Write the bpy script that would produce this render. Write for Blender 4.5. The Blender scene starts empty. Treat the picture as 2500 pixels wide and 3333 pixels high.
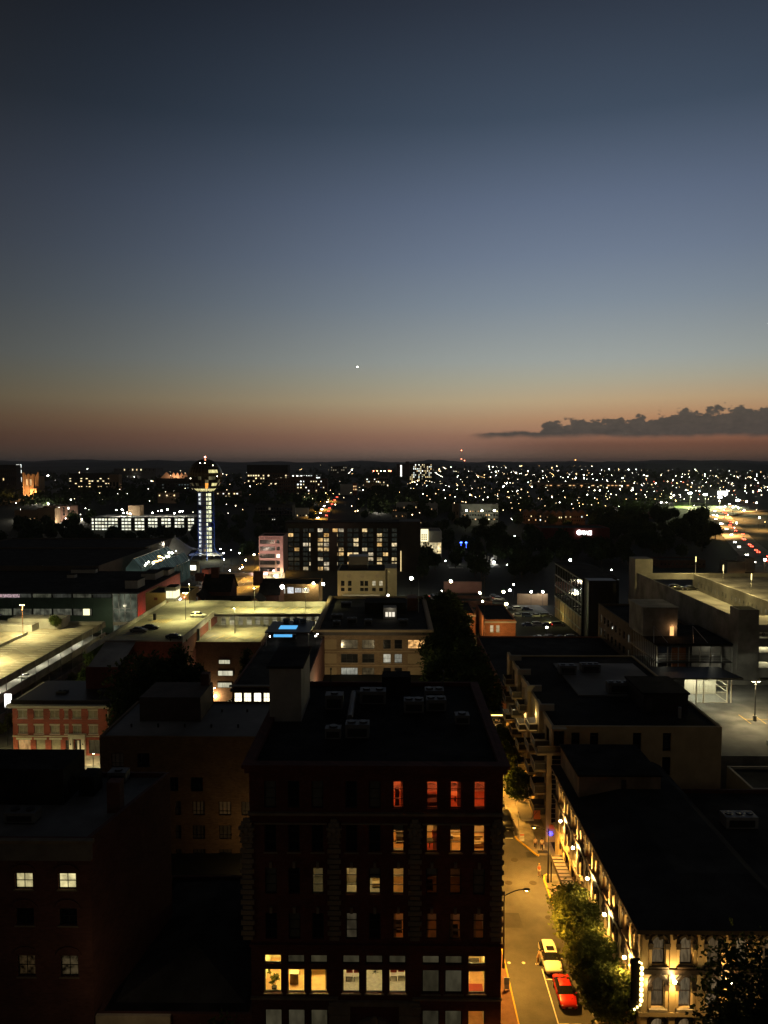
import bpy, bmesh, math, random
from mathutils import Vector, Matrix, noise
R = math.radians
rnd = random.Random(7)
sc = bpy.context.scene
col = sc.collection

# ------------------------------------------------------------------ camera, sky, exposure
CAM = Vector((0, 0, 55)); PITCH = R(-3.64); YAW = R(0.62); F = 2500.0
cd = bpy.data.cameras.new('camera'); cam = bpy.data.objects.new('camera', cd); col.objects.link(cam)
cam.location = CAM; cam.rotation_euler = (R(90) + PITCH, 0, YAW)
cd.sensor_fit = 'VERTICAL'; cd.sensor_height = 36; cd.lens = 36 * F / 3333
cd.clip_start = 0.5; cd.clip_end = 90000
sc.camera = cam
sc.view_settings.view_transform = 'Standard'; sc.view_settings.look = 'None'
sc.view_settings.exposure = 0; sc.view_settings.gamma = 1; sc.view_settings.use_curve_mapping = False
sc.render.engine = 'CYCLES'
cy = sc.cycles
cy.use_denoising = True; cy.max_bounces = 6; cy.diffuse_bounces = 3; cy.glossy_bounces = 2
cy.transparent_max_bounces = 8; cy.volume_bounces = 0; cy.sample_clamp_indirect = 4
cy.caustics_reflective = False; cy.caustics_refractive = False; cy.use_light_tree = True

def s2l(c):
    return tuple(((x / 255) / 12.92 if x / 255 <= .04045 else ((x / 255 + .055) / 1.055) ** 2.4) for x in c)

world = bpy.data.worlds.new('World'); sc.world = world; world.use_nodes = True
nt = world.node_tree; N = nt.nodes; Lk = nt.links
N.clear()
def nd(t, **k):
    n = N.new(t)
    for a, b in k.items(): setattr(n, a, b)
    return n
def math_(op, a, b=None, c=None, clamp=False):
    n = nd('ShaderNodeMath', operation=op, use_clamp=clamp)
    for i, v in enumerate((a, b, c)):
        if v is None: continue
        if isinstance(v, (int, float)): n.inputs[i].default_value = v
        else: Lk.new(v, n.inputs[i])
    return n.outputs[0]
tc = nd('ShaderNodeTexCoord'); sep = nd('ShaderNodeSeparateXYZ'); Lk.new(tc.outputs['Generated'], sep.inputs[0])
elev = math_('ARCSINE', sep.outputs[2])
fac = math_('DIVIDE', elev, R(90), clamp=True)
fac = math_('POWER', fac, 0.5)                       # finer steps near the horizon
ramp = nd('ShaderNodeValToRGB'); Lk.new(fac, ramp.inputs[0])
SKY = [(0, (112, 93, 82)), (.62, (123, 100, 87)), (1.3, (136, 102, 87)), (2.0, (146, 109, 89)), (3.15, (163, 131, 102)), (4.5, (170, 153, 123)), (5.9, (157, 153, 135)),
       (7.4, (144, 149, 145)), (11.4, (117, 128, 139)), (14.5, (101, 113, 131)), (18, (86, 98, 118)), (23.2, (58, 70, 86)), (30, (40, 47, 59)), (45, (39, 44, 52)), (90, (42, 44, 47))]
el = ramp.color_ramp.elements
while len(el) < len(SKY): el.new(.5)
for e, (a, c) in zip(el, SKY):
    e.position = math.sqrt(a / 90); e.color = (*s2l(c), 1)
# the west glows a little right of the view's middle; the east is night already
GLOW = R(15)
d = math_('ADD', math_('MULTIPLY', sep.outputs[0], math.sin(GLOW)), math_('MULTIPLY', sep.outputs[1], math.cos(GLOW)))
h = math_('SQRT', math_('ADD', math_('MULTIPLY', sep.outputs[0], sep.outputs[0]), math_('MULTIPLY', sep.outputs[1], sep.outputs[1])))
ca = math_('DIVIDE', d, math_('MAXIMUM', h, .02))
az = math_('POWER', math_('MULTIPLY_ADD', ca, .5, .5, clamp=True), 12.5)
azb = math_('SUBTRACT', 1, math_('MULTIPLY', az, 1.3), clamp=True)
az = math_('MULTIPLY_ADD', az, 1.12, .1)
hi = math_('MULTIPLY', math_('SUBTRACT', elev, R(32)), 1 / R(45), clamp=True)   # the zenith does not depend on the azimuth
azm = math_('ADD', math_('MULTIPLY', az, math_('SUBTRACT', 1, hi)), math_('MULTIPLY', hi, .9))
mul = nd('ShaderNodeVectorMath', operation='SCALE'); Lk.new(ramp.outputs[0], mul.inputs[0]); Lk.new(azm, mul.inputs['Scale'])
# a cumulus bank low in the west, its base lost in haze
azi = math_('ARCTAN2', sep.outputs[0], sep.outputs[1]); deg = lambda v: math_('MULTIPLY', v, 180/math.pi)
azd, eld = deg(azi), deg(elev)
tr_ = nd('ShaderNodeValToRGB'); Lk.new(math_('DIVIDE', azd, 40, clamp=True), tr_.inputs[0]); tr_.color_ramp.interpolation = 'B_SPLINE'
TOPS = [(5.2, 1.9), (6.5, 2.3), (10.6, 2.35), (11.6, 2.85), (12.6, 3.05), (15, 2.95), (17.5, 3.3), (19.2, 3.25), (21, 3.5), (22.6, 3.6), (23.6, 4.0), (24.6, 3.6), (27, 3.7), (31, 3.3), (36, 2.4), (40, 1.5)]
te = tr_.color_ramp.elements
while len(te) < len(TOPS): te.new(.5)
for e, (a, t) in zip(te, TOPS): e.position = a/40; e.color = (t/5, t/5, t/5, 1)
cv = nd('ShaderNodeCombineXYZ'); Lk.new(azd, cv.inputs[0]); Lk.new(math_('MULTIPLY', eld, 1.5), cv.inputs[1])
def nz(scale, det):
    n = nd('ShaderNodeTexNoise'); n.inputs['Scale'].default_value = scale; n.inputs['Detail'].default_value = det; n.inputs['Roughness'].default_value = .55; Lk.new(cv.outputs[0], n.inputs['Vector']); return math_('SUBTRACT', n.outputs['Fac'], .5)
def sstep(v, a, b):
    m = nd('ShaderNodeMapRange', interpolation_type='SMOOTHSTEP'); m.inputs[1].default_value = a; m.inputs[2].default_value = b; Lk.new(v, m.inputs[0]); return m.outputs[0]
pf_ = math_('ADD', math_('MULTIPLY', nz(.75, 5), 2.3), math_('MULTIPLY', nz(2.6, 4), .5))
edge = math_('ADD', math_('SUBTRACT', math_('MULTIPLY', tr_.outputs[0], 5), eld), math_('MULTIPLY', pf_, sstep(azd, 9, 12.5)))
edge = math_('ADD', edge, math_('MULTIPLY', nz(1.6, 3), .3))
cm_ = math_('MULTIPLY', math_('MULTIPLY', sstep(edge, -.06, .14), sstep(math_('ADD', eld, math_('MULTIPLY', nz(.5, 3), .5)), 1.65, 2.15)), math_('MULTIPLY', sstep(azd, 5, 7.5), sstep(azd, 40, 36)))
um = math_('MULTIPLY', sstep(azd, 3, 14), math_('MULTIPLY', math_('SUBTRACT', 1, sstep(eld, 1.2, 2.4)), .42))
shade = nd('ShaderNodeVectorMath', operation='SCALE'); Lk.new(mul.outputs[0], shade.inputs[0]); Lk.new(math_('SUBTRACT', 1, um), shade.inputs['Scale'])
cmx = nd('ShaderNodeMix', data_type='RGBA'); Lk.new(math_('MULTIPLY', cm_, .93), cmx.inputs[0])
warm = nd('ShaderNodeMix', data_type='RGBA', blend_type='MULTIPLY'); Lk.new(math_('MULTIPLY', sstep(azd, 2, 24), sstep(eld, 7, 3)), warm.inputs[0]); Lk.new(shade.outputs[0], warm.inputs[6]); warm.inputs[7].default_value = (1.06, .87, .76, 1)
Lk.new(warm.outputs[2], cmx.inputs[6])
ct = nd('ShaderNodeMix', data_type='RGBA'); Lk.new(math_('MULTIPLY_ADD', math_('ADD', nz(1.1, 5), nz(3, 3)), 1.4, .5, clamp=True), ct.inputs[0]); ct.inputs[6].default_value = (*s2l((57, 60, 59)), 1); ct.inputs[7].default_value = (*s2l((80, 76, 71)), 1); Lk.new(ct.outputs[2], cmx.inputs[7])
sky = nd('ShaderNodeTexSky', sky_type='NISHITA', sun_disc=False, sun_elevation=R(-4), sun_rotation=R(17), altitude=300, dust_density=3)
bg1 = nd('ShaderNodeBackground'); eg = nd('ShaderNodeVectorMath', operation='SCALE'); eg.inputs[0].default_value = (.029, .0215, .0115); Lk.new(math_('MULTIPLY', math_('POWER', azb, 6), math_('SUBTRACT', 1, sstep(eld, 10, 60))), eg.inputs['Scale'])   # skyglow of the city in the dark half of the sky
sm2 = nd('ShaderNodeVectorMath', operation='ADD'); Lk.new(cmx.outputs[2], sm2.inputs[0]); Lk.new(eg.outputs[0], sm2.inputs[1]); Lk.new(sm2.outputs[0], bg1.inputs[0]); bg1.inputs[1].default_value = 1
bg2 = nd('ShaderNodeBackground'); Lk.new(sky.outputs[0], bg2.inputs[0]); bg2.inputs[1].default_value = 0.02
add = nd('ShaderNodeAddShader'); Lk.new(bg1.outputs[0], add.inputs[0]); Lk.new(bg2.outputs[0], add.inputs[1])
wo = nd('ShaderNodeOutputWorld'); Lk.new(add.outputs[0], wo.inputs[0])

# ------------------------------------------------------------------ survey helpers (bearing + distance -> place on the ground plan)
RM = Matrix.Rotation(YAW, 3, 'Z') @ Matrix.Rotation(R(90) + PITCH, 3, 'X')
def ray(px, py): return RM @ Vector(((px - 1250) / F, -(py - 1666.5) / F, -1))
def P(px, py, Y):
    r = ray(px, py); return CAM + r * (Y / r.y)
def G(px, py, z=0):
    r = ray(px, py); return CAM + r * ((z - CAM.z) / r.z)
def X_(px, Y, py=1700): return P(px, py, Y).x
def shift_since(mark, dy, dz=0, keep=()):
    for o in list(col.objects):
        if o.parent is None and o.name not in mark and o.name not in keep: o.location.y += dy; o.location.z += dz
def names(): return {o.name for o in col.objects}
def Z_(py, Y): return P(1277, py, Y).z

# ------------------------------------------------------------------ materials
MATS = {}
def M(name, c, rough=.85, var=.3, scale=.6, metal=0, bump=0, spec=.3, stains=0, brick=None):
    if name in MATS: return MATS[name]
    m = bpy.data.materials.new(name); m.use_nodes = True; t = m.node_tree; n = t.nodes; l = t.links
    b = n['Principled BSDF']; b.inputs['Roughness'].default_value = rough; b.inputs['Metallic'].default_value = metal
    b.inputs['Specular IOR Level'].default_value = spec
    tcx = n.new('ShaderNodeTexCoord')
    ns = n.new('ShaderNodeTexNoise'); ns.inputs['Scale'].default_value = scale; ns.inputs['Detail'].default_value = 5; ns.inputs['Roughness'].default_value = .65
    l.new(tcx.outputs['Object'], ns.inputs['Vector'])
    mr = n.new('ShaderNodeMapRange'); mr.inputs[1].default_value = .3; mr.inputs[2].default_value = .7
    mr.inputs[3].default_value = 1 - var; mr.inputs[4].default_value = 1 + var
    l.new(ns.outputs['Fac'], mr.inputs[0])
    val = mr.outputs[0]
    if stains:
        n2 = n.new('ShaderNodeTexNoise'); n2.inputs['Scale'].default_value = stains; n2.inputs['Detail'].default_value = 3
        l.new(tcx.outputs['Object'], n2.inputs['Vector'])
        m2 = n.new('ShaderNodeMapRange'); m2.inputs[1].default_value = .35; m2.inputs[2].default_value = .6; m2.inputs[3].default_value = .6; m2.inputs[4].default_value = 1.1
        l.new(n2.outputs['Fac'], m2.inputs[0])
        mm = n.new('ShaderNodeMath'); mm.operation = 'MULTIPLY'; l.new(val, mm.inputs[0]); l.new(m2.outputs[0], mm.inputs[1]); val = mm.outputs[0]
    base = n.new('ShaderNodeVectorMath'); base.operation = 'SCALE'; base.inputs[0].default_value = c; l.new(val, base.inputs['Scale'])
    out = base.outputs[0]
    if brick:
        sw = n.new('ShaderNodeSeparateXYZ'); l.new(tcx.outputs['Object'], sw.inputs[0])
        ad = n.new('ShaderNodeMath'); ad.operation = 'ADD'; l.new(sw.outputs[0], ad.inputs[0]); l.new(sw.outputs[1], ad.inputs[1])
        cb = n.new('ShaderNodeCombineXYZ'); l.new(ad.outputs[0], cb.inputs[0]); l.new(sw.outputs[2], cb.inputs[1])
        bt = n.new('ShaderNodeTexBrick'); l.new(cb.outputs[0], bt.inputs['Vector'])
        bt.inputs['Scale'].default_value = 1; bt.inputs['Brick Width'].default_value = brick; bt.inputs['Row Height'].default_value = brick * .36
        bt.inputs['Mortar Size'].default_value = brick * .05
        bt.inputs['Color1'].default_value = (1.1, 1.1, 1.1, 1); bt.inputs['Color2'].default_value = (.75, .72, .7, 1); bt.inputs['Mortar'].default_value = (.9, .95, 1, 1)
        mx = n.new('ShaderNodeVectorMath'); mx.operation = 'MULTIPLY'; l.new(out, mx.inputs[0]); l.new(bt.outputs['Color'], mx.inputs[1]); out = mx.outputs[0]
    l.new(out, b.inputs['Base Color'])
    if bump:
        bp = n.new('ShaderNodeBump'); bp.inputs['Strength'].default_value = bump; bp.inputs['Distance'].default_value = .05
        n3 = n.new('ShaderNodeTexNoise'); n3.inputs['Scale'].default_value = scale * 12; l.new(tcx.outputs['Object'], n3.inputs['Vector'])
        l.new(n3.outputs['Fac'], bp.inputs['Height']); l.new(bp.outputs[0], b.inputs['Normal'])
    MATS[name] = m; return m
def E(name, c, s, sample=True):
    if name in MATS: return MATS[name]
    m = bpy.data.materials.new(name); m.use_nodes = True; n = m.node_tree.nodes; n.clear()
    e = n.new('ShaderNodeEmission'); e.inputs[0].default_value = (*c, 1); e.inputs[1].default_value = s
    o = n.new('ShaderNodeOutputMaterial'); m.node_tree.links.new(e.outputs[0], o.inputs[0])
    if not sample: m.cycles.emission_sampling = 'NONE'
    MATS[name] = m; return m
def LIT(name, c1, c2, s, contrast=.6, scale=1.2, stretch=(1, 1, .5), sample=False):
    """lit window: light of a room seen through blinds and curtains, different in every window"""
    if name in MATS: return MATS[name]
    m = bpy.data.materials.new(name); m.use_nodes = True; t = m.node_tree; n = t.nodes; l = t.links; n.clear()
    oi = n.new('ShaderNodeObjectInfo'); tcx = n.new('ShaderNodeTexCoord')
    ml = n.new('ShaderNodeMath'); ml.operation = 'MULTIPLY'; ml.inputs[1].default_value = 97; l.new(oi.outputs['Random'], ml.inputs[0])
    vs = n.new('ShaderNodeVectorMath'); vs.operation = 'MULTIPLY'; vs.inputs[1].default_value = stretch; l.new(tcx.outputs['Object'], vs.inputs[0])
    va = n.new('ShaderNodeVectorMath'); va.operation = 'ADD'; l.new(vs.outputs[0], va.inputs[0]); l.new(ml.outputs[0], va.inputs[1])
    ns = n.new('ShaderNodeTexNoise'); ns.inputs['Scale'].default_value = scale; ns.inputs['Detail'].default_value = 4; l.new(va.outputs[0], ns.inputs['Vector'])
    mr = n.new('ShaderNodeMapRange'); mr.inputs[1].default_value = .36; mr.inputs[2].default_value = .64; mr.inputs[3].default_value = 1 - contrast; mr.inputs[4].default_value = 1
    l.new(ns.outputs['Fac'], mr.inputs[0])
    mix = n.new('ShaderNodeMix'); mix.data_type = 'RGBA'; mix.inputs[6].default_value = (*c1, 1); mix.inputs[7].default_value = (*c2, 1); l.new(oi.outputs['Random'], mix.inputs[0])
    r2 = n.new('ShaderNodeMath'); r2.operation = 'MULTIPLY_ADD'; r2.inputs[1].default_value = .7; r2.inputs[2].default_value = .5
    fr = n.new('ShaderNodeMath'); fr.operation = 'FRACT'; l.new(ml.outputs[0], fr.inputs[0]); l.new(fr.outputs[0], r2.inputs[0])
    st = n.new('ShaderNodeMath'); st.operation = 'MULTIPLY'; l.new(mr.outputs[0], st.inputs[0]); l.new(r2.outputs[0], st.inputs[1])
    s2 = n.new('ShaderNodeMath'); s2.operation = 'MULTIPLY'; s2.inputs[1].default_value = s; l.new(st.outputs[0], s2.inputs[0])
    e = n.new('ShaderNodeEmission'); l.new(mix.outputs[2], e.inputs[0]); l.new(s2.outputs[0], e.inputs[1])
    g = n.new('ShaderNodeBsdfGlossy'); g.inputs['Roughness'].default_value = .1; g.inputs[0].default_value = (.04, .04, .04, 1)
    ad = n.new('ShaderNodeAddShader'); l.new(e.outputs[0], ad.inputs[0]); l.new(g.outputs[0], ad.inputs[1])
    o = n.new('ShaderNodeOutputMaterial'); l.new(ad.outputs[0], o.inputs[0])
    if not sample: m.cycles.emission_sampling = 'NONE'
    MATS[name] = m; return m
def GLASS(name='clear_glass', tint=(.9, .92, .9)):
    if name in MATS: return MATS[name]
    m = bpy.data.materials.new(name); m.use_nodes = True; n = m.node_tree.nodes; l = m.node_tree.links; n.clear()
    t = n.new('ShaderNodeBsdfTransparent'); t.inputs[0].default_value = (*tint, 1)
    g = n.new('ShaderNodeBsdfGlossy'); g.inputs['Roughness'].default_value = .03
    f = n.new('ShaderNodeFresnel'); f.inputs[0].default_value = 1.45
    mx = n.new('ShaderNodeMixShader'); l.new(f.outputs[0], mx.inputs[0]); l.new(t.outputs[0], mx.inputs[1]); l.new(g.outputs[0], mx.inputs[2])
    o = n.new('ShaderNodeOutputMaterial'); l.new(mx.outputs[0], o.inputs[0]); MATS[name] = m; return m
def LEAF(name, c):
    if name in MATS: return MATS[name]
    m = bpy.data.materials.new(name); m.use_nodes = True; n = m.node_tree.nodes; l = m.node_tree.links; n.clear()
    tcx = n.new('ShaderNodeTexCoord'); ns = n.new('ShaderNodeTexNoise'); ns.inputs['Scale'].default_value = 1.3; l.new(tcx.outputs['Object'], ns.inputs['Vector'])
    mr = n.new('ShaderNodeMapRange'); mr.inputs[1].default_value = .3; mr.inputs[2].default_value = .7; mr.inputs[3].default_value = .5; mr.inputs[4].default_value = 1.5; l.new(ns.outputs['Fac'], mr.inputs[0])
    b = n.new('ShaderNodeVectorMath'); b.operation = 'SCALE'; b.inputs[0].default_value = c; l.new(mr.outputs[0], b.inputs['Scale'])
    d1 = n.new('ShaderNodeBsdfDiffuse'); d2 = n.new('ShaderNodeBsdfTranslucent'); l.new(b.outputs[0], d1.inputs[0]); l.new(b.outputs[0], d2.inputs[0])
    mx = n.new('ShaderNodeMixShader'); mx.inputs[0].default_value = .35; l.new(d1.outputs[0], mx.inputs[1]); l.new(d2.outputs[0], mx.inputs[2])
    o = n.new('ShaderNodeOutputMaterial'); l.new(mx.outputs[0], o.inputs[0]); MATS[name] = m; return m

ASPH = M('worn_asphalt', (.105, .1, .092), .8, .22, .35, bump=.3, stains=.09)
ASPHD = M('dark_asphalt', (.05, .05, .05), .85, .3, .3, bump=.3)
CONC = M('concrete', (.36, .35, .32), .85, .18, .3, stains=.12)
CONC_D = M('weathered_concrete', (.24, .23, .21), .9, .25, .35, stains=.2)
BRICK = M('red_brick', (.2, .065, .045), .85, .25, .5, brick=.5)
BRICK_D = M('dark_brick', (.1, .042, .032), .9, .25, .4, brick=.5)
BRICK_T = M('tan_brick', (.25, .17, .1), .85, .22, .5, brick=.5)
BRICK_O = M('orange_brick', (.33, .13, .06), .85, .2, .5, brick=.5)
ROOF = M('tar_roof', (.045, .044, .042), .95, .4, .25, bump=.4, stains=.1, spec=.05)
ROOF_G = M('grey_membrane_roof', (.19, .182, .17), .85, .2, .2, stains=.08)
ROOF_B = M('black_roof', (.022, .021, .02), .95, .45, .3, spec=.05, stains=.15)
STONE = M('limestone', (.3, .26, .2), .85, .25, .8, bump=.3)
CREAM = M('cream_stucco', (.47, .36, .2), .85, .15, .5, bump=.2)
CREAM2 = M('pale_stucco', (.42, .38, .3), .85, .15, .4)
WHITE = M('white_paint', (.72, .7, .66), .6, .1, .8)
BLACK = M('black_paint', (.02, .02, .02), .5, .2, 1)
BROWN = M('dark_trim', (.035, .025, .02), .45, .2, 1)
STEEL = M('galvanised_steel', (.35, .35, .34), .45, .15, 1, metal=.6)
DSTEEL = M('dark_steel', (.05, .05, .05), .5, .15, 1, metal=.4)
YEL = M('yellow_paint', (.62, .4, .05), .7, .2, 1.2)
LINE = M('white_line_paint', (.62, .6, .55), .7, .25, 1.5)
DGLASS = M('dark_glass', (.012, .013, .015), .06, .1, 1, spec=.6)
BLIND = M('window_blind', (.3, .28, .24), .6, .15, 1.5)
WOOD = M('oak_floor', (.42, .24, .1), .4, .25, 1.5)
PLASTER = M('room_plaster', (.62, .55, .42), .8, .05, 1)
GRASS = M('dark_grass', (.035, .05, .02), .95, .4, .05, stains=.01)
FAR = M('valley_ground', (.017, .018, .012), .95, .5, .01, stains=.003)
HILL = M('wooded_hill', (.06, .062, .055), .95, .35, .01, bump=.5)
BARK = M('bark', (.07, .055, .04), .9, .3, 3)
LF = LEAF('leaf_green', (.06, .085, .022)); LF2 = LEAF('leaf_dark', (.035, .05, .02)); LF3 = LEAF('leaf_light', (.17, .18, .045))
PAINT_Y = YEL
W_WARM = LIT('window_warm', (1, .62, .2), (1, .78, .4), 1.3)
W_WHITE = LIT('window_white', (1, .93, .7), (.9, .95, 1), 1.5)
W_DIM = LIT('window_dim', (.8, .6, .3), (.6, .6, .5), .12)
W_ORANGE = LIT('window_orange', (1, .42, .12), (1, .55, .2), .9)
W_BLUE = LIT('window_bluish', (.5, .75, .8), (.6, .7, .6), .25)
W_BRIGHT = LIT('window_bright', (1, .88, .55), (1, .95, .75), 3.2, .4)
W_GREY = LIT('window_grey_blind', (.8, .68, .36), (.8, .7, .42), .056, .5)

# ------------------------------------------------------------------ mesh building
class MB:
    def __init__(s): s.v = []; s.f = []; s.m = []
    def quad(s, a, b, c, d, m=0):
        i = len(s.v); s.v += [tuple(a), tuple(b), tuple(c), tuple(d)]; s.f.append((i, i+1, i+2, i+3)); s.m.append(m)
    def poly(s, pts, m=0):
        i = len(s.v); s.v += [tuple(p) for p in pts]; s.f.append(tuple(range(i, i+len(pts)))); s.m.append(m)
    def box(s, x0, x1, y0, y1, z0, z1, m=0):
        if x0 > x1: x0, x1 = x1, x0
        if y0 > y1: y0, y1 = y1, y0
        i = len(s.v); s.v += [(x, y, z) for z in (z0, z1) for x, y in ((x0, y0), (x1, y0), (x1, y1), (x0, y1))]
        for q in ((3, 2, 1, 0), (4, 5, 6, 7), (0, 1, 5, 4), (1, 2, 6, 5), (2, 3, 7, 6), (3, 0, 4, 7)):
            s.f.append(tuple(i+k for k in q)); s.m.append(m)
        return s
    def prism(s, pts, z0, z1, m=0, mt=None):
        n = len(pts); i = len(s.v)
        s.v += [(p[0], p[1], z0) for p in pts] + [(p[0], p[1], z1) for p in pts]
        for k in range(n):
            s.f.append((i+k, i+(k+1) % n, i+n+(k+1) % n, i+n+k)); s.m.append(m)
        s.f.append(tuple(i+n+k for k in range(n))); s.m.append(m if mt is None else mt)
        s.f.append(tuple(i+k for k in reversed(range(n)))); s.m.append(m)
        return s
    def tube(s, p, q, r0, r1=None, n=8, m=0, cap=True):
        p = Vector(p); q = Vector(q); r1 = r0 if r1 is None else r1
        d = (q-p).normalized(); a = d.orthogonal().normalized(); b = d.cross(a); i = len(s.v)
        for c, r in ((p, r0), (q, r1)):
            for k in range(n):
                t = 2*math.pi*k/n; s.v.append(tuple(c + (a*math.cos(t)+b*math.sin(t))*r))
        for k in range(n):
            s.f.append((i+k, i+(k+1) % n, i+n+(k+1) % n, i+n+k)); s.m.append(m)
        if cap:
            s.f.append(tuple(i+n+k for k in range(n))); s.m.append(m)
            s.f.append(tuple(i+k for k in reversed(range(n)))); s.m.append(m)
        return s
    def path(s, pts, r, n=6, m=0):
        for a, b in zip(pts, pts[1:]): s.tube(a, b, r, r, n, m)
        return s
    def ball(s, c, r, sx=1, sy=1, sz=1, nu=10, nv=6, m=0):
        i = len(s.v); c = Vector(c)
        for j in range(nv+1):
            t = math.pi*j/nv
            for k in range(nu):
                a = 2*math.pi*k/nu
                s.v.append((c.x+r*sx*math.sin(t)*math.cos(a), c.y+r*sy*math.sin(t)*math.sin(a), c.z+r*sz*math.cos(t)))
        for j in range(nv):
            for k in range(nu):
                s.f.append((i+j*nu+k, i+(j+1)*nu+k, i+(j+1)*nu+(k+1) % nu, i+j*nu+(k+1) % nu)); s.m.append(m)
        return s
    def mesh(s, name, mats, off=(0, 0, 0), smooth=False):
        me = bpy.data.meshes.new(name)
        o = Vector(off)
        me.from_pydata([(x-o.x, y-o.y, z-o.z) for x, y, z in s.v], [], s.f)
        for m in (mats if isinstance(mats, (list, tuple)) else [mats]): me.materials.append(m)
        if any(s.m): me.polygons.foreach_set('material_index', s.m)
        if smooth: me.polygons.foreach_set('use_smooth', [True]*len(me.polygons))
        me.validate(); me.update(); return me
    def build(s, name, mats, parent=None, smooth=False, label=None):
        off = wloc(parent) if parent else (0, 0, 0)
        return link(name, s.mesh(name, mats, off, smooth), parent, label=label)
def wloc(o):
    v = Vector()
    while o is not None: v += o.location; o = o.parent
    return v
def link(name, me, parent=None, loc=None, rz=0, label=None):
    o = bpy.data.objects.new(name, me); col.objects.link(o)
    if parent: o.parent = parent
    if loc is not None: o.location = Vector(loc) - (wloc(parent) if parent else Vector())
    if rz: o.rotation_euler = (0, 0, rz)
    if label: o['label'] = label
    return o
def tag(o, label=None, cat=None, group=None, kind=None):
    if label: o['label'] = label
    if cat: o['category'] = cat
    if group: o['group'] = group
    if kind: o['kind'] = kind
    return o
def thing(name, label, cat, loc=(0, 0, 0), group=None):
    o = bpy.data.objects.new(name, None); col.objects.link(o); o.location = loc; o.empty_display_size = .3
    return tag(o, label, cat, group)
def solo(name, mb, mats, label, cat, group=None, loc=None, smooth=False):
    """a thing that is one mesh, its origin at its base"""
    if loc is None:
        xs = [p[0] for p in mb.v]; ys = [p[1] for p in mb.v]; loc = ((min(xs)+max(xs))/2, (min(ys)+max(ys))/2, min(p[2] for p in mb.v))
    o = link(name, mb.mesh(name, mats, loc, smooth)); o.location = loc
    return tag(o, label, cat, group)
def struct(name, mb, mats, smooth=False):
    o = mb.build(name, mats, None, smooth); o['kind'] = 'structure'; return o
def stuff(name, mb, mats, parent=None, smooth=False):
    o = mb.build(name, mats, parent, smooth); o['kind'] = 'stuff'; return o
def copy_tree(o, loc=None, rz=None, label=None, group=None, parent=None, scale=None):
    c = o.copy(); col.objects.link(c)
    if parent is not None: c.parent = parent
    if loc is not None: c.location = loc
    if rz is not None: c.rotation_euler = (0, 0, rz)
    if scale is not None: c.scale = (scale,)*3 if isinstance(scale, (int, float)) else scale
    if label: c['label'] = label
    if group: c['group'] = group
    for ch in list(o.children): copy_tree(ch, parent=c)
    return c
def lamp(name, kind, loc, power, color, parent=None, size=.2, spot=None, aim=None, blend=.6):
    d = bpy.data.lights.new(name, kind); d.energy = power; d.color = color
    if kind == 'SPOT': d.spot_size = R(spot); d.spot_blend = blend; d.shadow_soft_size = size
    elif kind == 'AREA': d.size = size
    else: d.shadow_soft_size = size
    o = bpy.data.objects.new(name, d); col.objects.link(o)
    if parent: o.parent = parent; o.location = Vector(loc)-wloc(parent)
    else: o.location = loc
    if aim is not None: o.rotation_euler = (Vector(aim)-Vector(loc)).to_track_quat('-Z', 'Y').to_euler()
    return o

# ------------------------------------------------------------------ walls and windows
FRONT, RIGHT, LEFT = 0.0, R(90), R(-90)       # which way a window faces: the viewer, +X, -X
def panel(mb, O, U, Nn, W, Hh, holes, t=.22, m=0, mr=None):
    """wall face with real openings: O lower corner, U along, Nn outward; holes (u0,u1,v0,v1)"""
    O = Vector(O); U = Vector(U); Nn = Vector(Nn); up = Vector((0, 0, 1)); mr = m if mr is None else mr
    us = sorted({0, W, *[h[0] for h in holes], *[h[1] for h in holes]}); vs = sorted({0, Hh, *[h[2] for h in holes], *[h[3] for h in holes]})
    for v0, v1 in zip(vs, vs[1:]):
        run = None
        for u0, u1 in zip(us, us[1:]):
            uc = (u0+u1)/2; vc = (v0+v1)/2
            solid = not any(h[0] < uc < h[1] and h[2] < vc < h[3] for h in holes)
            if solid: run = (run[0], u1) if run else (u0, u1)
            if run and (not solid or u1 == us[-1]):
                a, b = run; mb.quad(O+U*a+up*v0, O+U*b+up*v0, O+U*b+up*v1, O+U*a+up*v1, m); run = None
    for u0, u1, v0, v1 in holes:
        c = [O+U*u0+up*v0, O+U*u1+up*v0, O+U*u1+up*v1, O+U*u0+up*v1]
        for a, b in zip(c, c[1:]+c[:1]): mb.quad(a, b, b-Nn*t, a-Nn*t, mr)
WIN = {}
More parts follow.
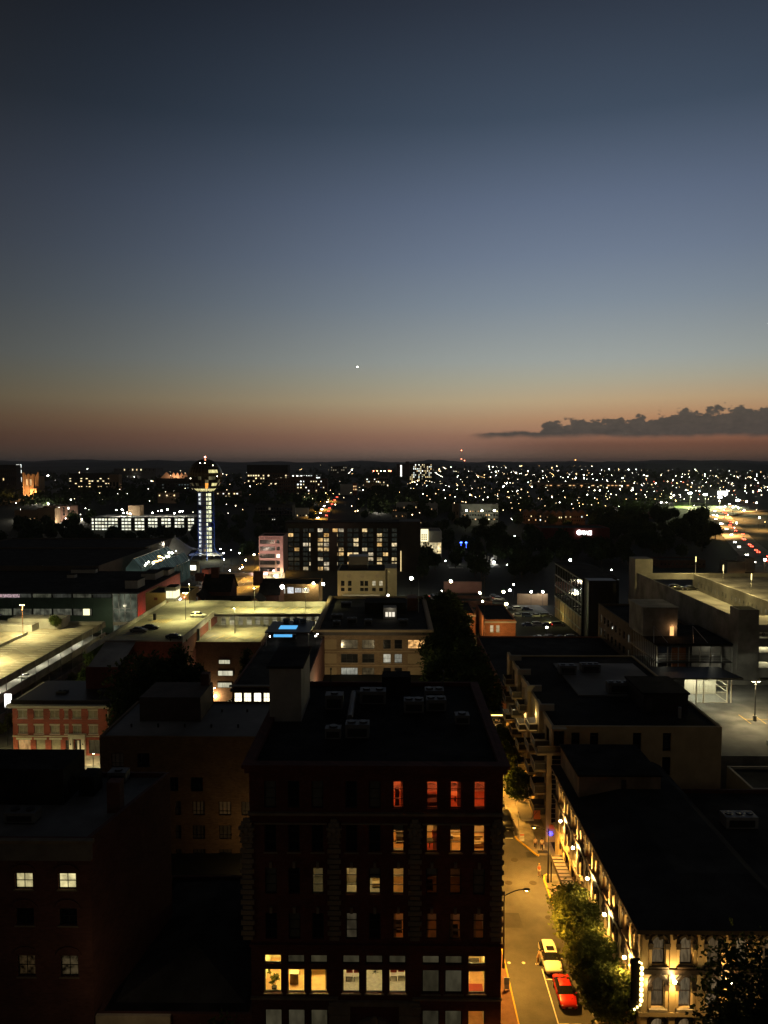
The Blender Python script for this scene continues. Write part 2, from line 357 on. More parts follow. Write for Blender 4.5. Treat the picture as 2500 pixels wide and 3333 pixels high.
def window_mesh(w, h, style, fm, back):
    """frame with muntins round one pane opening; origin in the middle, faces -Y"""
    k = (round(w, 2), round(h, 2), style, fm.name, back)
    if k in WIN: return WIN[k]
    mb = MB(); t = min(.09, w*.09); y0, y1 = (-.05, .07)
    mb.box(-w/2, -w/2+t, y0, y1, -h/2, h/2); mb.box(w/2-t, w/2, y0, y1, -h/2, h/2)
    mb.box(-w/2+t, w/2-t, y0, y1, -h/2, -h/2+t); mb.box(-w/2+t, w/2-t, y0, y1, h/2-t, h/2)
    b = t*.6
    def bar_v(x): mb.box(x-b/2, x+b/2, y0+.01, y1-.02, -h/2+t, h/2-t)
    def bar_h(z): mb.box(-w/2+t, w/2-t, y0+.015, y1-.025, z-b/2, z+b/2)
    if style == 'sash': bar_h(0)
    if style == 'sash3': bar_h(h*.2); bar_h(-h*.16)
    if style == 'grid': bar_h(0); bar_v(0)
    if style == 'double': bar_v(0)
    if style == 'dsash': bar_v(0); bar_h(0)
    if style == 'triple': bar_v(-w/6); bar_v(w/6); bar_h(-h*.22)
    if style == 'tall': bar_h(h*.32); bar_h(-h*.3)
    if style == 'panes':
        for i in range(1, max(2, round(w/1.4))): bar_v(-w/2+w*i/max(2, round(w/1.4)))
    f = mb.mesh('window', fm); pb = MB()
    pb.quad((-w/2+t*.5, .03, -h/2+t*.5), (w/2-t*.5, .03, -h/2+t*.5), (w/2-t*.5, .03, h/2-t*.5), (-w/2+t*.5, .03, h/2-t*.5))
    WIN[k] = (f, pb); return WIN[k]
PANES = {}
def window(parent, c, w, h, pane, style='plain', rz=FRONT, fm=None, sill=None, label=None):
    fm = fm or BROWN
    f, pb = window_mesh(w, h, style, fm, 0)
    o = link('window', f, parent, c, rz, label)
    k = (round(w, 2), round(h, 2), style, fm.name, pane.name)
    if k not in PANES: PANES[k] = pb.mesh('pane', pane)
    p = bpy.data.objects.new('pane', PANES[k]); col.objects.link(p); p.parent = o
    if sill:
        ks = ('sill', round(w, 2), round(h, 2), sill.name)
        if ks not in PANES: PANES[ks] = MB().box(-w/2-.12, w/2+.12, -.32, -.06, -h/2-.16, -h/2-.02).mesh('sill', sill)
        q = bpy.data.objects.new('sill', PANES[ks]); col.objects.link(q); q.parent = o
    return o
def small_window(parent, c, w, h, pane, rz=FRONT, fm=None, bars=0):
    """far window: frame and pane in one mesh"""
    fm = fm or BLACK; k = ('s', round(w, 2), round(h, 2), pane.name, fm.name, bars)
    if k not in WIN:
        mb = MB(); t = min(.14, w*.1)
        mb.box(-w/2, w/2, -.1, -.02, -h/2, h/2, 0)
        n = bars+1; pw = (w-t*(n+1))/n
        for i in range(n):
            x = -w/2+t+i*(pw+t); mb.quad((x, -.13, -h/2+t), (x+pw, -.13, -h/2+t), (x+pw, -.13, h/2-t), (x, -.13, h/2-t), 1)
        WIN[k] = mb.mesh('window', [fm, pane])
    return link('window', WIN[k], parent, c, rz)
def shell(mb, x0, x1, y0, y1, z0, z1, par=.7, t=.35, m=0, mroof=1, front=True, left=True, right=True):
    """walls with a parapet and a flat roof inside it"""
    A = [(x0, y0), (x1, y0), (x1, y1), (x0, y1)]; B = [(x0+t, y0+t), (x1-t, y0+t), (x1-t, y1-t), (x0+t, y1-t)]
    for k in range(4):
        a, b, c, d = A[k], A[(k+1) % 4], B[(k+1) % 4], B[k]
        if (k == 0 and front) or (k == 1 and right) or k == 2 or (k == 3 and left):
            mb.quad((*a, z0), (*b, z0), (*b, z1), (*a, z1), m)
        mb.quad((*a, z1), (*b, z1), (*c, z1), (*d, z1), m)
        mb.quad((*d, z1), (*c, z1), (*c, z1-par), (*d, z1-par), m)
def roof_deck(mb, x0, x1, y0, y1, z, t=.35, m=0):
    mb.quad((x0+t, y0+t, z), (x1-t, y0+t, z), (x1-t, y1-t, z), (x0+t, y1-t, z), m)
def block(name, label, cat, x0, x1, y0, y1, z0, z1, wall, roof=None, par=.7, group=None, fw=(), lw=(), rw=(), fm=None, style='plain', recess=True, small=False, bars=0, sill=None, t=.22):
    """a flat-roofed building; fw windows on the front: (xc, zc, w, h, pane[, style]); lw/rw on the left/right side: (yc, zc, w, h, pane[, style])"""
    o = thing(name, label, cat, ((x0+x1)/2, (y0+y1)/2, z0), group)
    mb = MB(); rec = recess and not small
    shell(mb, x0, x1, y0, y1, z0, z1, par, m=0, front=not (rec and fw), left=not (rec and lw), right=not (rec and rw))
    if rec:
        if fw: panel(mb, (x0, y0, z0), (1, 0, 0), (0, -1, 0), x1-x0, z1-z0, [(a[0]-a[2]/2-x0, a[0]+a[2]/2-x0, a[1]-a[3]/2-z0, a[1]+a[3]/2-z0) for a in fw], t)
        if rw: panel(mb, (x1, y0, z0), (0, 1, 0), (1, 0, 0), y1-y0, z1-z0, [(a[0]-a[2]/2-y0, a[0]+a[2]/2-y0, a[1]-a[3]/2-z0, a[1]+a[3]/2-z0) for a in rw], t)
        if lw: panel(mb, (x0, y1, z0), (0, -1, 0), (-1, 0, 0), y1-y0, z1-z0, [(y1-a[0]-a[2]/2, y1-a[0]+a[2]/2, a[1]-a[3]/2-z0, a[1]+a[3]/2-z0) for a in lw], t)
    mb.build('wall', wall, o)
    rb = MB(); roof_deck(rb, x0, x1, y0, y1, z1-par); rb.build('roof', roof or ROOF, o)
    e = t-.05 if rec else 0
    for a in fw:
        if small: small_window(o, (a[0], y0, a[1]), a[2], a[3], a[4], FRONT, fm, bars)
        else: window(o, (a[0], y0+e, a[1]), a[2], a[3], a[4], a[5] if len(a) > 5 else style, FRONT, fm, sill)
    for a in rw:
        if small: small_window(o, (x1, a[0], a[1]), a[2], a[3], a[4], RIGHT, fm, bars)
        else: window(o, (x1-e, a[0], a[1]), a[2], a[3], a[4], a[5] if len(a) > 5 else style, RIGHT, fm, sill)
    for a in lw:
        if small: small_window(o, (x0, a[0], a[1]), a[2], a[3], a[4], LEFT, fm, bars)
        else: window(o, (x0+e, a[0], a[1]), a[2], a[3], a[4], a[5] if len(a) > 5 else style, LEFT, fm, sill)
    return o
def grid_windows(cs, zs, w, h, lit, panes, dark=None, seed=1, style=None):
    r = random.Random(seed); out = []
    for z in zs:
        for c in cs:
            p = r.choice(panes) if r.random() < lit else (dark or DGLASS)
            out.append((c, z, w, h, p) if not style else (c, z, w, h, p, style))
    return out
def lin(a, b, n): return [a+(b-a)*(i+.5)/n for i in range(n)]

# ------------------------------------------------------------------ terrain
def sm(a, b, x):
    t = max(0, min(1, (x-a)/(b-a))); return t*t*(3-2*t)
def T(x, y):
    left = 12.2*sm(24, 50, -x)*sm(100, 145, y)
    valley = 14*sm(240, 440, y)
    z = -max(left, valley)
    z += (14-4*sm(-50, 250, x))*sm(640, 1100, y)
    z += 15*math.exp(-((x+330)/260)**2)*sm(650, 980, y)*(1-sm(1300, 2400, y))
    z += 6*math.exp(-((x-20)/160)**2)*sm(900, 1250, y)*(1-sm(1500, 2600, y))
    z += 26*sm(2500, 6000, y)
    return z
def march(px, py, y0=200, y1=12000):
    """the point of the terrain that lies in that bearing"""
    r = ray(px, py); y = y0
    while y < y1:
        p = CAM + r*(y/r.y)
        if p.z < T(p.x, p.y): return p.x, p.y
        y *= 1.01
    return None
ys = [-60, 0, 40, 60, 80, 95, 105, 115, 125, 135, 145, 160, 180, 200, 220] + [240+i*25 for i in range(40)]
while ys[-1] < 40000: ys.append(ys[-1]*1.07)
xs = [i*12 for i in range(0, 11)]
while xs[-1] < 26000: xs.append(xs[-1]*1.16)
xs = [-x for x in reversed(xs[1:])]+xs
gb = MB()
for y in ys:
    for x in xs: gb.v.append((x, y, T(x, y)))
nx = len(xs)
for j in range(len(ys)-1):
    for i in range(nx-1):
        gb.f.append((j*nx+i, j*nx+i+1, (j+1)*nx+i+1, (j+1)*nx+i)); gb.m.append(0)
struct('ground', gb, FAR, True)
def ridge(y0, y1, prof, seed, amp):
    mb = MB(); n = 260; m = 12
    X0, X1 = -y1*.75, y1*.75
    for j in range(m+1):
        yy = y0+(y1-y0)*j/m; b = math.sin(math.pi*j/m)
        for i in range(n+1):
            x = X0+(X1-X0)*i/n; px = 1277+x/((y0+y1)/2)*F
            hgt = prof(px)+amp*noise.noise((x/(y0*.06), yy/(y0*.2), seed))+amp*.35*noise.noise((x/(y0*.008), yy/300, seed+5))
            mb.v.append((x, yy, 10+max(2, hgt*((y0+y1)/2)/F+45-10)*b))
    for j in range(m):
        for i in range(n):
            mb.f.append((j*(n+1)+i, j*(n+1)+i+1, (j+1)*(n+1)+i+1, (j+1)*(n+1)+i)); mb.m.append(0)
    return struct('hills', mb, HILL, True)
# height of each ridge above the eye line, in thousandths
ridge(4200, 6400, lambda p: -9+10*math.exp(-((p-2120)/170)**2)+14*math.exp(-((p-2330)/140)**2)-3*math.exp(-((p-1300)/400)**2)-4*sm(900, 0, p), 3.1, 7)
ridge(7000, 9500, lambda p: 3+5*math.exp(-((p-420)/300)**2)+5*math.exp(-((p-2150)/200)**2), 9.4, 9)
ridge(10500, 14000, lambda p: 7+3*math.exp(-((p-100)/400)**2)+3*math.exp(-((p-2450)/150)**2), 17.7, 8)

# ------------------------------------------------------------------ corner office building of dark red brick, straight below
YF = 68.0
def red_building():
    x0, x1, y0, y1, z1 = -13.0, 10.05, YF, 94, 27.9
    o = thing('brick_office_building', 'dark red brick corner office block with rusticated piers and lit windows at its right side', 'building', ((x0+x1)/2, (y0+y1)/2, 0))
    cols = [X_(p, YF, 2780) for p in (881, 957, 1034, 1144, 1220, 1297, 1406, 1483, 1560)]
    bcol = [X_(p, YF, 2780) for p in (885, 961, 1036, 1142, 1218, 1294, 1404, 1479, 1555)]
    rows = [(2545, 2630), (2685, 2772), (2828, 2910), (2975, 3057)]
    zr = [(Z_(b, YF), Z_(a, YF)) for a, b in rows]
    tr = (Z_(3139, YF), Z_(3112, YF)); bg = (Z_(3232, YF), Z_(3159, YF)); bt = (Z_(3375, YF), Z_(3289, YF))
    W = 1.06; WB = 1.62; holes = []; wins = []
    for ri, (a, b) in enumerate(zr):
        for ci, x in enumerate(cols): wins.append((x, (a+b)/2, W, b-a+.1, 'r%d' % (ri+1), ci, 'sash3'))
    for ci, x in enumerate(bcol):
        wins.append((x, (tr[0]+tr[1])/2, WB, tr[1]-tr[0]+.06, 't', ci, 'plain'))
        wins.append((x, (bg[0]+bg[1])/2, WB, bg[1]-bg[0]+.1, 'b', ci, 'plain'))
        if ci not in (3, 4, 5): wins.append((x, (bt[0]+bt[1])/2, WB, bt[1]-bt[0], 'g', ci, 'plain'))
    for w in wins: holes.append((w[0]-w[2]/2-x0, w[0]+w[2]/2-x0, w[1]-w[3]/2, w[1]+w[3]/2))
    mb = MB(); shell(mb, x0, x1, y0, y1, 0, z1, .5, .4, front=False)
    panel(mb, (x0, y0, 0), (1, 0, 0), (0, -1, 0), x1-x0, z1, holes, .3)
    mb.build('wall', BRICK_R, o)
    rb = MB(); roof_deck(rb, x0, x1, y0, y1, z1-.5, .4); rb.build('roof', ROOF_B, o)
    cl = GLASS()
    room_of = {}
    for ci in (5, 6, 7, 8):
        room_of[('r1', ci)] = room_of[('r2', ci)] = 1
    for ci in (2, 3, 4, 5, 6, 7): room_of[('r3', ci)] = 1
    for ci in (5, 6, 7, 8): room_of[('r4', ci)] = 1
    for ci in range(6): room_of[('b', ci)] = 1
    for k in (('b', 8), ('t', 0), ('t', 8), ('g', 8)): room_of[k] = 1
    for x, z, w, h, r, ci, st in wins:
        if (r, ci) in room_of: pane = cl
        elif r in ('t', 'b', 'g'): pane = W_GREY
        elif (r, ci) in (('r4', 3),): pane = W_DIM
        else: pane = DGLASS if (r == 'r2' or rnd.random() < .25) else BLINDG
        window(o, (x, y0+.22, z), w, h, pane, st, FRONT, BLACK, STONE_D if r in ('r2', 'b') else None)
    # string courses, sills, keystones, cornice
    def course(za, zb, xa, xb, pr=.22, name='string_course', m=STONE_D):
        MB().box(xa, xb, y0-pr, y0-.003, za, zb).build(name, m, o)
    zc = Z_(2648, YF); course(zc-.1, zc+.12, x0-.1, x1+.1, .35)
    piers = [X_(p, YF, 2780) for p in (805, 1088, 1351, 1618)]
    z2 = Z_(2681, YF)
    for a, b in zip(piers, piers[1:]): course(z2-.06, z2+.06, a+.65, b-.65, .16)
    zb = Z_(3075, YF); course(zb-.12, zb+.1, x0-.1, x1+.1, .3, m=BRICK_R)
    zs = Z_(3248, YF); course(zs-.08, zs+.1, x0-.05, piers[1]+.3, .3); course(zs-.08, zs+.1, piers[2]-.2, x1+.05, .3)
    cm = MB(); zt = Z_(2500, YF)
    cm.box(x0-.55, x1+.55, y0-.75, y0-.004, zt+.15, zt+.5); cm.box(x0-.35, x1+.35, y0-.45, y0-.004, zt-.35, zt+.147)
    cm.box(x1+.004, x1+.55, y0, y1, zt+.15, zt+.5); cm.box(x0-.55, x0-.004, y0, y1, zt+.15, zt+.5)
    cm.build('cornice', BRICK_R, o)
    q1 = MB().box(-.62, .62, -.2, -.003, 0, .4).mesh('quoin_stone', STONE_D); q2 = MB().box(-.45, .45, -.14, -.003, 0, .34).mesh('quoin_stone', STONE_D)
    zq0, zq1 = Z_(3060, YF), Z_(2742, YF); n = 19; dz = (zq1-zq0)/n
    for px in piers:
        for k in range(n): link('quoin_stone', q1 if k % 2 else q2, o, (px, y0, zq0+k*dz))
        cp = MB(); zz = zq1
        for hw, pr, hh in ((.62, .3, .12), (.5, .34, .5), (.66, .42, .16), (.56, .36, .55), (.7, .5, .2), (.48, .4, .45), (.3, .32, .3)):
            cp.box(px-hw, px+hw, y0-pr, y0-.003, zz, zz+hh-.01); zz += hh
        for sx in (-1, 1):
            cp.ball((px+sx*.4, y0-.36, zq1+.9), .22, 1, .7, 1.2, 8, 6); cp.ball((px+sx*.3, y0-.4, zq1+1.75), .2, 1, .7, 1.2, 8, 6)
        cp.ball((px, y0-.4, zq1+.4), .24, 1, .8, 1, 8, 6); cp.ball((px, y0-.45, zq1+1.3), .26, 1, .8, 1.2, 8, 6)
        cp.build('carved_capital', STONE_D, o)
    ks = MB().box(-.13, .13, -.2, -.003, 0, .55).mesh('keystone', STONE_D)
    for ri in (2, 3):
        for x in cols: link('keystone', ks, o, (x, y0, zr[ri][1]+.1))
    # entrance arch of carved stone
    sx0, sx1 = X_(1070, YF, 2780), X_(1368, YF, 2780); ztop = Z_(3256, YF)
    em = MB(); cxm = (sx0+sx1)/2; ra = 1.75; zc0 = Z_(3385, YF)
    for k in range(4):
        za = zc0-1+k*(ztop-zc0+1)/4; zb_ = zc0-1+(k+1)*(ztop-zc0+1)/4-.05
        for xa, xb in ((sx0, cxm-ra-.5-k*.0), (cxm+ra+.5, sx1)):
            em.box(xa, xb, y0-.35, y0-.004, za, zb_)
    em.box(sx0+.3, sx1-.3, y0-.3, y0-.006, ztop-.42, ztop); em.box(sx0-.1, sx0+.7, y0-.5, y0-.4, ztop-.9, ztop-.3); em.box(sx1-.7, sx1+.1, y0-.5, y0-.4, ztop-.9, ztop-.3)
    em.build('stone_surround', STONE_D, o)
    vs = []
    for k in range(13):
        a = math.pi*k/12
        vm = MB(); a0 = a-.115; a1 = a+.115; pts = []
        for (r_, aa) in ((ra, a0), (ra+.55, a0), (ra+.55, a1), (ra, a1)): pts.append((cxm+r_*math.cos(aa), zc0+r_*math.sin(aa)))
        f = [(p[0], y0-.5, p[1]) for p in pts]; b = [(p[0], y0-.01, p[1]) for p in pts]
        vm.poly(f[::-1]); 
        for i in range(4): vm.quad(f[i], f[(i+1) % 4], b[(i+1) % 4], b[i])
        vm.build('arch_stone', STONE_D, o)
    kb = MB(); kb.ball((cxm, y0-.55, zc0+ra+.35), .5, .7, .6, 1.2, 10, 8); kb.ball((cxm-.6, y0-.5, zc0+ra+.3), .3, 1.3, .6, .7, 8, 6); kb.ball((cxm+.6, y0-.5, zc0+ra+.3), .3, 1.3, .6, .7, 8, 6)
    kb.build('carved_ornament', STONE_D, o)
    fan = MB(); ang = [math.pi*k/10 for k in range(11)]
    fan.poly([(cxm+ra*.97*math.cos(a), y0-.02, zc0+ra*.97*math.sin(a)) for a in ang][::-1]); fan.build('fanlight', W_FAN, o)
    # rooms behind the lit panes: real shallow interiors with their own ceiling lamps
    def room(xa, xb, za, zb_, depth, fl, wl, color, power, lampx=None):
        b = MB(); ya, yb = y0+.32, y0+.32+depth
        b.quad((xa, ya, za), (xb, ya, za), (xb, yb, za), (xa, yb, za), 0)
        b.quad((xa, yb, za), (xb, yb, za), (xb, yb, zb_), (xa, yb, zb_), 1)
        b.quad((xa, ya, za), (xa, yb, za), (xa, yb, zb_), (xa, ya, zb_), 1); b.quad((xb, ya, za), (xb, ya, zb_), (xb, yb, zb_), (xb, yb, za), 1)
        b.quad((xa, ya, zb_), (xa, yb, zb_), (xb, yb, zb_), (xb, ya, zb_), 1)
        rm = b.build('room', [fl, wl], o)
        for lx in (lampx or [(xa+xb)/2]):
            f = MB().tube((lx, (ya+yb)/2, zb_-.22), (lx, (ya+yb)/2, zb_-.004), .22, .22, 10); fo = f.build('ceiling_fixture', WHITE, rm)
            lamp('ceiling_lamp', 'POINT', (lx, (ya+yb)/2, zb_-.45), power, color, rm, .18)
    fz = [z[0]-.75 for z in zr]
    gap = .35
    room(cols[5]-.85, x1-.5, fz[0], zr[0][1]+.3, 5, WOOD_R, PLASTER, (1, .17, .055), 210, [cols[5], cols[6]+.6, cols[8]-.2])
    room(cols[5]-.85, x1-.5, fz[1], zr[1][1]+.3, 5, WOOD, PLASTER, (1, .5, .13), 230, [cols[5]+.3, cols[7], cols[8]])
    room(cols[2]-.7, cols[2]+.7, fz[2], zr[2][1]+.3, 4, CARPET, PLASTER, (1, .85, .5), 26)
    room(cols[3]-.7, cols[4]+.75, fz[2], zr[2][1]+.3, 4.5, CARPET, PLASTER, (1, .74, .34), 190)
    room(cols[5]-.75, cols[5]+.7, fz[2], zr[2][1]+.3, 4, WOOD, PLASTER, (1, .6, .2), 100)
    room(cols[6]-.75, cols[7]+.75, fz[2], zr[2][1]+.3, 4, WOOD, PLASTER, (1, .42, .15), 9)
    room(cols[5]-.75, cols[5]+.7, fz[3], zr[3][1]+.3, 4, WOOD, PLASTER, (1, .42, .14), 45)
    room(cols[6]-.75, cols[8]+.75, fz[3], zr[3][1]+.3, 4, WOOD, PLASTER, (1, .45, .2), 26)
    fb = bg[0]-.55
    room(bcol[0]-1.1, bcol[2]+1.1, fb, tr[1]+.25, 5.5, WOOD, PLASTER_Y, (1, .76, .27), 800, [bcol[0], bcol[1], bcol[2]])
    room(bcol[3]-1.1, bcol[5]+1.1, fb, tr[1]+.25, 5.5, CARPET, PLASTER, (1, .8, .42), 520, [bcol[3], bcol[5]])
    room(bcol[8]-1.1, bcol[8]+1.0, fb, tr[1]+.25, 5.5, WOOD, PLASTER_Y, (1, .68, .24), 900)
    room(bcol[8]-1.1, bcol[8]+1.0, bt[0]-.5, bt[1]+.3, 5, WOOD, PLASTER, (1, .55, .18), 120)
    # stair penthouse
    pm = MB(); px0, px1, py0, py1, pz = -13.1, -9.7, 80.5, 89, 33.2
    pm.box(px0, px1, py0, py1, z1-.5, pz, 0); pm.box(px0-.25, px1+.25, py0-.25, py1+.25, pz+.004, pz+.25, 1)
    pm.build('penthouse', [CREAM2D, ROOF_B], o)
    # --- drapes and half lowered blinds just inside the panes
    dr = random.Random(21)
    def drape(x, z, w, h, side, wd): 
        a = x-w/2 if side < 0 else x+w/2-wd; m = MB(); n = 5
        for k in range(n): m.box(a+wd*k/n, a+wd*(k+.8)/n, y0+.36+.03*(k % 2), y0+.4+.03*(k % 2), z-h/2, z+h/2)
        m.build('curtain', DRAPE, o)
    def blind(x, z, w, h, f): MB().box(x-w/2, x+w/2, y0+.34, y0+.37, z+h/2-h*f, z+h/2).build('roller_blind', BLIND, o)
    for r_, (za, zb2) in enumerate(zr):
        for ci in ((5, 6, 7, 8), (5, 6, 7, 8), (2, 3, 4, 5, 6, 7), (5, 6, 7, 8))[r_]:
            q = dr.random(); x = cols[ci]; z = (za+zb2)/2; h = zb2-za
            if q < .3 or r_ == 3: drape(x, z, W, h, dr.choice((-1, 1)), dr.uniform(.2, .42))
            elif q < .55 and r_ > 0: blind(x, z, W, h, dr.uniform(.2, .45))
    drape(bcol[2], (bg[0]+bg[1])/2, WB, bg[1]-bg[0], 1, .25); blind(bcol[8], (bg[0]+bg[1])/2, WB, bg[1]-bg[0], .12)
    # --- furniture seen through the panes
    def item(name, mb, mats, label, cat, group=None): return solo(name, mb, mats, label, cat, group)
    pl = MB(); x, y, z = bcol[0]-.05, y0+1.0, fb
    pl.tube((x, y, z), (x, y, z+.4), .2, .26, 10, 0); pr = random.Random(3)
    for k in range(9):
        a = k*2.4; l = .5+.3*pr.random(); q = Vector((x+math.cos(a)*l*.55, y+math.sin(a)*l*.4, z+.9+.9*pr.random())); pl.tube((x, y, z+.35), q, .015, .01, 5, 1)
        for t in range(3):
            c = q+Vector((pr.uniform(-.2, .2), pr.uniform(-.15, .15), pr.uniform(-.25, .2))); u = Vector((pr.uniform(-1, 1), pr.uniform(-1, 1), pr.uniform(-.4, 1))).normalized()*.22; v = u.orthogonal().normalized()*.13
            pl.quad(c-u, c+v, c+u, c-v, 1)
    item('potted_plant', pl, [BLACK, LF3], 'tall leafy potted plant behind the leftmost large lit pane', 'plant')
    t = thing('desk', 'pale wooden desk in the bright yellow room beside the plant', 'desk', (bcol[1]+.9, y0+3.6, fb))
    MB().box(bcol[1]-.1, bcol[2]+.35, y0+3.2, y0+4.3, fb+.7, fb+.75).build('desk_top', BEIGE, t)
    for sx in (bcol[1]-.05, bcol[2]+.3):
        for sy in (3.25, 4.25): MB().box(sx-.03, sx+.03, y0+sy-.03, y0+sy+.03, fb, fb+.7).build('leg', BEIGE, t)
    cbm = MB().box(bcol[1]-.85, bcol[1]-.05, y0+1.9, y0+2.5, fb, fb+1.0); cbm.box(bcol[1]-.72, bcol[1]-.18, y0+1.87, y0+1.9, fb+.1, fb+.9)
    item('cabinet', cbm, BEIGE, 'beige cabinet with a recessed door in the middle bright yellow window', 'cabinet')
    shf = MB().box(bcol[0]-.2, bcol[0]+.75, y0+5.1, y0+5.5, tr[0]+.05, tr[0]+.5); item('wall_cabinet', shf, GREYP, 'grey wall unit high behind the leftmost lit transom', 'cabinet')
    def chair(x, y, lab):
        c = thing('chair', lab, 'chair', (x, y, fb), 'red backed meeting chairs')
        MB().box(x-.3, x+.3, y-.3, y+.3, fb+.4, fb+.5).build('seat', CHAIRG, c); MB().box(x-.3, x+.3, y+.25, y+.36, fb+.5, fb+1.0).build('backrest', CHAIRR, c)
        for sx in (-.27, .27):
            for sy in (-.27, .27): MB().box(x+sx-.025, x+sx+.025, y+sy-.025, y+sy+.025, fb, fb+.4).build('leg', BLACK, c)
    chair(bcol[3]-.32, y0+2.6, 'red backed chair at the outer side of the pair left of the office chair'); chair(bcol[3]+.42, y0+2.6, 'red backed chair at the inner side of the pair left of the office chair')
    chair(bcol[5]-.35, y0+2.7, 'red backed chair at the inner side of the pair right of the office chair'); chair(bcol[5]+.4, y0+2.8, 'red backed chair at the outer side of the pair right of the office chair')
    x, y = bcol[4], y0+3.6; c = thing('office_chair', 'pale swivel office chair behind the middle bright pane', 'chair', (x, y, fb))
    MB().box(x-.3, x+.3, y-.3, y+.25, fb+.45, fb+.55).build('seat', GREYP, c); MB().box(x-.28, x+.28, y+.22, y+.32, fb+.6, fb+1.2).build('backrest', GREYP, c)
    for sx in (-.36, .36): MB().box(x+sx-.04, x+sx+.04, y-.2, y+.2, fb+.68, fb+.74).build('armrest', GREYP, c)
    bs = MB().tube((x, y, fb+.1), (x, y, fb+.45), .04)
    for k in range(5): bs.tube((x, y, fb+.1), (x+.32*math.cos(k*1.257), y+.32*math.sin(k*1.257), fb+.05), .03, .02, 5)
    bs.build('base', BLACK, c)
    def sofa(x, y, z, w, lab, ms, mc):
        c = thing('sofa', lab, 'sofa', (x, y, z)); MB().box(x-w/2, x+w/2, y-.4, y+.4, z+.1, z+.42).build('seat', mc, c); MB().box(x-w/2, x+w/2, y+.3, y+.5, z+.42, z+.85).build('backrest', ms, c)
        for s in (-1, 1): MB().box(x+s*(w/2-.1)-.1, x+s*(w/2-.1)+.1, y-.4, y+.3, z+.42, z+.62).build('armrest', ms, c)
    sofa(bcol[8]-.1, y0+4.2, fb, 1.7, 'dark grey sofa behind the lit large pane nearest the street', CHAIRD, CHAIRG)
    sofa(cols[8]-.1, y0+2.6, fz[1], 1.5, 'cream sofa in the orange lit room of the second row', BEIGE, BEIGE)
    sofa(cols[6]+.2, y0+2.4, fz[0], 1.8, 'dark sofa in the red lit room', CHAIRD, CHAIRD)
    def ftable(x, y, z, lab, m):
        c = thing('table', lab, 'table', (x, y, z)); MB().tube((x, y, z+.68), (x, y, z+.73), .5, .5, 14).build('table_top', m, c); MB().tube((x, y, z), (x, y, z+.68), .05).build('pedestal', BLACK, c)
    ftable(cols[6]-.1, y0+2.2, fz[1], 'round table in the orange lit room of the second row', CHAIRD)
    ftable(cols[7]+.2, y0+3.2, fz[0], 'round table in the red lit room', BEIGE)
    fl = MB().tube((cols[7]-.3, y0+1.2, fz[1]), (cols[7]-.3, y0+1.2, fz[1]+1.4), .03, .03, 6).tube((cols[7]-.3, y0+1.2, fz[1]+1.4), (cols[7]-.3, y0+1.2, fz[1]+1.75), .22, .14, 10, 1)
    item('floor_lamp', fl, [BLACK, WHITE], 'standing floor lamp at the third window of the orange lit room', 'lamp')
    for x, y, z, w, d, m, lab in ((cols[6]+.2, y0+2.3, fz[1], 1.9, 1.5, CHAIRR, 'red rug under the round table of the orange lit room'), (cols[8]-.2, y0+1.2, fz[1], 1.5, 1.0, CHAIRD, 'dark rug before the cream sofa'), (cols[8]-.2, y0+1.5, fz[0], 1.8, 1.2, CHAIRD, 'dark rug in the red lit room nearest the street'), (cols[5], y0+1.5, fz[1], 1.0, 1.2, CHAIRG, 'grey rug behind the narrow window of the orange lit room'), (bcol[8], y0+1.6, fb, 1.5, 1.0, CHAIRR, 'reddish rug on the oak floor behind the lit pane nearest the street')):
        item('rug', MB().box(x-w/2, x+w/2, y-d/2, y+d/2, z+.004, z+.03), m, lab, 'rug')
    for x, y, z, w, d, h, m, lab in ((cols[6]+.5, y0+3.4, fz[1], .6, .6, 1.0, CHAIRR, 'red armchair at the back of the orange lit room'), (cols[5]+.2, y0+3.2, fz[1], .8, .5, 1.2, CHAIRD, 'dark sideboard behind the narrow window of the orange lit room'), (cols[7]+.3, y0+3.6, fz[1], .9, .4, .8, BEIGE, 'pale chest at the back of the orange lit room'), (cols[3], y0+3.4, fz[2], .9, .5, 1.3, CHAIRG, 'grey cabinet in the cream lit office of the third row'), (cols[4]+.1, y0+2.6, fz[2], .8, .6, .75, BEIGE, 'small pale desk in the cream lit office of the third row'), (cols[5], y0+2.4, fz[3], .7, .5, 1.0, CHAIRD, 'dark chest in the fourth row orange room'), (cols[7], y0+2.0, fz[3], .9, .6, .8, CHAIRD, 'dark desk in the dim fourth row room'), (cols[6]-.2, y0+2.2, fz[2], .8, .6, .8, CHAIRD, 'dark desk in the brownish third row room')):
        t = MB(); t.box(x-w/2, x+w/2, y-d/2, y+d/2, z+.12, z+h*.6).box(x-w/2, x+w/2, y+d/2-.1, y+d/2, z+h*.6, z+h)
        for sx in (-1, 1): t.box(x+sx*(w/2-.04)-.04, x+sx*(w/2-.04)+.04, y-d/2, y-d/2+.08, z, z+.12)
        item(lab.split(' ')[1] if lab.split(' ')[1] in ('armchair', 'sideboard', 'chest', 'cabinet', 'desk') else 'desk', t, m, lab, lab.split(' ')[1] if lab.split(' ')[1] in ('armchair', 'sideboard', 'chest', 'cabinet', 'desk') else 'desk')
    wb = MB(); wr = random.Random(8)
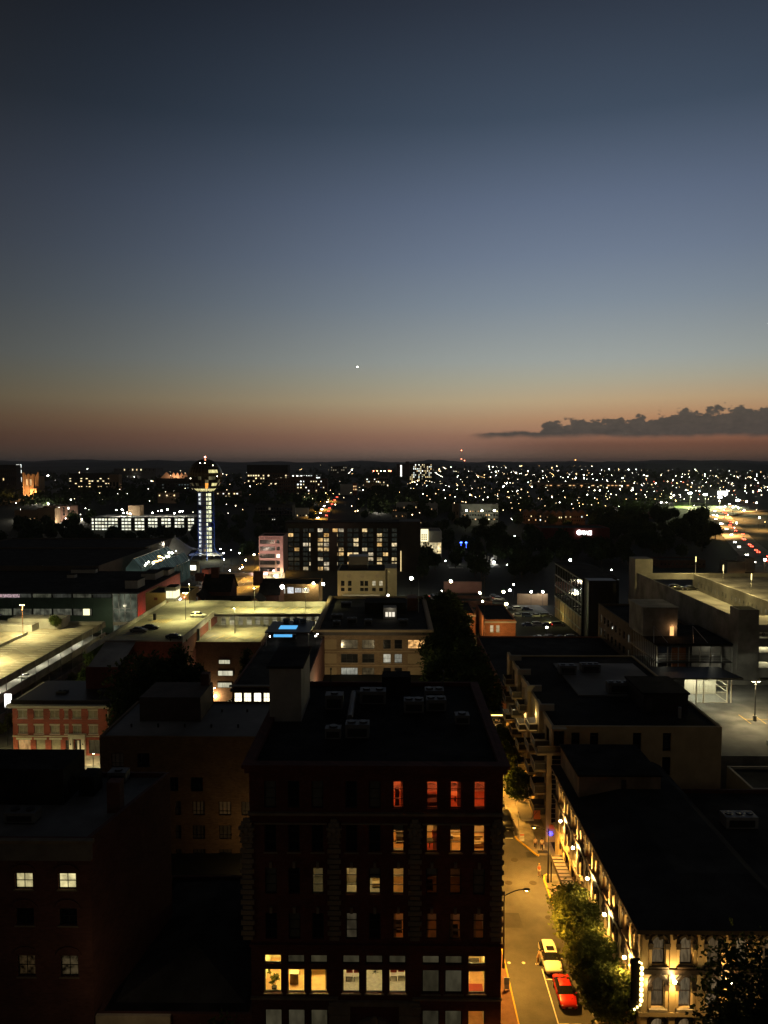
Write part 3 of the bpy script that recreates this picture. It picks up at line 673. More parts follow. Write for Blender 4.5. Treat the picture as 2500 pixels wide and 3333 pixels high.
    for cx_ in (cols[6], cols[7], cols[8]):
        zt_ = zr[0][1]
        for k in range(7):
            a = R(-20-k*24+wr.uniform(-8, 8)); wb.tube((cx_-.1, y0+.6, zt_-.3), (cx_-.1+.8*math.cos(a), y0+.6, zt_-.3+.8*math.sin(a)), .05, .03, 4)
        for rr in (.25, .45): 
            for k in range(7):
                a = R(-20-k*24); b = R(-20-(k+1)*24); wb.tube((cx_-.1+rr*math.cos(a), y0+.6, zt_-.3+rr*math.sin(a)), (cx_-.1+rr*math.cos(b), y0+.6, zt_-.3+rr*math.sin(b)), .015, .015, 4)
    item('web_hanging', wb, WHITE, 'pale web shaped hangings across the top of the red lit windows', 'hanging')
    fig = MB().box(cols[5]-.3, cols[5]+.1, y0+2.2, y0+2.6, fz[0], fz[0]+1.7); item('bookcase', fig, CHAIRD, 'dark bookcase in the red room behind its narrow leftmost window', 'bookcase')
    bt_ = MB()
    for k in range(6): bx = bcol[8]-.5+k*.2; bt_.tube((bx, y0+5.3, tr[0]-.05), (bx, y0+5.3, tr[0]+.25), .05, .05, 7).tube((bx, y0+5.3, tr[0]+.25), (bx, y0+5.3, tr[0]+.42), .02, .02, 6)
    bt_.box(bcol[8]-.7, bcol[8]+.7, y0+5.15, y0+5.5, tr[0]-.1, tr[0]-.05); stuff('bottles_on_shelf', bt_, CHAIRD)
    return o
W_FAN = LIT('fanlight_pane', (1, .85, .6), (1, .85, .6), .35, .9, 3, (1, 1, 1))
BRICK_R = M('oxblood_brick', (.085, .026, .019), .9, .25, .5, brick=.42)
STONE_D = M('sooty_stone', (.16, .125, .085), .9, .25, .8, bump=.4)
BLINDG = M('grey_blind_behind_glass', (.09, .085, .07), .35, .25, 1.5, spec=.4)
WOOD_R = M('dark_oak_floor', (.3, .12, .06), .4, .3, 1.5)
CARPET = M('grey_carpet', (.3, .27, .2), .9, .25, 2.5)
PLASTER_Y = M('yellow_plaster', (.7, .58, .3), .8, .05, 1)
DRAPE = M('drape_cloth', (.3, .22, .14), .9, .2, 2)
BEIGE = M('beige_wood', (.55, .42, .22), .5, .1, 1)
GREYP = M('pale_grey_plastic', (.5, .48, .42), .5, .1, 1)
CHAIRG = M('grey_upholstery', (.28, .25, .2), .9, .1, 2); CHAIRR = M('red_upholstery', (.25, .035, .02), .9, .1, 2); CHAIRD = M('dark_upholstery', (.05, .045, .04), .9, .1, 2)
CREAM2D = M('grey_stucco', (.24, .23, .21), .9, .2, .4)
red_building()

# roof plant on the corner building
def rooftop_unit(x, y, z, w, d, h, lab, m=None, kind=0, group='air handling units on the dark roofs'):
    o = thing('rooftop_unit', lab, 'air conditioner', (x, y, z), group)
    MB().box(x-w/2, x+w/2, y-d/2, y+d/2, z+.15, z+h).build('housing', m or STEEL_D, o)
    MB().box(x-w/2+.05, x+w/2-.05, y-d/2+.05, y+d/2-.05, z, z+.147).build('curb', BLACK, o)
    n = max(1, int(w/1.1))
    for i in range(n):
        fx = x-w/2+(i+.5)*w/n; MB().tube((fx, y, z+h+.004), (fx, y, z+h+.16), min(.42, d*.36), min(.42, d*.36), 12).build('fan_cowl', DSTEEL, o)
    MB().box(x-w*.4, x+w*.4, y-d/2-.04, y-d/2-.003, z+.3, z+h*.75).build('grille', BLACK, o)
STEEL_D = M('dull_sheet_metal', (.13, .13, .13), .6, .2, 1, metal=.3)
STEEL_P = M('pale_sheet_metal', (.28, .28, .27), .6, .2, 1, metal=.2)
zr_ = 27.4
for i, (x, y, w, d, h, lab) in enumerate([(-5.9, 75.5, 1.6, 1.2, 1.2, 'small air unit alone behind the front parapet of the oxblood brick block'), (-3.5, 76, 2.4, 1.6, 1.5, 'wide twin fan air unit behind the front parapet'),
        (-6.5, 85, 2, 1.6, 1.7, 'boxy air unit beside the pale penthouse wall'), (-2.2, 87, 3, 1.8, 1.6, 'long air unit at the middle of the oxblood block roof'), (2.4, 84, 2.2, 1.7, 1.4, 'air unit left of the paired units on the oxblood block roof'),
        (4.9, 84.5, 2.2, 1.7, 1.4, 'near one of the paired air units on the oxblood block roof'), (4.9, 88, 2.2, 1.7, 1.4, 'far one of the paired air units on the oxblood block roof'), (7.4, 80, 1.5, 1.3, 1.1, 'small air unit near the street edge of the oxblood block roof')]):
    rooftop_unit(x, y, zr_, w, d, h, lab, None)
dk = MB(); dk.box(-1.2, 2.2, 90, 92.6, zr_, zr_+2.2); solo('elevator_housing', dk, ROOF_B, 'black lift housing at the back edge of the oxblood block roof', 'roof housing')
dk = MB(); dk.path([(-4.5, 80, zr_+.6), (-4.5, 86, zr_+.6), (-4.5, 88.8, zr_+.6), (-1.3, 88.8, zr_+.6)], .35, 8)
for yy in (80.5, 84, 87.5): dk.box(-4.6, -4.4, yy-.05, yy+.05, zr_, zr_+.4)
solo('air_duct', dk, STEEL_D, 'bent round air duct running along the oxblood block roof', 'duct')
for x, y, lab in ((6.2, 91.5, 'thin vent pipe at the street side of the back parapet'), (-7.5, 92.5, 'thin vent pipe behind the pale penthouse')):
    solo('vent_pipe', MB().tube((x, y, zr_), (x, y, zr_+2.4), .07, .07, 7).tube((x, y, zr_+2.4), (x, y, zr_+2.6), .14, .1, 7), DSTEEL, lab, 'pipe', 'roof vent pipes')

# ------------------------------------------------------------------ tall dark building at the left edge, near
def near_left():
    y0 = YF; zt = Z_(2735, y0)
    o = thing('dark_brick_building', 'dark brick building at the lower left with arched windows, two of them lit', 'building', (-34, 75, 0))
    xr0 = X_(293, y0, 2780); back = G(553, 2512, zt); xr1, y1 = back.x, back.y
    x0 = -48
    fw = []
    rows = [(2875, W_BRIGHT), (2991, None), (3150, None)]
    cs = [X_(75, y0, 2780), X_(216, y0, 2780)]
    zs = [Z_(p, y0) for p in (2875, 2991, 3152)]
    hh = [1.5, 1.6, 2.0]
    for r_, (z, h) in enumerate(zip(zs, hh)):
        for c, x in enumerate(cs+[cs[0]-4.2]): fw.append((x, z, 1.65, h, r_, c))
    mb = MB(); t = .4
    ft = [(x0, y0), (xr0, y0), (xr1, y1), (x0, y1)]; inn = [(x0+t, y0+t), (xr0-t, y0+t), (xr1-t, y1-t), (x0+t, y1-t)]
    for k in range(4):
        a, b, c, d = ft[k], ft[(k+1) % 4], inn[(k+1) % 4], inn[k]
        if k: mb.quad((*a, 0), (*b, 0), (*b, zt), (*a, zt))
        mb.quad((*a, zt), (*b, zt), (*c, zt), (*d, zt)); mb.quad((*d, zt), (*c, zt), (*c, zt-.5), (*d, zt-.5))
    panel(mb, (x0, y0, 0), (1, 0, 0), (0, -1, 0), xr0-x0, zt, [(a[0]-a[2]/2-x0, a[0]+a[2]/2-x0, a[1]-a[3]/2, a[1]+a[3]/2) for a in fw], .3)
    mb.build('wall', BRICK_D, o)
    MB().poly([(*p, zt-.5) for p in inn]) and None
    rb = MB(); rb.poly([(*p, zt-.5) for p in inn]); rb.build('roof', ROOF_G2, o)
    MB().box(x0, xr0+.25, y0-.4, y0-.004, zt-1.9, zt-.25).build('frieze', STONE_D2, o); MB().box(x0, xr0+.45, y0-.6, y0-.002, zt-.246, zt+.05).build('cornice', STONE_D, o)
    for x, z, w, h, r_, c in fw:
        pane = W_BRIGHT2 if (r_ == 0 and c < 2) else (W_DIM2 if r_ == 2 and c < 2 else DGLASS)
        window(o, (x, y0+.22, z), w, h, pane, 'dsash', FRONT, BLACK, STONE_D)
        am = MB(); n = 10                                     # arched hood
        for k in range(n):
            a0, a1 = math.pi*k/n, math.pi*(k+1)/n; zc = z+h/2
            p = [(x+rr*math.cos(aa), zc+rr*.75*math.sin(aa)) for rr, aa in ((.9, a0), (1.2, a0), (1.2, a1), (.9, a1))]
            am.quad(*[(q[0], y0-.12, q[1]) for q in p]); am.quad((p[1][0], y0-.12, p[1][1]), (p[2][0], y0-.12, p[2][1]), (p[2][0], y0, p[2][1]), (p[1][0], y0, p[1][1]))
        am.build('window_hood', BRICK_D, o)
    for xa, xb, ya, yb, h in ((-45, -33.5, 76, 81.5, 3.2), (-32.8, -31.2, 78, 80.4, 1.6)):
        MB().box(xa, xb, ya, yb, zt-.5, zt+h).build('roof_housing', ROOF_B, o)
    MB().box(-28.4, -27.1, 74.2, 75.4, zt-.5, zt+2.6).build('chimney', BRICK_D, o)
    return zt
ROOF_G2 = M('dull_grey_roof', (.13, .125, .118), .85, .3, .25, stains=.1)
STONE_D2 = M('grime_stone', (.13, .115, .095), .9, .25, .5)
W_BRIGHT2 = LIT('office_pane', (1, .86, .42), (1, .86, .42), 1.2, .55, 1.6, (1, 1, 1)); W_DIM2 = LIT('dusky_pane', (.85, .5, .2), (.8, .6, .3), .055, .95, 1.8, (1, 1, 1))
zt = near_left()
rooftop_unit(-36, 72.5, zt-.5, 3, 1.6, 1.1, 'flat air unit at the front of the lower left roof'); rooftop_unit(-30, 82.0, zt-.5, 2, 1.5, 1.2, 'air unit beside the black housing on the lower left roof')

# low annexe between the two, only its pale cornice catches light
def annexe():
    y0 = YF; z = Z_(3306, y0); x0, x1 = X_(303, y0, 2780), -13.0
    o = thing('low_annexe', 'low dark flat roofed annexe with a pale cornice between the two brick buildings', 'building', ((x0+x1)/2, 79, 0))
    mb = MB(); shell(mb, x0, x1, y0, 92, 0, z, .4); mb.build('wall', BRICK_D, o); rb = MB(); roof_deck(rb, x0, x1, y0, 92, z-.4); rb.build('roof', ROOF_B, o)
    MB().box(x0, X_(548, y0, 2780), y0-.35, y0-.003, z-.9, z+.02).build('cornice', STONE_L, o)
    g = MB(); xm = (x0+x1)/2; g.poly([(x0+1, 70, z-.38), (x1-1, 70, z-.38), (xm, 76, z+1.6)]); g.quad((x0+1, 70, z-.38), (xm, 76, z+1.6), (xm, 88, z+1.6), (x0+1, 91, z-.38)); g.quad((x1-1, 70, z-.38), (x1-1, 91, z-.38), (xm, 88, z+1.6), (xm, 76, z+1.6))
    g.build('skylight_roof', ROOF, o)
STONE_L = M('pale_cornice_stone', (.4, .34, .24), .85, .2, .6)
annexe()
lamp('alley_lamp', 'POINT', (-23.5, 62, 8.5), 160, (1, .7, .35), None, .3)

# ------------------------------------------------------------------ grey roofed block with blind dark facade, second row
UMBER = M('umber_housing', (.07, .055, .045), .9, .3, .4)
def second_row():
    y0, y1 = 105.0, 121; zt = Z_(2400, y0); x0 = X_(327, y0, 2550); x1 = -11.5
    fw = []
    for z, ps in ((Z_(2478, y0), (384, 468)), (Z_(2556, y0), (560, 640)), (Z_(2634, y0), (578, 645, 731, 805)), (Z_(2712, y0), (578, 645, 731, 805)), (Z_(2790, y0), (578, 645, 731, 805))):
        for p in ps: fw.append((X_(p, y0, 2550), z, 1.75 if p not in (578,) else .8, 2.0, BLIND_L if (p, ) in ((384,), (731,), (645,)) and z > 5 else (DGLASS if z > 7 else BLINDG), 'triple' if p != 578 else 'sash'))
    o = block('grey_roof_block', 'dark building with a wide pale grey roof behind the lower left building', 'building', x0, x1, y0, y1, -1, zt, BRICK_T2, ROOF_G, .25, fw=fw, fm=BLACK)
    for k in range(7):
        x = x0+3+k*3.9
        for yy in (109.5, 116.5): MB().tube((x, yy, zt-.25), (x, yy, zt+.25), .14, .14, 7).build('roof_vent', BLACK, o)
    MB().box(x0+3.4, x0+12.5, 112, 120, zt-.25, zt+3.4).build('roof_housing', UMBER, o)
    MB().box(x0+11, x0+12.3, 118.2, 119.6, zt+3.404, zt+5.2).build('chimney', BRICK_D, o)
    lamp('wall_lamp', 'POINT', (-18, 99.5, 3.5), 300, (1, .6, .25), o, .2)
    return o
BRICK_T2 = M('ochre_brick', (.16, .105, .055), .9, .2, .5, brick=.5); BLIND_L = M('pale_blind_behind_glass', (.32, .29, .23), .4, .2, 1.2, spec=.4)
second_row()
# ------------------------------------------------------------------ makers: trees, cars, lamps, people
def tree_meshes(hgt, rad, base, clumps, per, leaf, seed, lm, shape=1.0, lean=0):
    r = random.Random(seed); t = MB(); c = MB()
    top = Vector((lean, 0, hgt*.72)); t.tube((0, 0, 0), (lean*.3, 0, base+.3), .045*hgt**.8*.55, .03*hgt**.8*.5, 8); t.tube((lean*.3, 0, base+.3), top, .03*hgt**.8*.5, .03, 6)
    cz = (hgt+base)/2; rz = (hgt-base)/2
    for k in range(clumps):
        while True:
            v = Vector((r.uniform(-1, 1), r.uniform(-1, 1), r.uniform(-1, 1)))
            if .2 < v.length < 1: break
        v *= (.55+.45*r.random())/max(v.length, .5) if r.random() < .6 else 1
        taper = 1 if shape == 1 else max(.12, 1-(v.z*.5+.5)*shape)
        p = Vector((lean*.6+v.x*rad*taper, v.y*rad*taper, cz+v.z*rz*.92))
        if k % 3 == 0:
            q = Vector((lean*.4, 0, min(max(base*.9, p.z-rad*.6), hgt*.7))); t.tube(q, p, .05+.004*hgt, .015, 5, cap=False)
        cr = rad*(.2+.2*r.random())
        for i in range(per):
            d = Vector((r.gauss(0, .5), r.gauss(0, .5), r.gauss(0, .4)))*cr
            u = Vector((r.uniform(-1, 1), r.uniform(-1, 1), r.uniform(-.5, .7))).normalized(); w = u.orthogonal().normalized(); w.rotate(Matrix.Rotation(r.uniform(0, 6.28), 3, u))
            s = leaf*r.uniform(.6, 1.3); u = u*s; w = w*s*.6; e = p+d
            c.poly([e-u, e-u*.2+w, e+u, e-u*.2-w])
    return t.mesh('trunk', BARK), c.mesh('crown', lm)
def tree(name, me, loc, label, group=None, rz=0, s=1, cat='tree'):
    o = thing(name, label, cat, loc, group); o.rotation_euler = (0, 0, rz); o.scale = (s, s, s) if isinstance(s, (int, float)) else s
    for n, m in zip(('trunk', 'crown'), me):
        q = bpy.data.objects.new(n, m); col.objects.link(q); q.parent = o
    return o
CARMESH = {}
TYRE = M('tyre_rubber', (.015, .015, .015), .8, .1, 2); RIM = M('alloy_rim', (.4, .4, .4), .35, .1, 2, metal=.8); CGLASS = M('car_glass', (.01, .011, .012), .05, .05, 1, spec=.7)
LENS = M('headlamp_lens', (.6, .6, .6), .1, .1, 1, spec=.7); TLENS = M('tail_lens', (.25, .01, .01), .2, .1, 1, spec=.6); PLATE = M('licence_plate', (.6, .6, .55), .5, .1, 2); CHROME = M('bright_trim', (.5, .5, .5), .2, .05, 1, metal=.9)
HL_ON = E('headlight_lit', (1, .95, .85), 60); TL_ON = E('tail_light_lit', (1, .04, .02), 12); TL_FAR = E('tail_light_far', (1, .06, .03), 30, False); HL_FAR = E('headlight_far', (1, .93, .8), 45, False)
KIND = {  # stations along the length: (y, z_low, z_belt, z_top, half width low, half width roof, cabin)
 'sedan': [(-2.3, .35, .55, .62, .55, .5, 0), (-2.2, .25, .62, .7, .82, .7, 0), (-1.6, .22, .76, .82, .9, .78, 0), (-.95, .22, .86, .93, .91, .76, 0), (-.25, .22, .9, 1.34, .91, .6, 1), (.3, .22, .92, 1.44, .91, .6, 1), (.9, .22, .93, 1.4, .91, .58, 1), (1.55, .24, .95, 1.04, .9, .66, 1), (2.1, .28, .93, .98, .85, .7, 0), (2.3, .4, .8, .85, .7, .6, 0)],
 'suv': [(-2.35, .4, .65, .72, .6, .55, 0), (-2.22, .3, .75, .85, .88, .74, 0), (-1.6, .28, .92, 1.0, .95, .8, 0), (-1.05, .28, 1.0, 1.08, .96, .78, 0), (-.4, .28, 1.04, 1.58, .96, .66, 1), (.3, .28, 1.06, 1.7, .96, .68, 1), (1.2, .28, 1.08, 1.68, .96, .66, 1), (1.9, .3, 1.1, 1.58, .94, .6, 1), (2.25, .32, 1.05, 1.12, .9, .7, 1), (2.35, .45, .9, .95, .8, .65, 0)],
 'pickup': [(-2.8, .5, .8, .9, .7, .6, 0), (-2.68, .4, .95, 1.08, .95, .8, 0), (-1.9, .4, 1.08, 1.18, 1.0, .85, 0), (-1.2, .4, 1.12, 1.22, 1.0, .8, 0), (-.6, .4, 1.15, 1.75, 1.0, .7, 1), (.1, .4, 1.16, 1.85, 1.0, .7, 1), (.75, .4, 1.16, 1.8, 1.0, .7, 1), (.8, .4, 1.16, 1.2, 1.0, .9, 0), (2.6, .42, 1.16, 1.2, 1.0, .9, 0), (2.8, .5, 1.05, 1.1, .95, .85, 0)]}
def car_meshes(kind, paint):
    k = (kind, paint.name)
    if k in CARMESH: return CARMESH[k]
    st = KIND[kind]; b = MB(); rings = []
    for y, zl, zb, zt, hw, hr, cab in st:
        ring = []
        for sx in (1, -1):
            pts = [(hw*.86, zl), (hw*.98, zl+.15), (hw, (zl+zb)/2), (hw*.96, zb), (hr, max(zb+.02, zt-.05)), (hr*.8, zt)]
            ring += pts if sx == 1 else [(-x, z) for x, z in reversed(pts)]
        base = len(b.v); b.v += [(x, y, z) for x, z in ring]; rings.append(base)
    n = 12
    for i, (ra, rb) in enumerate(zip(rings, rings[1:])):
        ca, cb_ = st[i][6], st[i+1][6]; steep = abs(st[i+1][3]-st[i][3]) > .25
        for k2 in range(n):
            q = (ra+k2, ra+(k2+1) % n, rb+(k2+1) % n, rb+k2); m = 0
            if k2 in (3, 7) and (ca and cb_): m = 1
            if k2 in (3, 7) and (ca != cb_) and steep: m = 1
            if k2 in (4, 5, 6) and steep and (ca or cb_): m = 1
            b.f.append(q[::-1]); b.m.append(m)
    b.f.append(tuple(rings[0]+i for i in range(n))); b.m.append(0); b.f.append(tuple(rings[-1]+i for i in reversed(range(n)))); b.m.append(0)
    y0 = st[0][0]; y1 = st[-1][0]; zb = st[1][2]; hw = st[1][4]
    b.box(-hw*.55, hw*.55, y0-.02, y0+.1, st[0][1]+.02, st[0][1]+.16, 2)                   # grille
    b.box(-hw*.9, hw*.9, y0+.06, y1-.06, st[1][1]-.08, st[1][1]+.06, 2)
    body = b.mesh('body', [paint, CGLASS, TYRE])
    for p, m in zip(body.polygons, b.m): p.use_smooth = len(p.vertices) == 4 and m < 2
    w = {}
    r = .33 if kind == 'sedan' else .37
    t = MB().tube((-.11, 0, 0), (.11, 0, 0), r, r, 16); w['tyre'] = t.mesh('tyre', TYRE)
    rm = MB().tube((-.125, 0, 0), (.125, 0, 0), r*.62, r*.62, 12)
    for q in range(5):
        a = q*1.257; rm.tube((.127, 0, 0), (.127, math.cos(a)*r*.58, math.sin(a)*r*.58), .03, .03, 4)
    w['rim'] = rm.mesh('rim', RIM)
    hl = MB().ball((0, 0, 0), .17, 1.1, .6, .6, 8, 6)
    tl = MB().box(-.16, .16, -.05, .05, -.09, .09)
    mir = MB().ball((0, 0, 0), .12, 1, .6, .7, 8, 5)
    CARMESH[k] = (body, w, hl, tl, mir.mesh('mirror', paint), r); return CARMESH[k]
def car(kind, paint, loc, rz, label, group=None, head=None, tail=None, sunroof=False, name='parked_car', cat='car'):
    body, w, hl, tl, mir, r = car_meshes(kind, paint); st = KIND[kind]
    o = thing(name, label, cat, loc, group); o.rotation_euler = (0, 0, rz)
    def kid(n, me, at, par=o, rot=0):
        q = bpy.data.objects.new(n, me); col.objects.link(q); q.parent = par; q.location = at; q.rotation_euler = (0, 0, rot); return q
    kid('body', body, (0, 0, 0)); y0, y1 = st[0][0], st[-1][0]; hw = st[2][4]
    for sx in (1, -1):
        for yy in (y0+.88, y1-.9):
            wh = kid('wheel', w['tyre'], (sx*(hw-.1), yy, r), rot=0 if sx == 1 else math.pi); kid('rim', w['rim'], (0, 0, 0), wh)
        hk = ('h', (head or LENS).name); tk = ('t', (tail or TLENS).name)
        if hk not in CARMESH: CARMESH[hk] = hl.mesh('headlight', head or LENS)
        if tk not in CARMESH: CARMESH[tk] = tl.mesh('taillight', tail or TLENS)
        kid('headlight', CARMESH[hk], (sx*hw*.74, y0+.16, st[1][2]-.04)); kid('taillight', CARMESH[tk], (sx*hw*.72, y1-.06, st[-1][2]-.06)); kid('mirror', mir, (sx*(hw+.1), -.75, st[3][2]+.06))
    if sunroof: kid('sunroof', MB().box(-.4, .4, -.25, .45, 1.685, 1.735).mesh('sunroof', CGLASS), (0, 0, 0))
    kid('licence_plate', MB().box(-.17, .17, y0-.03, y0-.024, .42, .54).mesh('licence_plate', PLATE), (0, 0, 0))
    return o
def paint(name, c, rough=.3): return M('car_paint_'+name, c, rough, .04, 1, spec=.6)
P_WHITE = paint('white', (.7, .68, .62)); P_RED = paint('red', (.55, .02, .015)); P_BLACK = paint('black', (.012, .012, .013)); P_GREY = paint('grey', (.12, .12, .125)); P_SILV = paint('silver', (.4, .4, .4)); P_BLUE = paint('blue', (.03, .05, .12))
# street lamps
AMBER = (1, .47, .065); WARMW = (1, .78, .42); COOLW = (.95, 1, .92); YELW = (1, .88, .33)
LAMP_ON = {}
def glow(c, s, sample=True):
    k = ('lamp_glow_%d_%d_%d_%d' % (c[0]*99, c[1]*99, c[2]*99, s))+('' if sample else '_far')
    return E(k, c, s, sample)
def arm_lamp(loc, hgt, arm, ang, label, power, color=AMBER, group='street lamps of the amber lit street', spot=150, cat='street lamp'):
    o = thing('street_lamp', label, cat, loc, group); x, y, z = loc; d = Vector((math.cos(ang), math.sin(ang), 0)); b = Vector(loc)
    MB().tube(b, b+Vector((0, 0, hgt)), .11, .075, 8).tube(b, b+Vector((0, 0, .5)), .18, .16, 8).build('pole', BLACK, o)
    p0 = b+Vector((0, 0, hgt-.5)); pts = [p0+d*(arm*t)+Vector((0, 0, .75*math.sin(t*1.5))) for t in (0, .25, .5, .75, 1)]
    MB().path(pts, .05, 6).build('arm', BLACK, o)
    e = pts[-1]+d*.3; hd = MB(); hd.ball(e, .34, 1.2 if abs(d.x) > .5 else .6, .6 if abs(d.x) > .5 else 1.2, .35, 10, 6); ho = hd.build('lamp_head', BLACK, o)
    ln = MB().tube(e+Vector((0, 0, -.15)), e+Vector((0, 0, -.13)), .14, .14, 10); ln.build('lens', glow(color, 90), ho)
    lamp('lamp_light', 'SPOT', e+Vector((0, 0, -.25)), power, color, o, .12, spot, e+Vector((0, 0, -5)))
    return o
def pole_lamp(loc, hgt, label, power, color, group, heads=((0, 1),), pole=None, spot=160, cat='street lamp', base=0, pr=.1, es=120, hs=1.0):
    """shoebox heads on a straight pole"""
    o = thing('street_lamp', label, cat, loc, group); b = Vector(loc); p = MB().tube(b, b+Vector((0, 0, hgt)), pr, pr*.75, 8)
    p.build('pole', pole or STEEL, o)
    if base: MB().prism([(b.x+.35*math.cos(i*math.pi/5), b.y+.35*math.sin(i*math.pi/5)) for i in range(10)], b.z, b.z+base).build('footing', CONC, o)
    for dx, dy in heads:
        t = b+Vector((dx*.45, dy*.45, hgt)); h = MB(); h.box(t.x-.3*hs, t.x+.3*hs, t.y-.3*hs, t.y+.3*hs, t.z-.02, t.z+.13); h.tube(b+Vector((0, 0, hgt-.1)), t, .04, .04, 6); ho = h.build('lamp_head', DSTEEL, o)
        MB().box(t.x-.22*hs, t.x+.22*hs, t.y-.22*hs, t.y+.22*hs, t.z-.07, t.z-.022).build('lens', glow(color, es), ho)
        lamp('lamp_light', 'SPOT', t+Vector((0, 0, -.12)), power/len(heads), color, o, .12, spot, t+Vector((0, 0, -5)))
    return o
def globe_lamp(loc, hgt, label, power, color, group, r=.28, es=60, light=True):
    o = thing('street_lamp', label, 'street lamp', loc, group); b = Vector(loc)
    MB().tube(b, b+Vector((0, 0, hgt-r*.8)), .07, .05, 7).build('pole', DSTEEL, o); MB().ball(b+Vector((0, 0, hgt)), r, 1, 1, 1, 10, 6).build('globe', glow(color, es, False), o)
    if light: lamp('lamp_light', 'POINT', b+Vector((0, 0, hgt+.02)), power, color, o, r*1.05)
    return o
# people: one skinned body, clothes and hair over it
SKIN = M('skin', (.45, .26, .17), .6, .05, 2)
def skinned(name, verts, edges, mat, parent, sub=1):
    me = bpy.data.meshes.new(name); me.from_pydata([v[0] for v in verts], edges, []); me.materials.append(mat)
    o = bpy.data.objects.new(name, me); col.objects.link(o); o.parent = parent
    sk = o.modifiers.new('skin', 'SKIN'); sk.use_smooth_shade = True
    for d, v in zip(me.skin_vertices[0].data, verts): d.radius = (v[1], v[1]) if not isinstance(v[1], tuple) else v[1]
    me.skin_vertices[0].data[0].use_root = True
    o.modifiers.new('smooth', 'SUBSURF').levels = sub; o.modifiers['smooth'].render_levels = sub
    return o
def person(loc, rz, label, top, bottom, hair, hgt=1.75, stride=.25, skirt=False, arms=((.28, .05, .82), (.28, -.05, .82)), lean=0.0, long_hair=False, sleeve=True):
    """faces -Y; joints laid out for the pose, hands with five bent fingers"""
    o = thing('person', label, 'person', loc); o.rotation_euler = (0, 0, rz); k = hgt/1.75; o.scale = (k, k, k)
    L = lambda x, y, z: (x, y-(lean*(z-.95) if z > .95 else 0), z)
    V = []; Ed = []
    def add(p, r, fr=None):
        V.append((p, r)); i = len(V)-1
        if fr is not None: Ed.append((fr, i))
        return i
    pel = add(L(0, 0, .95), (.15, .11)); wst = add(L(0, 0, 1.1), (.13, .1), pel); ch = add(L(0, 0, 1.3), (.16, .12), wst); nk = add(L(0, .01, 1.46), .06, ch); nk2 = add(L(0, 0, 1.54), .055, nk)
    hd = add(L(0, -.02, 1.63), (.085, .1), nk2); add(L(0, -.02, 1.72), (.065, .08), hd)
    nose = add(L(0, -.125, 1.635), .014, hd)
    shirt = [(V[i][0], (V[i][1][0]+.018, V[i][1][1]+.018)) for i in (pel, wst, ch)]; se = [(0, 1), (1, 2)]
    pants = [(L(0, 0, .98), (.165, .125))]; pe = []
    for s, (ax, ay, az), st in ((1, arms[0], stride), (-1, arms[1], -stride)):
        sh = add(L(s*.19, 0, 1.4), .06, ch); hx, hy, hz = s*ax, ay, az
        S = Vector(V[sh][0]); Hh = Vector((hx, hy, hz)); mid = (S+Hh)/2; reach = (Hh-S).length; b_ = math.sqrt(max(0, .3**2-(reach/2)**2)) if reach < .6 else 0
        elb = add(tuple(mid+Vector((s*.03, b_+.02, -b_*.4))), .042, sh); wr = add((hx, hy, hz), .028, elb)
        d = (Hh-Vector(V[elb][0])).normalized(); pm = add(tuple(Hh+d*.07), .034, wr); side = d.orthogonal().normalized(); nn = d.cross(side)
        for fi, (off, ln) in enumerate(((-.027, .065), (-.009, .08), (.009, .075), (.027, .058))):
            f1 = add(tuple(Hh+d*.1+side*off), .009, pm); f2 = add(tuple(Hh+d*(.1+ln*.55)+side*off+nn*.012), .0085, f1); add(tuple(Hh+d*(.1+ln*.9)+side*off+nn*.035), .007, f2)
        t1 = add(tuple(Hh+d*.045+side*-.042+nn*.01), .01, wr); add(tuple(Hh+d*.09+side*-.06+nn*.03), .009, t1)
        a = len(shirt); shirt += [(V[sh][0], .075)]; se.append((2, a))
        if sleeve: shirt += [(tuple(S.lerp(Vector(V[elb][0]), .75)), .062)]; se.append((a, a+1))
        hip = add((s*.09, 0, .88), .085, pel); kn = add((s*.095, -st*.55-abs(st)*.1, .49), .058, hip); an = add((s*.1, -st*1.0+(.06 if st < 0 else 0), .08), .036, kn); hl = add((s*.1, -st*1.0-.06, .035), .035, an); add((s*.105, -st*1.0-.17, .03), .03, hl)
        pants_end = .42 if skirt else .12
        a = len(pants); H_ = Vector(V[hip][0]); K_ = Vector(V[kn][0]); A_ = Vector(V[an][0])
        pants += [(tuple(H_), .102)]; pe.append((0, a))
        if skirt: pants += [(tuple(H_.lerp(K_, .55)), .1)]; pe.append((a, a+1))
        else: pants += [(tuple(K_), .074), (tuple(K_.lerp(A_, .85)), .058)]; pe += [(a, a+1), (a+1, a+2)]
    skinned('body', V, Ed, SKIN, o, 1); skinned('shirt', shirt, se, top, o, 1); skinned('skirt' if skirt else 'trousers', pants, pe, bottom, o, 1)
    hm = MB(); c = L(0, .015, 1.69); hm.ball(c, .108, .92, 1.08, .95, 12, 8)
    if long_hair: hm.ball(L(0, .06, 1.58), .1, .95, .6, 1.3, 10, 6)
    hm.v = [(x, max(y, c[1]-.075) if z < 1.7 else y, z) for x, y, z in hm.v]
    q = link('hair', hm.mesh('hair', hair, smooth=True), o)
    em = MB()
    for s in (-1, 1): em.ball(L(s*.032, -.105, 1.655), .011, 1, .6, .8, 6, 4); 
    em.box(-.025, .025, -.112-(0), -.1, 1.585, 1.592); em2 = link('face', em.mesh('face', BLACK), o)
    if lean: em2.location = (0, -lean*.66, 0)
    sh_ = MB()
    for s, st in ((1, stride), (-1, -stride)): sh_.ball((s*.102, -st*1.0-.09, .04), .07, .7, 1.9, .6, 8, 5)
    link('shoes', sh_.mesh('shoes', CHAIRD, smooth=True), o)
    return o

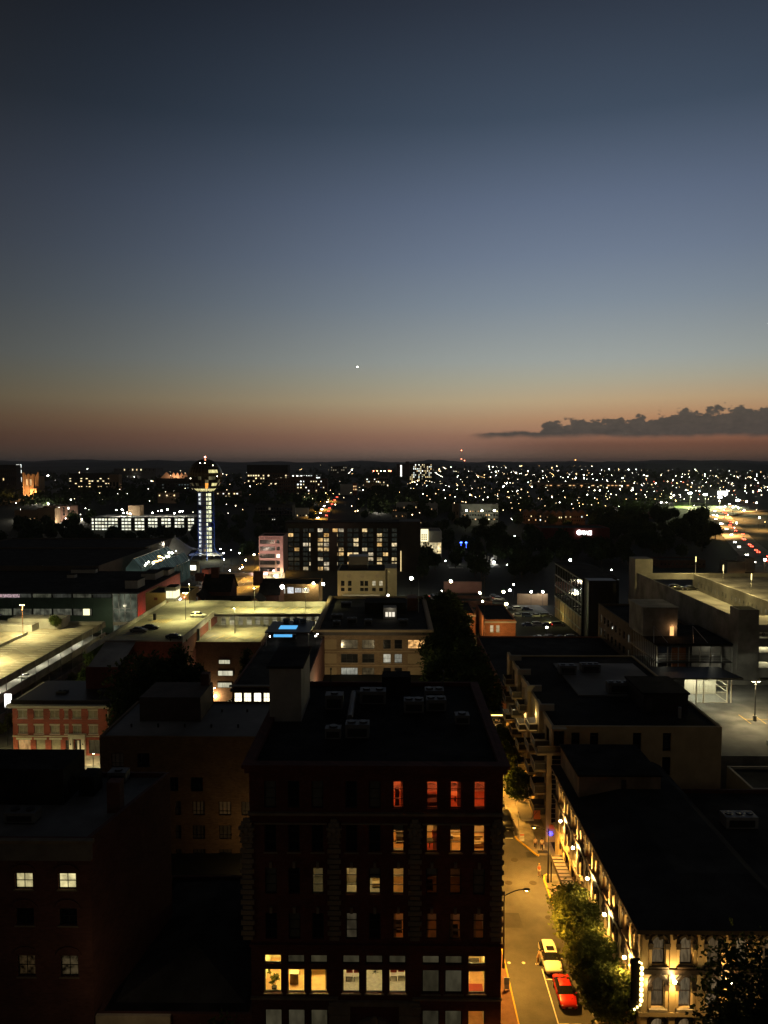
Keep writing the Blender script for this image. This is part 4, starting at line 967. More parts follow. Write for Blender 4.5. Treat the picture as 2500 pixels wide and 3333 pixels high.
# ------------------------------------------------------------------ amber lit street
mark_ = names()
def strip(x0, x1, y0, y1, dz, n=None):
    mb = MB(); n = n or max(1, int((y1-y0)/8))
    for k in range(n):
        a = y0+(y1-y0)*k/n; b = y0+(y1-y0)*(k+1)/n
        mb.quad((x0, a, T(x0, a)+dz), (x1, a, T(x1, a)+dz), (x1, b, T(x1, b)+dz), (x0, b, T(x0, b)+dz))
    return mb
mb = strip(12.5, 20.0, 20, 112.9, .03); m2 = strip(12.5, 18.1, 112.9, 300, .03); i = len(mb.v); mb.v += m2.v; mb.f += [tuple(q+i for q in f) for f in m2.f]; mb.m += m2.m
mb.quad((20.0, 103, .03), (40, 103, .03), (40, 108, .03), (20.0, 108, .03)); mb.poly([(20, 108, .031), (20.4, 108, .031), (18.2, 112.9, .031), (18.1, 112.95, .031)])
street = struct('road', mb, ASPH)
def raised(name, poly, h, m, kerb=.13):
    b = MB(); b.prism(poly, 0, h, 0); return struct(name, b, m)
PAVE = M('concrete_pavement', (.27, .24, .2), .85, .2, .6, bump=.2, stains=.3); BRICKP = M('brick_pavement', (.2, .1, .065), .85, .25, .8, bump=.3, brick=.4)
raised('pavement', [(10.05, 20), (12.36, 20), (12.36, 300), (10.05, 300)], .15, BRICKP)
raised('pavement', [(20.16, 20), (22.5, 20), (22.5, 106.5), (22.5, 103), (20.9, 103), (20.35, 102.6), (20.16, 101.6)], .15, PAVE)
raised('pavement', [(20.5, 108.1), (23, 108.1), (23, 300), (18.26, 300), (18.26, 113.2)], .15, PAVE)
kl = MB().prism([(12.36, 20), (12.5, 20), (12.5, 300), (12.36, 300)], 0, .155); struct('kerb', kl, YEL)
kr = MB().prism([(20.0, 20), (20.157, 20), (20.157, 95.6), (20.0, 95.6)], 0, .155); struct('kerb', kr, CONC)
def kerb_path(pts, m, w=.2):
    b = MB()
    for (xa, ya), (xb, yb) in zip(pts, pts[1:]):
        d = Vector((xb-xa, yb-ya, 0)).normalized(); n = Vector((-d.y, d.x, 0))*w/2; e = d*.04
        b.prism([(xa-n.x-e.x, ya-n.y-e.y), (xa+n.x-e.x, ya+n.y-e.y), (xb+n.x+e.x, yb+n.y+e.y), (xb-n.x+e.x, yb-n.y+e.y)][::-1], 0, .165)
    return struct('kerb', b, m)
kerb_path([(20.07, 95.7), (20.07, 101.6), (20.3, 102.6), (20.9, 103.05)], YEL, .24)
kerb_path([(20.55, 107.95), (20.3, 108.2), (18.3, 112.6), (18.15, 113.4)], YEL, .26)
kerb_path([(18.15, 113.6), (18.15, 300)], CONC, .18)
ln = MB(); 
ln.prism([(16.3, 60), (16.42, 60), (16.4, 83.8), (16.28, 83.8)], .034, .038)
for yy in (75.6, 82.1): ln.box(16.45, 18.6, yy-.06, yy+.06, .034, .038)
ln.box(16.4, 17.75, 112.9, 113.15, .034, .038)
struct('road_marking', ln, LINE)
for x, y, lab in ((12.9, 84.8, 'white road stud beside the yellow kerb'), (14.5, 84.8, 'white road stud in the middle of the lane'), (15.95, 84.6, 'white road stud at the feet of the person by the white car')):
    solo('road_stud', MB().ball((x, y, .034), .2, 1, 1, .12, 12, 6), LINE, lab, 'road stud', 'white studs across the lane')
for x, y, r_, lab in ((17.0, 106.9, .5, 'manhole cover near the yellow kerb of the alley corner'), (15.3, 101.0, .5, 'manhole cover at the left of the amber roadway'), (18.5, 101.0, .5, 'manhole cover in front of the woman in shorts'), (19.0, 93.3, .45, 'manhole cover farthest down the lane, close to the pale kerb')):
    solo('manhole_cover', MB().tube((x, y, .032), (x, y, .042), r_, r_, 18).tube((x, y, .042), (x, y, .046), r_*.8, r_*.8, 18), M('cast_iron', (.05, .04, .03), .7, .3, 3), lab, 'manhole cover', 'manhole covers in the roadway')
pt = MB(); pt.quad((12.9, 91.2, .036), (15.6, 91.2, .036), (15.5, 94.2, .036), (12.8, 94.2, .036)); struct('asphalt_patch', pt, M('fresh_asphalt', (.065, .06, .055), .85, .2, .5))
gr = MB().box(18.9, 20.2, 107.6, 109.0, .033, .05); solo('storm_drain', gr, BLACK, 'dark storm drain grate at the foot of the yellow alley kerb', 'drain')
pit = MB().box(20.6, 22.0, 108.5, 109.2, .152, .2); solo('pavement_hatch', pit, BLACK, 'dark pavement hatch in front of the two walking men', 'hatch')

arm_lamp((12.15, 83.8, .15), 8.6, 2.1, 0, 'black street lamp reaching over the lane from the brick building side', 13500)
arm_lamp((20.45, 101, .15), 7.2, 1.6, math.pi, 'black street lamp standing at the alley corner beside the metal canopy', 11000)
arm_lamp((12.15, 60, .15), 8.6, 2.1, 0, 'black street lamp nearest the viewer, below the picture', 7000)
arm_lamp((12.15, 124, .15), 8.6, 2.1, 0, 'black street lamp farther up the lane hidden by the brick building', 16000)
arm_lamp((18.7, 146, .15), 8.0, 2, math.pi, 'black street lamp among the balconies farther up the lane', 9000)
arm_lamp((12.15, 178, .15), 8.6, 2, 0, 'black street lamp beneath the dark street trees', 4000)

car('suv', P_WHITE, (17.4, 84.7, .03), 0, 'white crossover with a dark sunroof parked facing the viewer', sunroof=True, head=LENS)
car('sedan', P_RED, (17.85, 79.5, .03), 0, 'red car parked in front of the white crossover, half under the tree')
car('sedan', P_BLACK, (17.7, 72.2, .03), 0, 'dark car at the bottom edge of the lane, only its roof in view')
car('pickup', P_BLACK, (17.2, 117.2, .03), 0, 'black pickup truck waiting at the white line up the lane', name='pickup_truck', cat='truck')
car('sedan', P_GREY, (17.1, 125.5, .03), 0, 'grey car behind the black pickup up the lane')

CL_W = M('white_cotton', (.6, .52, .46), .9, .08, 3); CL_P = M('pinkish_cotton', (.5, .38, .34), .9, .08, 3); CL_D = M('dark_denim', (.03, .03, .045), .9, .1, 3); CL_O = M('orange_top', (.55, .16, .06), .9, .08, 3); CL_S = M('white_shorts', (.68, .6, .5), .9, .05, 3); CL_T = M('tan_cloth', (.36, .24, .13), .9, .08, 3)
H_D = M('dark_hair', (.02, .014, .01), .6, .1, 4); H_B = M('blond_hair', (.5, .36, .16), .6, .1, 4); H_G = M('grey_hair', (.3, .26, .22), .6, .1, 4)
person((20.4, 109.7, .15), R(170), 'man in a pinkish shirt walking beside a man in white at the alley corner', CL_P, CL_D, H_G, 1.72, .2)
person((21.25, 109.3, .15), R(175), 'man in a white shirt and dark trousers carrying a white bag', CL_W, CL_D, H_D, 1.78, .22)
solo('shopping_bag', MB().prism([(21.6, 109.15), (21.66, 109.5), (21.5, 109.52), (21.45, 109.18)], .5, .92), WHITE, 'white bag carried by the man in the white shirt', 'bag')
person((19.6, 102.6, .03), R(10), 'blond woman in an orange top and white shorts crossing the asphalt', CL_O, CL_S, H_B, 1.78, .08, True, long_hair=True, sleeve=False, arms=((.18, -.12, 1.0), (.18, -.12, 1.0)))
person((16.02, 84.5, .03), R(80), 'dark haired person in tan clothes leaning in at the white crossover', CL_T, CL_T, H_D, 1.75, .12, False, arms=((.25, -.4, 1.45), (.2, -.45, 1.1)), lean=.35)
sb = thing('sidewalk_sign', 'orange and white sandwich board standing on the pavement by a sign post', 'sign', (18.9, 112.2, .15))
for s in (-1, 1):
    pn = MB(); pn.quad((18.58, 112.2+s*.3, .15), (19.22, 112.2+s*.3, .15), (19.22, 112.2+s*.04, 1.2), (18.58, 112.2+s*.04, 1.2)); pn.quad((18.58, 112.2+s*.26, .15), (19.22, 112.2+s*.26, .15), (19.22, 112.2+s*.0, 1.2), (18.58, 112.2+s*.0, 1.2)); pn.build('panel', WHITE, sb)
ORANGE = M('orange_board', (.7, .2, .06), .7, .08, 1)
MB().box(18.6, 19.2, 111.93, 112.0, .98, 1.16).build('header', ORANGE, sb); MB().box(18.62, 19.18, 111.85, 111.9, .64, .67).build('stripe', BLACK, sb)
sp = thing('sign_post', 'thin tall post with a small sign at the alley corner', 'sign post', (18.65, 113.6, .15)); MB().tube((18.65, 113.6, .15), (18.65, 113.6, 3.4), .05, .05, 7).build('post', STEEL, sp); MB().box(18.62, 18.68, 113.35, 113.85, 2.7, 3.35).build('plate', WHITE, sp)
bb = thing('banner_stand', 'pale blue and white board on the brick pavement at the left', 'board', (12.0, 80.3, .15)); MB().box(11.7, 12.25, 80.2, 80.26, .75, 1.5).build('board', M('pale_blue_board', (.3, .42, .5), .6, .2, 2), bb); MB().box(11.72, 12.23, 80.21, 80.25, .25, .745).build('lower_board', WHITE, bb)
for sx in (11.72, 12.22): MB().box(sx-.02, sx+.02, 80.0, 80.5, .15, .25).build('foot', BLACK, bb)

# ------------------------------------------------------------------ cream arcaded building on the right of the street
SCONCE = glow((1, .72, .3), 220)
def cream_building():
    x0, x1, y0, y1, z1 = 22.8, 37.0, 69.0, 106.0, 13.0
    o = thing('cream_arcaded_building', 'cream old building with dark arched windows and wall lamps lighting its facade', 'building', ((x0+x1)/2, (y0+y1)/2, 0))
    rows = [(9.3, 12.05), (5.25, 8.15), (1.0, 4.3)]
    fb = [24.3+2.5*k for k in range(5)]; sb_ = [70.5]+[73.54+3.48*k for k in range(9)]
    mb = MB(); h = []
    for za, zb in rows:
        for x in fb: h.append((x-.6-x0, x+.6-x0, za, zb))
    panel(mb, (x0, y0, 0), (1, 0, 0), (0, -1, 0), x1-x0, z1, h, .35)
    h = []
    for za, zb in rows:
        for y in sb_: h.append((y1-y-.65, y1-y+.65, za, zb))
    panel(mb, (x0, y1, 0), (0, -1, 0), (-1, 0, 0), y1-y0, z1, h, .35)
    mb.quad((x1, y0, 0), (x1, y1, 0), (x1, y1, z1), (x1, y0, z1)); mb.quad((x1, y1, 0), (x0, y1, 0), (x0, y1, z1), (x1, y1, z1))
    mb.build('wall', CREAM, o)
    def hood(c, Ux, Nn, w, za, zb, pointed):
        """dark moulded arch over a window and the corner infill under it"""
        m = MB(); n = 14; Ux = Vector(Ux); Nn = Vector(Nn); r0 = w; up = Vector((0, 0, 1)); zc = zb-w
        def pt(r, a, d): 
            k = 1.0+(.16*math.sin(a)**6 if pointed else 0)
            return Vector(c)+Ux*(r*math.cos(a))+up*(zc+r*math.sin(a)*k)+Nn*d
        for i in range(n):
            a, b = math.pi*i/n, math.pi*(i+1)/n; ro = r0+.36
            m.quad(pt(r0, a, .16), pt(ro, a, .16), pt(ro, b, .16), pt(r0, b, .16)); m.quad(pt(ro, a, .16), pt(ro, a, 0), pt(ro, b, 0), pt(ro, b, .16)); m.quad(pt(r0, a, -.3), pt(r0, a, .16), pt(r0, b, .16), pt(r0, b, -.3))
            m.quad(pt(ro*.9, a, .22), pt(ro, a, .16), pt(ro, b, .16), pt(ro*.9, b, .22))
        for s in (1, -1):
            q = Vector(c)+Ux*(s*(r0+.18))
            for dz, e in ((-.55, .2), (-.3, .24)):
                a = q+up*(zc+dz)
                p = [a-Ux*e, a+Ux*e, a+Ux*e+up*.3, a-Ux*e+up*.3]; f = [v+Nn*.24 for v in p]
                m.poly(f); 
                for i in range(4): m.quad(p[i], p[(i+1) % 4], f[(i+1) % 4], f[i])
            m.quad(q-Ux*.2+Nn*.12+up*(zc-.8), q+Ux*.2+Nn*.12+up*(zc-.8), q+Ux*.2+Nn*.12+up*zc, q-Ux*.2+Nn*.12+up*zc)
        m.build('window_hood', BROWN, o)
        s_ = MB()
        for i in range(n):
            a, b = math.pi*i/n, math.pi*(i+1)/n; A = pt(r0, a, -.02); B = pt(r0, b, -.02); A2 = Vector((A.x, A.y, zb+.02)); B2 = Vector((B.x, B.y, zb+.02)); s_.quad(A, A2, B2, B)
        s_.build('spandrel', CREAM, o)
    for ri, (za, zb) in enumerate(rows):
        for ci, x in enumerate(fb):
            window(o, (x, y0+.3, (za+zb)/2), 1.2, zb-za, CURT, 'sash', FRONT, BROWN)
            hood((x, y0, 0), (1, 0, 0), (0, -1, 0), .6, za, zb, ri == 1)
            MB().box(x-.85, x+.85, y0-.3, y0-.004, za-.28, za-.02).build('sill', BROWN if ri == 0 else STONE, o)
            for s in (-1, 1): MB().box(x+s*.78-.14, x+s*.78+.14, y0-.14, y0-.004, za, zb-1.17).build('jamb', CREAM, o)
        for y in sb_:
            window(o, (x0+.3, y, (za+zb)/2), 1.3, zb-za, DGLASS, 'sash', LEFT, BROWN)
            hood((x0, y, 0), (0, 1, 0), (-1, 0, 0), .65, za, zb, ri == 1)
            MB().box(x0-.28, x0-.004, y-.85, y+.85, za-.28, za-.02).build('sill', CREAM, o)
    pf = [23.02]+[x+1.25 for x in fb]; ps = [y0+.2]+[71.8+3.48*k for k in range(10)]
    for z0, zt in ((9.1, 12.45), (.2, 8.55)):
        for x in pf: MB().box(x-.28, x+.28, y0-.22, y0-.003, z0, zt).build('pilaster', CREAM, o)
        for y in ps: MB().box(x0-.22, x0-.003, y-.3, y+.3, z0, zt).build('pilaster', CREAM, o)
    MB().box(x0-.34, x1, y0-.34, y0-.002, 8.6, 9.05).build('string_course', BROWN, o); MB().box(x0-.34, x0-.002, y0, y1, 8.6, 9.05).build('string_course', BROWN, o)
    MB().box(x0-.3, x1, y0-.3, y0-.0015, 4.55, 4.95).build('string_course', CREAM, o); MB().box(x0-.3, x0-.0015, y0, y1, 4.55, 4.95).build('string_course', CREAM, o)
    cm = MB(); cm.box(x0-.7, x1+.3, y0-.7, y0-.001, 12.62, 13.02); cm.box(x0-.7, x0-.001, y0, y1, 12.62, 13.02); cm.box(x0-.45, x1, y0-.45, y0-.0012, 12.45, 12.615); cm.box(x0-.45, x0-.0012, y0, y1, 12.45, 12.615); cm.build('cornice', BROWN, o)
    br = MB().box(-.14, .14, -.62, -.003, -.32, .0).box(-.1, .1, -.3, -.004, -.6, -.325).mesh('bracket', BROWN)
    for k in range(12): link('bracket', br, o, (x0+.3+k*1.25, y0, 12.44))
    for k in range(28): link('bracket', br, o, (x0, y0+.7+k*1.3, 12.44), LEFT)
    # low hip roof with a flat top
    rf = MB(); e = .75; a = [(x0-e, y0-e, 13.03), (x1+.3, y0-e, 13.03), (x1+.3, y1, 13.03), (x0-e, y1, 13.03)]; b = [(x0+5.5, y0+6.5, 14.4), (x1-1.5, y0+6.5, 14.4), (x1-1.5, y1-2, 14.4), (x0+5.5, y1-2, 14.4)]
    for i in range(4): rf.quad(a[i], a[(i+1) % 4], b[(i+1) % 4], b[i])
    rf.poly(b); rf.build('roof', ROOF, o)
    MB().box(23.3, 33.5, 95.2, 105.5, 13.2, 16.0).build('penthouse', TANP, o); MB().box(23.15, 33.65, 95.05, 105.65, 16.004, 16.2).build('penthouse_roof', ROOF_B, o); MB().box(28.6, 29.2, 95.12, 95.19, 13.5, 15.6).build('penthouse_door', BROWN, o)
    # wall lamps: washes up and down the pilasters
    def sconce(p, Nn):
        n = Vector(Nn); c = Vector(p)+n*.45; s = MB(); s.tube(c-Vector((0, 0, .16)), c+Vector((0, 0, .16)), .12, .12, 10); so = s.build('wall_lamp', BROWN, o)
        MB().ball(c+Vector((0, 0, .1))+n*.04, .17, 1, 1, .9, 10, 7).build('bulb', SCONCE, so); MB().tube(Vector(p), c, .03, .03, 5).build('bracket', BROWN, so)
        k_ = 1500 if abs(n.x) > .5 else 700
        for dz, pw in ((1, k_), (-1, k_)):
            lamp('lamp_light', 'SPOT', c+n*.22+Vector((0, 0, dz*.3)), pw, (1, .56, .15), so, .05, 135, Vector(p)+Vector((0, 0, dz*3.0)), .9)
    for x in (pf[1], pf[3], pf[5]): sconce((x, y0-.22, 8.1 if x == pf[1] else 8.1), (0, -1, 0))
    for y in (ps[1], ps[3], ps[5], ps[7], ps[9]): sconce((x0-.22, y, 8.0), (-1, 0, 0))
    return o
TANP = M('tan_render', (.27, .2, .13), .9, .2, .4, stains=.3); CURT = LIT('curtained_pane', (1, .6, .25), (.9, .7, .4), .16, .6, 2.2, (2.5, 1, .4))
mark2_ = names(); cream_building(); shift_since(mark2_, 1.9)
# vertical blade sign with a run of bulbs at the corner
MATTE = M('matt_black', (.012, .011, .01), 1, .2, 1, spec=0)
mark2_ = names(); bs = thing('blade_sign', 'dark upright blade sign edged with glowing bulbs at the corner of the cream building', 'sign', (21.6, 68.2, 5.5))
MB().prism([(21.75, 68.3), (22.38, 68.3), (22.38, 68.75), (21.75, 68.75)], 6.3, 9.6).box(21.65, 22.5, 68.28, 68.77, 9.604, 10.1).box(21.5, 22.2, 68.28, 68.77, 5.7, 6.296).build('panel', MATTE, bs)
bm = MB().ball((0, 0, 0), .17, 1, .8, 1.2, 10, 7).mesh('bulb', glow((1, .7, .22), 8))
for k in range(7): link('bulb', bm, bs, (22.55, 68.2, 6.5+k*.5))
for k in range(3): link('bulb', bm, bs, (22.45-.25*k, 68.15, 6.1-k*.22)).scale = (.6, .6, .6)
for k in range(2): link('bulb', bm, bs, (22.5-.2*k, 68.15, 10.0+.12*k)).scale = (.5, .5, .5)
MB().box(21.9, 22.49, 68.8, 69.2, 8.9, 9.0).box(21.9, 22.49, 68.8, 69.2, 6.7, 6.8).build('bracket', BLACK, bs)
lamp('bulb_light', 'POINT', (23.3, 68.55, 7.8), 60, (1, .7, .3), bs, .3)
shift_since(mark2_, 1.9)
# metal entrance canopy on posts
cn = thing('entrance_canopy', 'dark ribbed metal canopy on posts at the side of the cream building', 'canopy', (21.4, 97.5, .15))
MB().box(20.75, 22.22, 93.6, 101.2, 3.55, 3.75).build('roof', M('canopy_metal', (.16, .13, .1), .5, .2, 1, metal=.3), cn)
for k in range(9): MB().box(20.75, 22.22, 94+k*.85, 94.08+k*.85, 3.754, 3.82).build('rib', BROWN, cn)
for y in (93.8, 101): MB().box(20.78, 20.92, y-.07, y+.07, .15, 3.546).build('post', BROWN, cn)
MB().box(20.72, 20.746, 93.6, 101.2, 3.3, 3.9).build('fascia', BROWN, cn)

# ------------------------------------------------------------------ apartment building with balconies
def apartments():
    x0, x1, y0, y1, z1 = 23.0, 47.4, 112.0, 153.0, 17.2
    o = thing('balcony_apartment_building', 'cream apartment building with stacked balconies over the lane and a black roof', 'building', ((x0+x1)/2, (y0+y1)/2, 0))
    fw = []; zs = [14.9, 11.35, 7.8, 4.3]
    for p in (1867, 1927, 2065, 2161):
        for z in zs: fw.append((X_(p, y0), z, 1.2, 2.7, DGLASS, 'tall'))
    fw.append((24.05, 15.2, 1.5, 2.5, DGLASS, 'double'))
    mb = MB(); shell(mb, x0, x1, y0, y1, 0, z1, .25, front=False, left=False); h = [(a[0]-a[2]/2-x0, a[0]+a[2]/2-x0, a[1]-a[3]/2, a[1]+a[3]/2) for a in fw]; h.append((.1, 2.2, 2.6, 13.2))
    panel(mb, (x0, y0, 0), (1, 0, 0), (0, -1, 0), x1-x0, z1, h, .3)
    st = [113.0, 120.2, 129.6, 137.0, 145.0]; fl = [13.6, 10.3, 6.9, 3.5]; lw = []
    for i, y in enumerate(st):
        for k, z in enumerate(fl):
            pn = DGLASS
            if (i, k) in ((1, 0), (2, 1), (4, 2)): pn = W_BRIGHT
            lw.append((y+2.0, z+1.25, 2.4, 2.4, pn, 'double'))
            if i < 4: lw.append((y+5.6, z+1.5, 1.2, 1.9, W_DIM if (i+k) % 3 == 0 else DGLASS, 'sash'))
    panel(mb, (x0, y1, 0), (0, -1, 0), (-1, 0, 0), y1-y0, z1, [(y1-a[0]-a[2]/2, y1-a[0]+a[2]/2, a[1]-a[3]/2, a[1]+a[3]/2) for a in lw], .3)
    mb.build('wall', CREAM, o)
    for a in fw: window(o, (a[0], y0+.25, a[1]), a[2], a[3], a[4], a[5], FRONT, BLACK)
    for a in lw: window(o, (x0+.25, a[0], a[1]), a[2], a[3], a[4], a[5], LEFT, BLACK)
    g = MB(); g.box(x0+.1, x0+2.2, y0+.2, y0+.25, 2.6, 13.2); g.build('stair_glazing', DGLASS, o)
    for k in range(15): MB().box(x0+.1, x0+2.2, y0+.08, y0+.19, 2.7+k*.73, 2.78+k*.73).build('mullion', CREAM2, o)
    rb = MB(); roof_deck(rb, x0, x1, y0, y1, z1-.25); rb.build('roof', ROOF_B, o)
    MB().box(30.5, 45.5, 127, 147, z1-.24, z1-.02).build('roof_terrace', ROOF_G, o)
    # stepped bays of the street front
    for k in range(4):
        ya = 112.3+k*10.0
        MB().box(22.5, 22.996, ya+6.6, ya+9.6, 0, z1+.9).build('bay', CREAM, o); MB().box(22.45, 24.8, ya+6.55, ya+6.9, z1+.004, z1+1.0).build('bay_parapet', CREAM2, o)
    MB().box(20.6, 22.6, 112.05, 112.4, 0, .0).v and None
    MB().box(22.3, 22.99, 111.7, 112.3, .0, 13.5).build('corner_column', CREAM, o)
    rail_m = M('railing_mesh', (.07, .06, .05), .6, .2, 4)
    for i, y in enumerate(st):
        for k, z in enumerate(fl):
            xa = 20.75 if i == 0 else 21.2
            s = MB().box(xa, 22.99, y, y+3.4, z-.32, z-.0).build('balcony', CREAM, o)
            r = MB(); r.box(xa+.03, xa+.06, y+.03, y+3.37, z+.12, z+1.0); r.box(xa+.07, 22.9, y+.03, y+.06, z+.12, z+1.0); r.box(xa+.07, 22.9, y+3.34, y+3.37, z+.12, z+1.0)
            r.build('railing', rail_m, s)
            hr = MB(); hr.box(xa, 22.95, y-.01, y+.07, z+1.004, z+1.06); hr.box(xa, xa+.08, y+.08, y+3.4, z+1.004, z+1.06)
            for px in (xa+.0, ): hr.box(px, px+.08, y-.01, y+.07, z, z+1.0); hr.box(px, px+.08, y+3.33, y+3.41, z, z+1.0)
            hr.build('handrail', CREAM2, s)
    # corner balcony continues round the front
    s = MB().box(20.75, 24.9, 110.9, 112.995, 13.28, 13.6)
    s.v = [(x, min(y, 111.99) if x > 22.9 else y, z) for x, y, z in s.v]; s = s.build('balcony', CREAM, o)
    r = MB(); r.box(20.8, 24.85, 110.93, 110.96, 13.72, 14.6); r.build('railing', rail_m, s); MB().box(20.75, 24.9, 110.9, 110.98, 14.604, 14.66).build('handrail', CREAM2, s)
    for p in (22.95, 24.8): MB().box(p-.1, p+.1, 110.95, 111.15, 14.67, 16.9).build('loggia_post', CREAM, s)
    MB().box(22.8, 25.0, 110.9, 111.995, 16.904, 17.15).build('loggia_roof', CREAM, o)
    for (i, k) in ((1, 0), (2, 1)):
        lamp('balcony_light', 'POINT', (22.0, st[i]+1.6, fl[k]+2.2), 130, (1, .75, .3), o, .1)
    return o
apartments()
for x, y, w, d, h, lab in ((31.5, 140, 3, 2, 1.6, 'air unit at the far side of the grey roof terrace'), (36, 141.5, 3.4, 2, 1.4, 'long air unit at the far side of the grey roof terrace'), (38, 128.5, 5, 1.8, 1.8, 'wide multi fan air unit at the near side of the grey roof terrace')):
    rooftop_unit(x, y, 17.2, w, d, h, lab)
ph = thing('roof_penthouse', 'black penthouse standing on the black apartment roof', 'penthouse', (41.5, 131, 16.96)); MB().box(38.6, 45.4, 119.5, 128.5, 16.96, 19.6).build('wall', BLACK, ph); MB().box(38.4, 45.6, 119.3, 128.7, 19.604, 19.9).build('roof', ROOF_B, ph); MB().box(39, 39.9, 119.42, 119.495, 17, 19).build('door', DSTEEL, ph)
solo('roof_flue', MB().tube((43, 116.5, 16.96), (43, 116.5, 18.6), .25, .25, 10), STEEL, 'short pale flue at the front of the black apartment roof', 'flue')
cn2 = thing('entrance_awning', 'pale flat awning over the apartment entrance at the corner', 'awning', (20.6, 114, 3.0)); MB().box(18.9, 20.7, 112.5, 118.5, 2.9, 3.1).build('roof', CREAM2, cn2)
for y in (112.7, 118.3): MB().tube((20.3, y, 3.1), (21.2, y, 4.3), .03, .03, 5).build('tie_rod', BLACK, cn2)
for x, y, z, w, h, lab in ((21.2, 112.9, 3.0, .95, 1.3, 'orange board hanging below the lowest corner balcony'), (23.2, 111.6, 2.1, .95, .7, 'orange board low on the glass stair front')):
    solo('hanging_sign', MB().box(x-w/2, x+w/2, y-.04, y+.04, z, z+h), ORANGE, lab, 'sign')
ns = MB(); pn = [(22.9+.28*math.cos(a), 111.3, 1.6+.28*math.sin(a)) for a in [k*math.pi/3 for k in range(7)]]; ns.path(pn, .05, 5); ns.path([(22.75, 111.3, 1.6), (23.05, 111.3, 1.6)], .05, 5); ns.path([(22.9, 111.3, 1.45), (22.9, 111.3, 1.75)], .05, 5)
solo('neon_sign', ns, E('blue_neon', (.06, .05, 1), 9), 'small blue neon sign beside the alley corner lamp post', 'sign')

# restaurant terrace up the lane
tp = thing('restaurant_pavilion', 'dark roofed pavilion with a string of amber lights beneath its eave up the lane', 'pavilion', (21, 160, 0))
MB().box(18.9, 22.9, 157.6, 164.5, 3.7, 4.0).build('roof', BLACK, tp)
for x in (19.1, 22.7):
    for y in (157.8, 164.2): MB().box(x-.08, x+.08, y-.08, y+.08, .15, 3.696).build('post', BLACK, tp)
MB().box(18.95, 22.85, 157.5, 157.596, 3.5, 3.66).build('light_string', E('amber_string', (1, .62, .15), 7), tp)
lamp('pavilion_light', 'POINT', (20.9, 160, 3.3), 500, (1, .55, .2), tp, .3)
for k, (x, y, c) in enumerate(((20.0, 158.6, 'red'), (21.6, 159.4, 'white'), (20.4, 161.8, 'dark'), (21.9, 162.6, 'pale'), (19.7, 155.2, 'small red'), (21.5, 154.2, 'small white'))):
    t = thing('cafe_table', c+' topped cafe table under or before the lit pavilion', 'table', (x, y, .15), 'cafe tables at the pavilion'); mt = [M('red_table', (.5, .05, .03), .5, .1, 1), WHITE, CHAIRD, BEIGE][k % 4]
    MB().tube((x, y, .85), (x, y, .9), .42, .42, 12).build('table_top', mt, t); MB().tube((x, y, .15), (x, y, .85), .04).build('leg', BLACK, t)
    for s in (-1, 1):
        q = thing('cafe_chair', '%s side chair at the %s topped cafe table' % ('lane' if s < 0 else 'wall', c), 'chair', (x+s*.65, y, .15), 'cafe chairs at the pavilion'); mm = MB().box(x+s*.65-.2, x+s*.65+.2, y-.2, y+.2, .58, .63); mm.build('seat', mt, q); MB().box(x+s*.83-.02, x+s*.83+.02, y-.2, y+.2, .634, 1.0).build('backrest', mt, q)
        for lx in (-.17, .17):
            for ly in (-.17, .17): MB().box(x+s*.65+lx-.015, x+s*.65+lx+.015, y+ly-.015, y+ly+.015, .15, .576).build('leg', BLACK, q)

# trees along the street
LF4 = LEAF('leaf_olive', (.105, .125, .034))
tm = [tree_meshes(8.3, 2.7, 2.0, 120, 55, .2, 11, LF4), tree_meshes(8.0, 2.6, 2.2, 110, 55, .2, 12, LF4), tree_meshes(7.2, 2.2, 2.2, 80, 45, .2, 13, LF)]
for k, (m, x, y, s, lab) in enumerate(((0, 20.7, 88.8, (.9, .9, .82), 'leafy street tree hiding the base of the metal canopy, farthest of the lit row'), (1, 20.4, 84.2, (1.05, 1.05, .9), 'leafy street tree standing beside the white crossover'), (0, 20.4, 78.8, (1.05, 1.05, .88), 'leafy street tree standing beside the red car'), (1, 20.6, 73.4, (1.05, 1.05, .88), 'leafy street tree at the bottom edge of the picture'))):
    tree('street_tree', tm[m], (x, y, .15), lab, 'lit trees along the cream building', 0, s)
for k, (x, y, lab) in enumerate(((19.9, 121, 'street tree beside the lowest balconies behind the black pickup'), (19.6, 131, 'street tree farther up beside the balconies'), (19.8, 141, 'street tree near the restaurant pavilion'))):
    tree('street_tree', tm[2], (x, y, .15), lab, 'trees under the balconies', k*2.1, 1.0)
tmd = tree_meshes(17.5, 4.6, 4, 190, 50, .24, 21, LF2)
tree('dark_tree', tmd, (29.8, 62.5, 0), 'big dark tree in front of the cream facade at the lower right corner')
tml = tree_meshes(9.5, 2.4, 3, 60, 40, .22, 22, LF2); tree('dark_tree', tml, (-14.6, 63.5, 0), 'dark treetop at the bottom edge beside the oxblood brick building')
big = [tree_meshes(12, 4.4, 2.6, 90, 34, .42, 31+k, LF2) for k in range(3)]
k = 0
for yy, lab in ((158, 'first'), (170, 'second'), (183, 'third'), (197, 'fourth'), (212, 'fifth'), (228, 'sixth'), (246, 'seventh'), (266, 'eighth')):
    for x, sd in ((11.4, 'tan building'), (18.6, 'low roof')):
        tree('street_tree', big[k % 3], (x+rnd.uniform(-.5, .5), yy+rnd.uniform(-2, 2), T(x, yy)), '%s dark street tree up the lane on the %s side' % (lab, sd), 'dark trees over the far lane', k*1.3, rnd.uniform(.85, 1.1)); k += 1

shift_since(mark_, -3.3)
